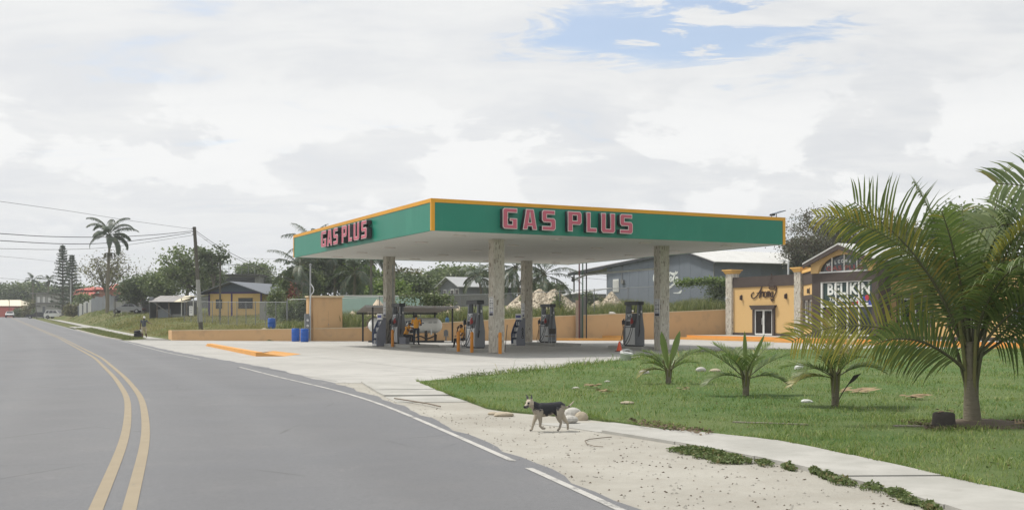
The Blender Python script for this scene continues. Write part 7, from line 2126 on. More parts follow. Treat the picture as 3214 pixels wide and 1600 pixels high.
def figure(lab, loc, rot, J, cols, cap=None, group=None, sleeve=.55, shorts=None, belly=0.0, size=1.0):
    """J: joint positions in a frame facing -Y; cols: skin, top, legs, shoes"""
    J = {k: Vector(v) for k, v in J.items()}
    r = thing('person', lab, 'person', loc, rot, group)
    mb = MB(); ax = (J['shR']-J['shL']).normalized(); pel, che, nk, hd = J['pelvis'], J['chest'], J['neck'], J['head']
    mid = pel.lerp(che, .5)
    up_ = (nk-pel).normalized(); fwd = ax.cross(up_).normalized()
    if fwd.dot(J['face']) < 0: fwd = -fwd
    mid = mid + fwd*belly
    mb.tube([pel-up_*.09, pel, mid, che, che.lerp(nk,.55), nk-up_*.02], [(.12,.085),(.165,.115),(.158,.115+belly*.6),(.178,.115),(.165,.085),(.06,.055)], 14, side=ax)
    mb.tube([nk-up_*.05, nk.lerp(hd,.35), hd-up_*.03], [.058,.052,.052], 10)
    f = J['face'].normalized(); hu = (hd-nk).normalized(); hx = f.cross(hu).normalized(); hm = Matrix((hx, f, hu)).transposed()
    mb.ball(hd+hu*.02, (.076,.094,.115), 16, 12, 0, hm)
    mb.ball(hd-hu*.055+f*.03, (.055,.062,.058), 12, 8, 0, hm)
    mb.tube([hd+f*.085+hu*.02, hd+f*.112-hu*.018, hd+f*.09-hu*.025], [.010,.016,.012], 8)
    mb.ball(hd+f*.085-hu*.052, (.026,.012,.008), 8, 6, 0, hm)
    for s in (-1, 1): mb.ball(hd+hx*.078*s-hu*.005, (.012,.022,.032), 8, 6, 0, hm)
    for s in ('L', 'R'):
        sh, el, wr = J['sh'+s], J['el'+s], J['wr'+s]
        mb.tube([che.lerp(sh,.5), sh, sh.lerp(el,.5), el], [.075,.066,.054,.043], 10); mb.ball(sh, .068, 10, 8); mb.ball(el, .042, 8, 6)
        mb.tube([el, el.lerp(wr,.35), wr], [.042,.041,.027], 10)
        hand(mb, wr, wr-el, J.get('palm'+s, Vector((0,0,-1)) if abs((wr-el).normalized().z) < .8 else fwd), 1.05)
        hp, kn, an, to = J['hip'+s], J['kn'+s], J['an'+s], J['to'+s]
        mb.tube([pel.lerp(hp,.6), hp, hp.lerp(kn,.5), kn], [.10,.098,.082,.062], 12); mb.ball(kn, .062, 8, 6)
        mb.tube([kn, kn.lerp(an,.35), an], [.060,.062,.042], 10)
        dd = (to-an); mb.tube([an+Vector((0,0,.02)), an+dd*.05-Vector((0,0,.03)), an+dd*.55-Vector((0,0,.015)), to], [.045,(.045,.045),(.048,.032),(.035,.022)], 10)
    def seg(p, a, b):
        d = b-a; t = max(0, min(1, (p-a).dot(d)/d.length_squared)); return (p-a-d*t).length, t
    def pick(c, n):
        best = (9, 0)
        def tryit(a, b, fn, rad=0.0):
            nonlocal best
            dist, t = seg(c, a, b); dist -= rad
            if dist < best[0]: best = (dist, fn(t))
        tryit(pel, nk-up_*.03, lambda t: 1 if t > .05 else 2, .11); tryit(nk, hd+hu*.08, lambda t: 0 if t > .06 else 1, .05)
        for s in ('L', 'R'):
            tryit(J['sh'+s], J['el'+s], lambda t: 1 if t < sleeve else 0, .045); w_ = J['wr'+s]+(J['wr'+s]-J['el'+s]).normalized()*.15
            tryit(J['el'+s], w_, lambda t: 0, .03)
            tryit(J['hip'+s], J['kn'+s], lambda t: 2, .08)
            tryit(J['kn'+s], J['an'+s], (lambda t: 2 if t < shorts else 0) if shorts is not None else (lambda t: 2 if t < .95 else 3), .045)
            tryit(J['an'+s], J['to'+s], lambda t: 3, .035)
        return best[1]
    solid(mb, 'body', .0085, cols, pick, r)
    r.scale = (size,)*3
    hb = MB()
    if cap:
        for i in range(1): hb.ball(hd+hu*.035-f*.006, (.087,.106,.105), 16, 10, 0, hm)
        hair = hb.build('cap', M[cap], r)
        bm_ = bmesh.new(); bm_.from_mesh(hair.data)
        bmesh.ops.delete(bm_, geom=[v for v in bm_.verts if (v.co-hd).dot(hu) < .045], context='VERTS'); bm_.to_mesh(hair.data); bm_.free()
        br = MB(); vs = []
        for a in range(-5, 6):
            t = a/5*1.15; d = f*math.cos(t)+hx*math.sin(t)
            vs += [hd+hu*.055+d*.085, hd+hu*.040+d*(.085+.085*math.cos(t*1.1))]
        br.add(vs, [(2*i, 2*i+1, 2*i+3, 2*i+2) for i in range(10)]).build('cap_brim', M[cap], r)
    else:
        hb.ball(hd+hu*.035-f*.010, (.083,.102,.108), 16, 10, 0, hm)
        hair = hb.build('hair', M['hair_black'], r)
        bm_ = bmesh.new(); bm_.from_mesh(hair.data)
        bmesh.ops.delete(bm_, geom=[v for v in bm_.verts if (v.co-hd).dot(f) > .035 and (v.co-hd).dot(hu) < .075 or (v.co-hd).dot(hu) < -.03], context='VERTS'); bm_.to_mesh(hair.data); bm_.free()
    eb = MB()
    for s in (-1, 1): eb.ball(hd+f*.088+hx*.031*s+hu*.02, (.014,.008,.009), 8, 6, 0, hm)
    eb.build('eyes', M['window_dark'], r)
    return r
# man walking with a cart beside the road, coming towards us
X, Y = g(452, 1063)
wm_ = figure('man in white cap and khaki shorts pulling a black cart by the road', (X, Y, -.005), R(8), dict(
    pelvis=(0,0,.93), chest=(.0,-.02,1.27), neck=(.0,-.03,1.49), head=(.02,-.05,1.62), face=(.35,-1,-.25), shL=(-.20,-.02,1.42), shR=(.20,-.02,1.42),
    elL=(-.27,.05,1.14), wrL=(-.29,.10,.88), elR=(.36,-.10,1.24), wrR=(.56,-.22,1.20), hipL=(-.10,0,.90), hipR=(.10,0,.90), knL=(-.09,-.16,.52), knR=(.12,.03,.50),
    anL=(-.08,-.05,.10), anR=(.13,.26,.16), toL=(-.09,-.26,.04), toR=(.13,.12,.035), palmR=(0,0,-1)), ['skin_brown', 'shirt_grey', 'shorts_khaki', 'shoe_white'], cap='cap_white', shorts=.12, size=1.08)
ct = thing('hand_cart', 'black wheeled bag cart pulled by the man in the white cap', 'cart', (X-.55, Y+.12, -.005), R(8))
MB().bbox(-.30,.30,-.22,.22,.10,.52,.05).build('bag', M['bag_black'], ct)
MB().ball((-.05,0,.60), (.30,.2,.14), 12, 8).ball((.15,.02,.66), (.16,.15,.10), 10, 6).build('bundle', M['bag_black'], ct)
MB().tube([(-.05,.05,.10),(.22,.02,.80),(.26,-.02,.90)], .015, 6).tube([(.05,.1,.10),(.26,.02,.80),(.28,.02,.90)], .015, 6).build('handle', M['steel_grey'], ct)
MB().box(.13,.36,-.10,.1,.60,.74).box(.2,.34,-.12,-.1,.68,.78).build('parcel', M['plastic_white'], ct)
for s in (-1, 1): MB().lathe([(.03,-.03),(.10,-.03),(.10,.03),(.03,.03)], n=14, M=Matrix.Translation((0,.2*s,.10)) @ Matrix.Rotation(R(90),4,'X')).build('wheel', M['rubber'], ct)
# standing attendant, back to us
X, Y = g(1306, 1081, .15)
figure('man standing in an orange polo shirt and dark jeans beside the small table', (X, Y, .145), R(172), dict(
    pelvis=(0,0,.94), chest=(0,.0,1.28), neck=(0,-.01,1.50), head=(.0,-.03,1.63), face=(-.25,-1,-.2), shL=(-.21,0,1.43), shR=(.21,0,1.43),
    elL=(-.29,-.06,1.15), wrL=(-.12,-.27,1.12), elR=(.29,-.06,1.15), wrR=(.13,-.28,1.13), hipL=(-.11,0,.91), hipR=(.11,0,.91), knL=(-.13,-.02,.50), knR=(.12,-.03,.50),
    anL=(-.15,.02,.09), anR=(.13,.02,.09), toL=(-.18,-.18,.035), toR=(.16,-.18,.035), palmL=(0,0,-1), palmR=(0,0,-1)), ['skin_brown', 'shirt_orange', 'jeans', 'shoe_dark'], sleeve=.7, belly=.02)
# seated attendant by the table
X, Y = g(1273, 1079, .15)
seat1 = (X, Y, .145)
figure('seated man in an orange shirt reaching over the small round table', seat1, R(62), dict(
    pelvis=(0,.02,.53), chest=(.02,-.12,.86), neck=(.02,-.20,1.06), head=(.02,-.27,1.18), face=(.0,-1,-.35), shL=(-.19,-.15,1.00), shR=(.21,-.17,1.00),
    elL=(-.24,-.36,.80), wrL=(-.10,-.58,.82), elR=(.24,-.42,.92), wrR=(.16,-.66,.98), hipL=(-.11,-.02,.50), hipR=(.11,-.02,.50), knL=(-.14,-.45,.50), knR=(.13,-.45,.50),
    anL=(-.14,-.40,.10), anR=(.14,-.36,.10), toL=(-.15,-.60,.04), toR=(.14,-.56,.04), palmL=(0,0,-1), palmR=(0,0,-1)), ['skin_brown', 'shirt_orange', 'trousers_dark', 'shoe_white'], sleeve=.5)
cr = thing('crate_seat', 'grey box used as a seat by the man at the small table', 'box', seat1, R(62))
MB().bbox(-.24,.24,-.16,.30,0,.42,.02).build('box', M['rack_grey'], cr)
X, Y = g(1293, 1077.5, .15)
tb_ = thing('small_table', 'small round table with a pale rim between the two orange shirted men', 'table', (X, Y+.25, .145))
MB().lathe([(.30,.60),(.33,.61),(.33,.64),(.30,.65)], n=20).build('table_top', M['plastic_white'], tb_)
for k in range(3):
    a = k*2.1; MB().tube([(math.cos(a)*.1,math.sin(a)*.1,.60),(math.cos(a)*.26,math.sin(a)*.26,0)], .018, 6).build('leg', M['pump_silver'], tb_)
o = MB().bbox(-.14,.14,-.1,.1,0,.22,.06).tube(smoothline([(-.08,0,.2),(-.05,0,.34),(.05,0,.34),(.08,0,.2)], 4), .012, 5).build('bag', M['bag_black'], None, (X, Y+.25, .795)); tag(o, 'dark bag standing on the small round table', 'bag')
# seated attendant with a phone
X, Y = g(1452, 1094)
s2 = (X+.02, Y+.55, .0)
figure('seated man in an orange shirt holding a phone, left of the near pump', s2, R(-70), dict(
    pelvis=(0,.02,.52), chest=(.0,-.02,.86), neck=(.0,-.08,1.08), head=(.0,-.13,1.21), face=(.1,-1,-.2), shL=(-.20,-.05,1.01), shR=(.20,-.05,1.01),
    elL=(-.24,-.30,.84), wrL=(-.06,-.32,1.08), elR=(.25,-.20,.76), wrR=(.20,-.46,.72), hipL=(-.11,-.02,.50), hipR=(.11,-.02,.50), knL=(-.15,-.45,.51), knR=(.13,-.45,.51),
    anL=(-.14,-.52,.10), anR=(.12,-.34,.10), toL=(-.15,-.73,.04), toR=(.12,-.54,.04), palmL=(.3,.2,1), palmR=(0,0,-1)), ['skin_brown', 'shirt_orange', 'trousers_dark', 'shoe_dark'], sleeve=.5)
chair('dark chair under the man holding the phone', s2, R(-70))
G2 = Matrix.Translation(s2) @ Matrix.Rotation(R(-70), 4, 'Z')
o = MB().bbox(-.012,.012,-.035,.035,-.07,.07,.005).build('phone', M['bag_black'], None, G2 @ Vector((.01,-.29,1.19)), R(-70)); tag(o, 'black phone held to the face of the seated man', 'phone')
p_ = thing('paper', 'x', 'x'); bpy.data.objects.remove(p_)
# the dog
X, Y = g(1722, 1349)
dg_ = thing('dog', 'tan and black street dog with pricked ears walking left along the dirt verge', 'dog', (X, Y, -.016), R(11))
K = .985
def dv(x, y, z): return Vector((x, y, z))*K
db_ = MB()
# trunk along x, nose towards -x; y<0 is the near side
db_.tube([dv(.235,0,.335), dv(.18,0,.352), dv(.08,0,.338), dv(-.04,0,.318), dv(-.13,0,.315), dv(-.19,0,.335), dv(-.215,0,.355)],
         [(.045,.060),(.070,.085),(.072,.088),(.080,.102),(.078,.108),(.062,.085),(.045,.06)], 16, side=(0,1,0))
db_.tube([dv(-.17,0,.35), dv(-.23,-.005,.388), dv(-.28,-.02,.410)], [(.058,.075),(.050,.060),(.048,.052)], 12, side=(0,1,0))
hdp = dv(-.297,-.028,.425); hf = Vector((-.80,-.52,-.30)).normalized(); hu = Vector((-.22,-.10,.97)); hu = (hu-hf*hu.dot(hf)).normalized(); hx = hf.cross(hu); hm = Matrix((hx, hf, hu)).transposed()
db_.ball(hdp, (.052,.058,.048), 14, 10, 0, hm)
db_.tube([hdp+hf*.025-hu*.008, hdp+hf*.075-hu*.020, hdp+hf*.118-hu*.028], [(.036,.034),(.026,.025),(.019,.018)], 10, side=hx)
db_.ball(hdp+hf*.118-hu*.018, .012, 8, 6)
db_.tube([hdp+hf*.03-hu*.034, hdp+hf*.095-hu*.046], [.022,.013], 8)
for s in (-1, 1):
    b = hdp+hx*.034*s+hu*.034-hf*.022; tip = b+hu*.085+hx*.018*s-hf*.012
    db_.tube([b-hu*.012, b.lerp(tip,.45), tip], [(.026,.013),(.022,.009),(.005,.004)], 8, side=hf)
def leg(P, rad): db_.tube([dv(*p) for p in P], [x*K for x in rad], 10)
# fore legs: far one reaching forward, near one lifted and folded at the wrist
leg([(-.150,.045,.33),(-.165,.05,.24),(-.205,.05,.155),(-.232,.05,.07),(-.240,.05,.030),(-.275,.05,.012)], [.058,.042,.026,.018,.019,.017])
leg([(-.135,-.048,.33),(-.150,-.052,.23),(-.135,-.052,.155),(-.142,-.052,.085),(-.105,-.052,.050),(-.060,-.052,.048)], [.060,.044,.027,.020,.019,.015])
# hind legs: near one under the hip, other stretched back, hocks pointing backwards
leg([(.170,-.055,.335),(.135,-.06,.235),(.150,-.06,.175),(.172,-.06,.120),(.150,-.06,.045),(.118,-.06,.012)], [.075,.060,.036,.020,.017,.017])
leg([(.185,.05,.335),(.195,.055,.250),(.255,.05,.165),(.300,.05,.110),(.305,.05,.045),(.300,.05,.014)], [.072,.056,.034,.020,.017,.017])
tl = smoothline([tuple(dv(.235,0,.345)), tuple(dv(.290,.0,.350)), tuple(dv(.335,.0,.385)), tuple(dv(.385,.0,.440))], 4)
db_.tube(tl, [.022-.0012*i for i in range(len(tl))], 8)
def dogpick(c, n):
    c = c/K; rel = c*K-hdp; along = rel.dot(hf)
    if rel.length < .135 and c.x < -.235 and c.z > .335:
        if rel.dot(hu) > .055: return 3
        if along > .100: return 1
        if along > .045 and rel.dot(hu) < -.012: return 3
        for s in (-1, 1):
            if (rel-(hf*.045+hx*.032*s+hu*.012)).length < .017: return 1
        return 2 if rel.dot(hu) > -.03 else 0
    if c.z > .03 and c.x > .30 and c.z > .34: return 2 if c.x > .315 else 1
    w = random.gauss(0, .010)+.018*math.sin(c.x*40)+.010*math.sin(c.x*90+c.z*60)
    belly = .245 if -.10 < c.x < .10 else (.335 if c.x >= .10 else .325)
    if c.x > .10: belly = .335+(c.x-.10)*.28
    if -.16 < c.x < -.10 : belly = .30
    if c.x < -.16: belly = .335
    if c.z > belly+w and c.x > -.265: return 1
    if c.z < .022: return 3
    if c.z < .26+random.gauss(0,.02) and abs(c.y) < .035: return 2
    return 0
solid(db_, 'body', .0055, ['dog_tan', 'dog_black', 'dog_cream', 'dog_grey'], dogpick, dg_, smooth_it=3)
eb = MB()
for s in (-1, 1): eb.ball(hdp+hf*.050+hx*.030*s+hu*.016, .0075, 8, 6)
eb.build('eyes', M['rubber'], dg_)
# ---------------------------------------------------------------- vehicles
def car(lab, loc, rot, paint_, kind='suv', name='parked_car', wreck=False):
    r = thing(name, lab, 'car', loc, rot)
    if kind == 'suv':
        Lc, Wd, lo, belt, roof = 4.6, 1.8, .35, 1.05, 1.75
        prof = [(-2.25,.45),(-2.28,.85),(-2.15,1.02),(-1.05,1.08),(2.2,1.05),(2.28,.80),(2.25,.42)]
        green = [(-1.05,1.08),(-.35,1.70),(1.75,1.74),(2.18,1.08)]
        wins = [((-.75,1.14),(-.22,1.60),(.28,1.62),(.28,1.14)), ((.36,1.14),(.36,1.62),(1.10,1.64),(1.18,1.14)), ((1.27,1.14),(1.20,1.63),(1.70,1.62),(1.98,1.14))]
    else:
        prof = [(-2.15,.42),(-2.2,.68),(-2.05,.80),(-.95,.90),(1.45,.92),(2.15,.88),(2.2,.6),(2.15,.40)]
        green = [(-.95,.90),(-.25,1.38),(.85,1.40),(1.5,.92)]
        wins = [((-.66,.95),(-.15,1.30),(.22,1.32),(.22,.95)), ((.30,.95),(.30,1.32),(.78,1.31),(1.14,.95))]
        Wd = 1.70
    h = Wd/2
    b = MB(); b.prism(prof, lambda p: (p[0], -h, p[1]), lambda p: (p[0], h, p[1]))
    n = len(green)
    vs = [(p[0], -h*(.98 if i in (0, n-1) else .80), p[1]+.001) for i, p in enumerate(green)] + [(p[0], h*(.98 if i in (0, n-1) else .80), p[1]+.001) for i, p in enumerate(green)]
    b.add(vs, [tuple(range(n)), tuple(range(2*n-1, n-1, -1))]+[((i+1)%n, i, n+i, n+(i+1)%n) for i in range(n)])
    body = b.build('body', M[paint_], r)
    z0, z1 = green[0][1], max(p[1] for p in green)
    def inset(z): return h*(.98+(.80-.98)*(z-z0)/(z1-z0))+.012
    for s in (-1, 1):
        for w in wins:
            MB().add([(p[0], s*inset(p[1]), p[1]) for p in w], [(0,1,2,3)]).build('side_window', M['car_glass'], r)
    (xa, za), (xb, zb) = green[0], green[1]
    def lerp(a, b, t): return a+(b-a)*t
    MB().add([(lerp(xa,xb,.1)-.02, -h*.84, lerp(za,zb,.1)+.02),(lerp(xa,xb,.1)-.02, h*.84, lerp(za,zb,.1)+.02),(lerp(xa,xb,.9)-.02, h*.72, lerp(za,zb,.9)+.02),(lerp(xa,xb,.9)-.02, -h*.72, lerp(za,zb,.9)+.02)], [(0,1,2,3)]).build('windscreen', M['car_glass'], r)
    (xa, za), (xb, zb) = green[-1], green[-2]
    MB().add([(lerp(xa,xb,.15)+.02, -h*.82, lerp(za,zb,.15)+.02),(lerp(xa,xb,.15)+.02, h*.82, lerp(za,zb,.15)+.02),(lerp(xa,xb,.85)+.02, h*.72, lerp(za,zb,.85)+.02),(lerp(xa,xb,.85)+.02, -h*.72, lerp(za,zb,.85)+.02)], [(0,3,2,1)]).build('rear_window', M['car_glass'], r)
    wr = .37 if kind == 'suv' else .31
    for x in (-1.4, 1.4):
        for s in (-1, 1):
            w = MB().lathe([(wr*.6,-.11),(wr*.95,-.11),(wr,-.07),(wr,.07),(wr*.95,.11),(wr*.6,.11)], n=16, M=Matrix.Translation((x, s*(h-.08), wr)) @ Matrix.Rotation(R(90),4,'X')).build('wheel', M['rubber'], r)
            MB().lathe([(.05,-.005),(wr*.6,-.005),(wr*.6,.005),(.05,.01)], n=12, M=Matrix.Translation((x, s*(h+.025), wr)) @ Matrix.Rotation(R(90),4,'X')).build('rim', M['pump_silver'], w)
    x = prof[1][0]; zl = prof[1][1]
    for s in (-1, 1):
        MB().box(x-.02, x+.06, s*h*.72-.2, s*h*.72+.2, zl-.10, zl+.06).build('headlight', M['lamp_glass'], r)
        MB().box(2.17, 2.30, s*h*.82-.1, s*h*.82+.1, prof[-2][1]-.05, prof[-2][1]+.12).build('tail_light', M['tail_red'], r)
    MB().box(x-.03, x+.04, -h*.42, h*.42, zl-.12, zl+.0).build('grille', M['car_dark'], r)
    MB().box(x-.08, x+.1, -h*.98, h*.98, .36, zl-.16).build('bumper', M['car_dark'] if paint_ == 'car_white' and kind != 'suv' else M[paint_], r)
    MB().box(x-.10, x-.082, -.26, .26, .44, .56).build('number_plate', M['sticker_white'], r)
    return r
def onroad(px, py, Y): p = at(px, py, Y); return (p.x, Y, float(rz(Y)))
car('white car with a dark bumper driving towards us at the far left of the road', onroad(31, 994, 238), R(112), 'car_white', 'sedan', 'oncoming_car')
p = at(178, 990, 214); car('white off road car parked on the verge before the grey house', (p.x, 214, float(rz(214))+.05), R(172), 'car_white', 'suv')
p = at(118, 991, 226); car('dark grey car parked left of the white off road car', (p.x, 226, float(rz(226))-.1), R(20), 'car_dark', 'sedan')
p = at(400, 980, 150); car('old silver hatchback without paint shine on the grassy bank', (p.x, 150, tz(p.x, 150)), R(8), 'car_silver', 'sedan', 'old_car')
p = at(432, 979, 154); dk = thing('old_pickup', 'dark wrecked pickup with a raised bonnet right of the silver hatchback', 'truck', (p.x+.6, 154, tz(p.x, 154)), R(4))
MB().prism([(-1.8,.4),(-1.8,1.5),(.2,1.55),(.6,1.0),(1.9,.95),(2.0,.4)], lambda q: (q[0],-.8,q[1]), lambda q: (q[0],.8,q[1])).build('body', M['car_dark'], dk)
MB().add([(-1.9,-.8,2.0),(2.2,-.8,1.15),(2.2,.8,1.15),(-1.9,.8,2.0),(-1.9,-.8,1.85),(2.2,-.8,.95),(2.2,.8,.95),(-1.9,.8,1.85)], [(0,1,2,3),(7,6,5,4),(0,4,5,1),(1,5,6,2),(2,6,7,3),(3,7,4,0)]).build('bonnet', M['stump_dark'], dk)
MB().box(1.7,2.1,-.75,.75,.95,1.25).build('bumper', M['block_grey'], dk)
for x in (-1.2, 1.3):
    for s in (-1, 1): MB().lathe([(.1,-.1),(.33,-.1),(.33,.1),(.1,.1)], n=14, M=Matrix.Translation((x,s*.75,.33)) @ Matrix.Rotation(R(90),4,'X')).build('wheel', M['rubber'], dk)
# ---------------------------------------------------------------- utility poles and wires
def pole(lab, px, Y, top, r0=.17, r1=.11, topx=None, painted=None, arm=False, m='pole_wood', group='utility poles'):
    X, Y, Z = base(px, Y); T_ = at(topx if topx else px, top, Y)
    r = thing('utility_pole', lab, 'pole', (X, Y, Z), 0, group)
    d = T_-Vector((X, Y, Z))
    MB().tube([(0,0,-.3), tuple(d*.5), tuple(d)], [r0, (r0+r1)/2, r1], 12).build('pole', M[m], r)
    if painted:
        k0, k1 = (painted[0]-1000)/1, painted[1]
        a, b = d*painted[0], d*painted[1]; ra = r0+(r1-r0)*painted[0]+.006; rb = r0+(r1-r0)*painted[1]+.006
        MB().tube([tuple(a), tuple(b)], [ra, rb], 12).build('painted_band', M['pole_paint'], r)
    hw = MB().tube([tuple(d*.985+Vector((-.16,0,0))), tuple(d*.985+Vector((.16,0,0)))], .03, 6)
    for k in (.985, .955, .93): hw.ball(d*k+Vector((-.16,-.05,0)), .05, 8, 6)
    hw.build('insulators', M['steel_grey'], r)
    if arm: MB().box(d.x-.9, d.x+.9, -.06, .06, d.z-.5, d.z-.38).build('cross_arm', M['pole_wood'], r)
    return Vector((X, Y, Z))+d
def wire(pts, rad, lab, group='overhead wires'):
    P = smoothline([tuple(p) for p in pts], 8)
    o0 = Vector(P[0]); o = MB().tube([Vector(p)-o0 for p in P], rad, 5, caps=False).build('wire', M['wire'], None, o0); tag(o, lab, 'wire', group)
mp0 = pole('tall leaning wooden utility pole with a painted lower band behind the low tan wall', 632, 87, 712, .19, .13, topx=610, painted=(.10, .50))
pole('thin wooden pole in front of the yellow house', 690, 112, 822, .12, .09, topx=692)
pole('slim pole beside the wrecked car', 361, 148, 934, .08, .07)
pole('grey pole rising between the two pines', 222, 203, 880, .16, .12, m='galvanised')
pole('short thin pole behind the far cream roofed building', 29, 250, 940, .07, .06)
pole('bare wooden pole behind the pale trunked palm', 1165, 104, 805, .14, .10)
pole('leaning thin post by the parked white car', 116, 222, 958, .09, .07, topx=113)
Tm = mp0; Ym = 87
def wpath(ps, Y0, Y1, r_, lab):
    n = len(ps); wire([at(p[0], p[1], Y0+(Y1-Y0)*i/(n-1)) for i, p in enumerate(ps)], r_, lab)
wpath([(-120, 616), (200, 660), (420, 694), (606, 719)], 55, 87, .011, 'topmost thin overhead wire running left from the utility pole')
wpath([(-120, 726), (0, 733), (150, 742), (330, 744), (480, 737), (604, 725)], 55, 87, .022, 'thick overhead cable sagging left from the utility pole, upper one')
wpath([(-120, 748), (0, 755), (190, 765), (330, 763), (480, 748), (600, 730)], 55, 87, .022, 'thick overhead cable sagging left from the utility pole, lower one')
wpath([(-120, 778), (0, 780), (180, 783), (330, 777), (480, 757), (606, 738)], 55, 87, .013, 'thin overhead wire just below the thick cables on the left')
wpath([(-60, 799), (90, 812), (180, 822)], 120, 200, .018, 'far faint wire crossing above the two far palms, upper')
wpath([(-60, 868), (100, 880), (195, 887), (260, 890)], 140, 215, .02, 'far wire crossing the two far palms')
wpath([(-60, 881), (100, 892), (195, 895), (260, 900)], 140, 215, .02, 'lowest far wire crossing the two far palms')
wpath([(612, 722), (690, 775), (800, 831), (900, 872), (968, 893)], 87, 79.5, .020, 'overhead service cable dropping right to the kiosk mast, upper')
wpath([(612, 728), (690, 783), (800, 839), (900, 879), (968, 897)], 87, 79.5, .014, 'overhead service cable dropping right to the kiosk mast, lower')
wpath([(695, 826), (800, 838), (900, 848), (1000, 858), (1165, 863)], 112, 104, .018, 'wire from the thin pole across the palms behind the kiosk')
wpath([(1165, 863), (1300, 868), (1380, 866), (1560, 850)], 104, 120, .014, 'thin wire crossing behind the grey wooden house')
wpath([(480, 812), (640, 810), (860, 812), (1000, 815)], 160, 150, .014, 'faint far wire above the flat roofed building')
wpath([(1740, 848), (1800, 854), (1905, 866)], 108, 116, .014, 'wire left of the warehouse porch, upper')
wpath([(1740, 862), (1800, 869), (1905, 878)], 108, 116, .014, 'wire left of the warehouse porch, lower')
# ---------------------------------------------------------------- things lying on the lawn and verge
def lying(lab, px, py, r_, m, seed, name='stone', cat='stone', z=None, amp=.22):
    X, Y = g(px, py); zz = float(lawn_z(X, Y)) if inpoly(np.array([X]), np.array([Y]), LAWN)[0] else -.014
    o = MB().rock((0,0,0), r_, seed, amp=amp, n=14, k=9).build(name, M[m], None, (X, Y, zz+r_[2]*.42 if z is None else z)); tag(o, lab, cat); return o
lying('large white broken rock just behind the dog', 1797, 1312, (.16,.13,.12), 'rock_white', 1, amp=.4)
lying('white rubble rock below the larger one behind the dog', 1788, 1325, (.13,.11,.08), 'rock_white', 2, amp=.4)
lying('rounded tan rock right of the white rubble', 1824, 1315, (.105,.085,.085), 'rock_tan', 3)
lying('flat tan stone left of the dog on the verge', 1582, 1303, (.17,.10,.05), 'rock_tan', 4)
lying('small pale stone left of the dog near the path edge', 1548, 1298, (.09,.06,.035), 'rock_tan', 14)
lying('oval white stone left of the leftmost young palm', 2023, 1180, (.16,.12,.08), 'rock_white', 5, amp=.1)
lying('white stone between the leftmost and middle young palms', 2200, 1171, (.16,.12,.09), 'rock_white', 6, amp=.1)
lying('tan stone beside the white one near the middle young palm', 2245, 1171, (.17,.12,.07), 'rock_tan', 7)
lying('flat pale stone in the grass right of the dog', 1968, 1278, (.13,.08,.04), 'rock_tan', 8)
lying('small white stone in the lawn above the dog', 1807, 1224, (.09,.06,.035), 'rock_white', 9, amp=.1)
lying('small white stone near the brown leaf piles', 1907, 1206, (.07,.05,.03), 'rock_white', 10, amp=.1)
lying('crumpled white bag left of the rightmost young palm', 2507, 1166, (.20,.15,.16), 'bag_white', 11, 'litter_bag', 'bag', amp=.5)
lying('white bottle lying in the grass left of the rightmost young palm trunk', 2532, 1272, (.115,.05,.045), 'bag_white', 12, 'litter_bottle', 'bottle', amp=.1)
def leafpile(lab, px, py, w, seed, m='dry_leaf', long=False):
    X, Y = g(px, py); rr = random.Random(seed); mb = MB()
    for k in range(16):
        a = rr.uniform(-.5,.5) if long else rr.uniform(0, 6.28); c = Vector((rr.gauss(0,.3)*w, rr.gauss(0,.12 if long else .3)*w, rr.uniform(.01,.06))); l = w*rr.uniform(.3,.7); d = Vector((math.cos(a), math.sin(a), rr.uniform(-.1,.25)))*l*.5; s = Vector((-math.sin(a), math.cos(a), .2))*l*.12
        mb.add([c-d, c+s+Vector((0,0,.015)), c+d, c-s], [(0,1,2,3)])
    o = mb.build('dry_leaves', M[m], None, (X, Y, float(lawn_z(X, Y))+.03)); tag(o, lab, 'leaves')
leafpile('pile of dry brown leaves on the lawn above the dog, upper', 1855, 1222, .32, 1); leafpile('pile of dry brown leaves on the lawn above the dog, lower right', 1892, 1247, .26, 2)
leafpile('dry palm frond lying right of the rightmost young palm', 2690, 1244, .60, 3, long=True); leafpile('brown dry frond lying left of the big palm', 2872, 1267, .45, 4, long=True)
leafpile('scrap of dry leaves below the middle young palm', 2150, 1237, .2, 5)
X, Y = g(2962, 1352); su = thing('tree_stump', 'dark weathered stump with pale leaves on top beside the big palm', 'stump', (X, Y, .02))
MB().lathe([(.185,-.05),(.17,.04),(.155,.15),(.150,.235),(.12,.25)], n=16).build('stump', M['stump_dark'], su)
mb = MB(); rr = random.Random(3)
for k in range(7): c = Vector((rr.gauss(0,.06), rr.gauss(0,.06), .26+k*.006)); a = rr.uniform(0,6.28); d = Vector((math.cos(a),math.sin(a),.2))*.07; s = Vector((-math.sin(a),math.cos(a),0))*.03; mb.add([c-d,c+s,c+d,c-s], [(0,1,2,3)])
mb.build('leaves', M['dry_leaf'], su)
for px0, py0, px1, py1, lab in ((2300, 1338, 2535, 1346, 'weathered plank half buried in the lawn below the young palms'), (2805, 1350, 2960, 1352, 'weathered plank half buried in the grass left of the stump')):
    a, b = Vector((*g(px0, py0), .035)), Vector((*g(px1, py1), .035)); o = MB().beam(Vector((0,0,0)), b-a, .10, .085).build('plank', M['plank_grey'], None, a); tag(o, lab, 'plank')
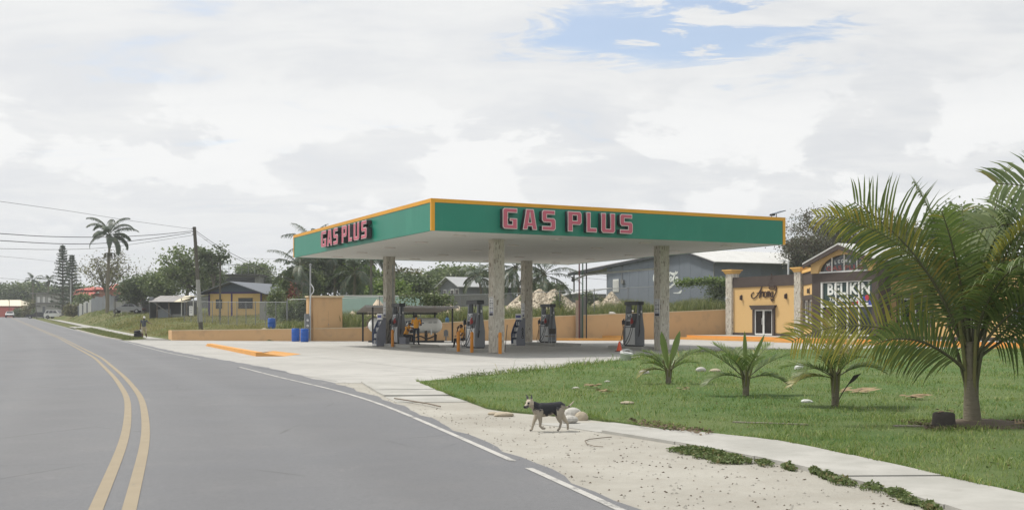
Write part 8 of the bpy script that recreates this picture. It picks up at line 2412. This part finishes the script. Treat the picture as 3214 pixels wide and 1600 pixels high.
# mulch and cut fronds at the big palm's foot
mm = MB(); mm.lathe([(.95,-.02),(.7,.05),(.35,.09),(.1,.10)], n=22); o = mm.build('mulch_ring', M['mulch'], None, (bx+.15, by-.05, .035)); o['kind'] = 'stuff'
for k, (dx, dy, a) in enumerate(((.55, -.35, .1), (.75, -.25, -.3), (.95, -.35, .2))):
    q = MB().tube([(-.25,0,.0),(0,0,.05),(.28,0,.03)], [(.035,.02),(.03,.018),(.012,.008)], 6)
    for j in range(7): q.add([(-.1+j*.05,0,.04),(-.07+j*.05,0,.04),(-.0+j*.05,.14,.10),(-.02+j*.05,.14,.09)], [(0,1,2,3)])
    o = q.build('cut_frond', M['dry_leaf'], None, (bx+dx, by+dy, .07), a); tag(o, ('dry cut frond nearest the big palm trunk', 'dry cut frond in the middle of the mulch', 'dry cut frond at the right of the mulch')[k], 'frond')
litter('mulch_litter', 1500, (bx-.9, bx+1.3, by-.8, by+.6), .06, M['mulch'], 61)
# sticks on the verge
for P, rad, lab in (([(1842, 1393), (1836, 1383), (1850, 1378), (1885, 1374), (1920, 1371)], .006, 'thin bent twig on the dirt right of the dog'), ([(1842, 1393), (1865, 1400), (1893, 1402)], .005, 'short thin twig on the dirt below the bent twig'), ([(1238, 1254), (1290, 1262), (1340, 1270), (1382, 1280)], .014, 'long pale stick lying at the end of the footpath')):
    q = [Vector((*g(*p), .0)) for p in P]; o = MB().tube([v-q[0]+Vector((0,0,.004 if rad < .01 else .03)) for v in q], rad, 5).build('stick', M['old_wood'], None, q[0]); tag(o, lab, 'stick')

# ---------------------------------------------------------------- air
hz_ = MB().box(-440, 335, -95, 635, -1.3, 24).build('haze', [], kind='stuff')
hm_ = bpy.data.materials.new('air'); hm_.use_nodes = True; ht = hm_.node_tree; ht.nodes.clear()
hv = ht.nodes.new('ShaderNodeVolumePrincipled'); ho = ht.nodes.new('ShaderNodeOutputMaterial')
hv.inputs['Color'].default_value = (.93, .96, 1.0, 1); hv.inputs['Density'].default_value = .0005
ht.links.new(hv.outputs[0], ho.inputs['Volume'])
hz_.data.materials.append(hm_)
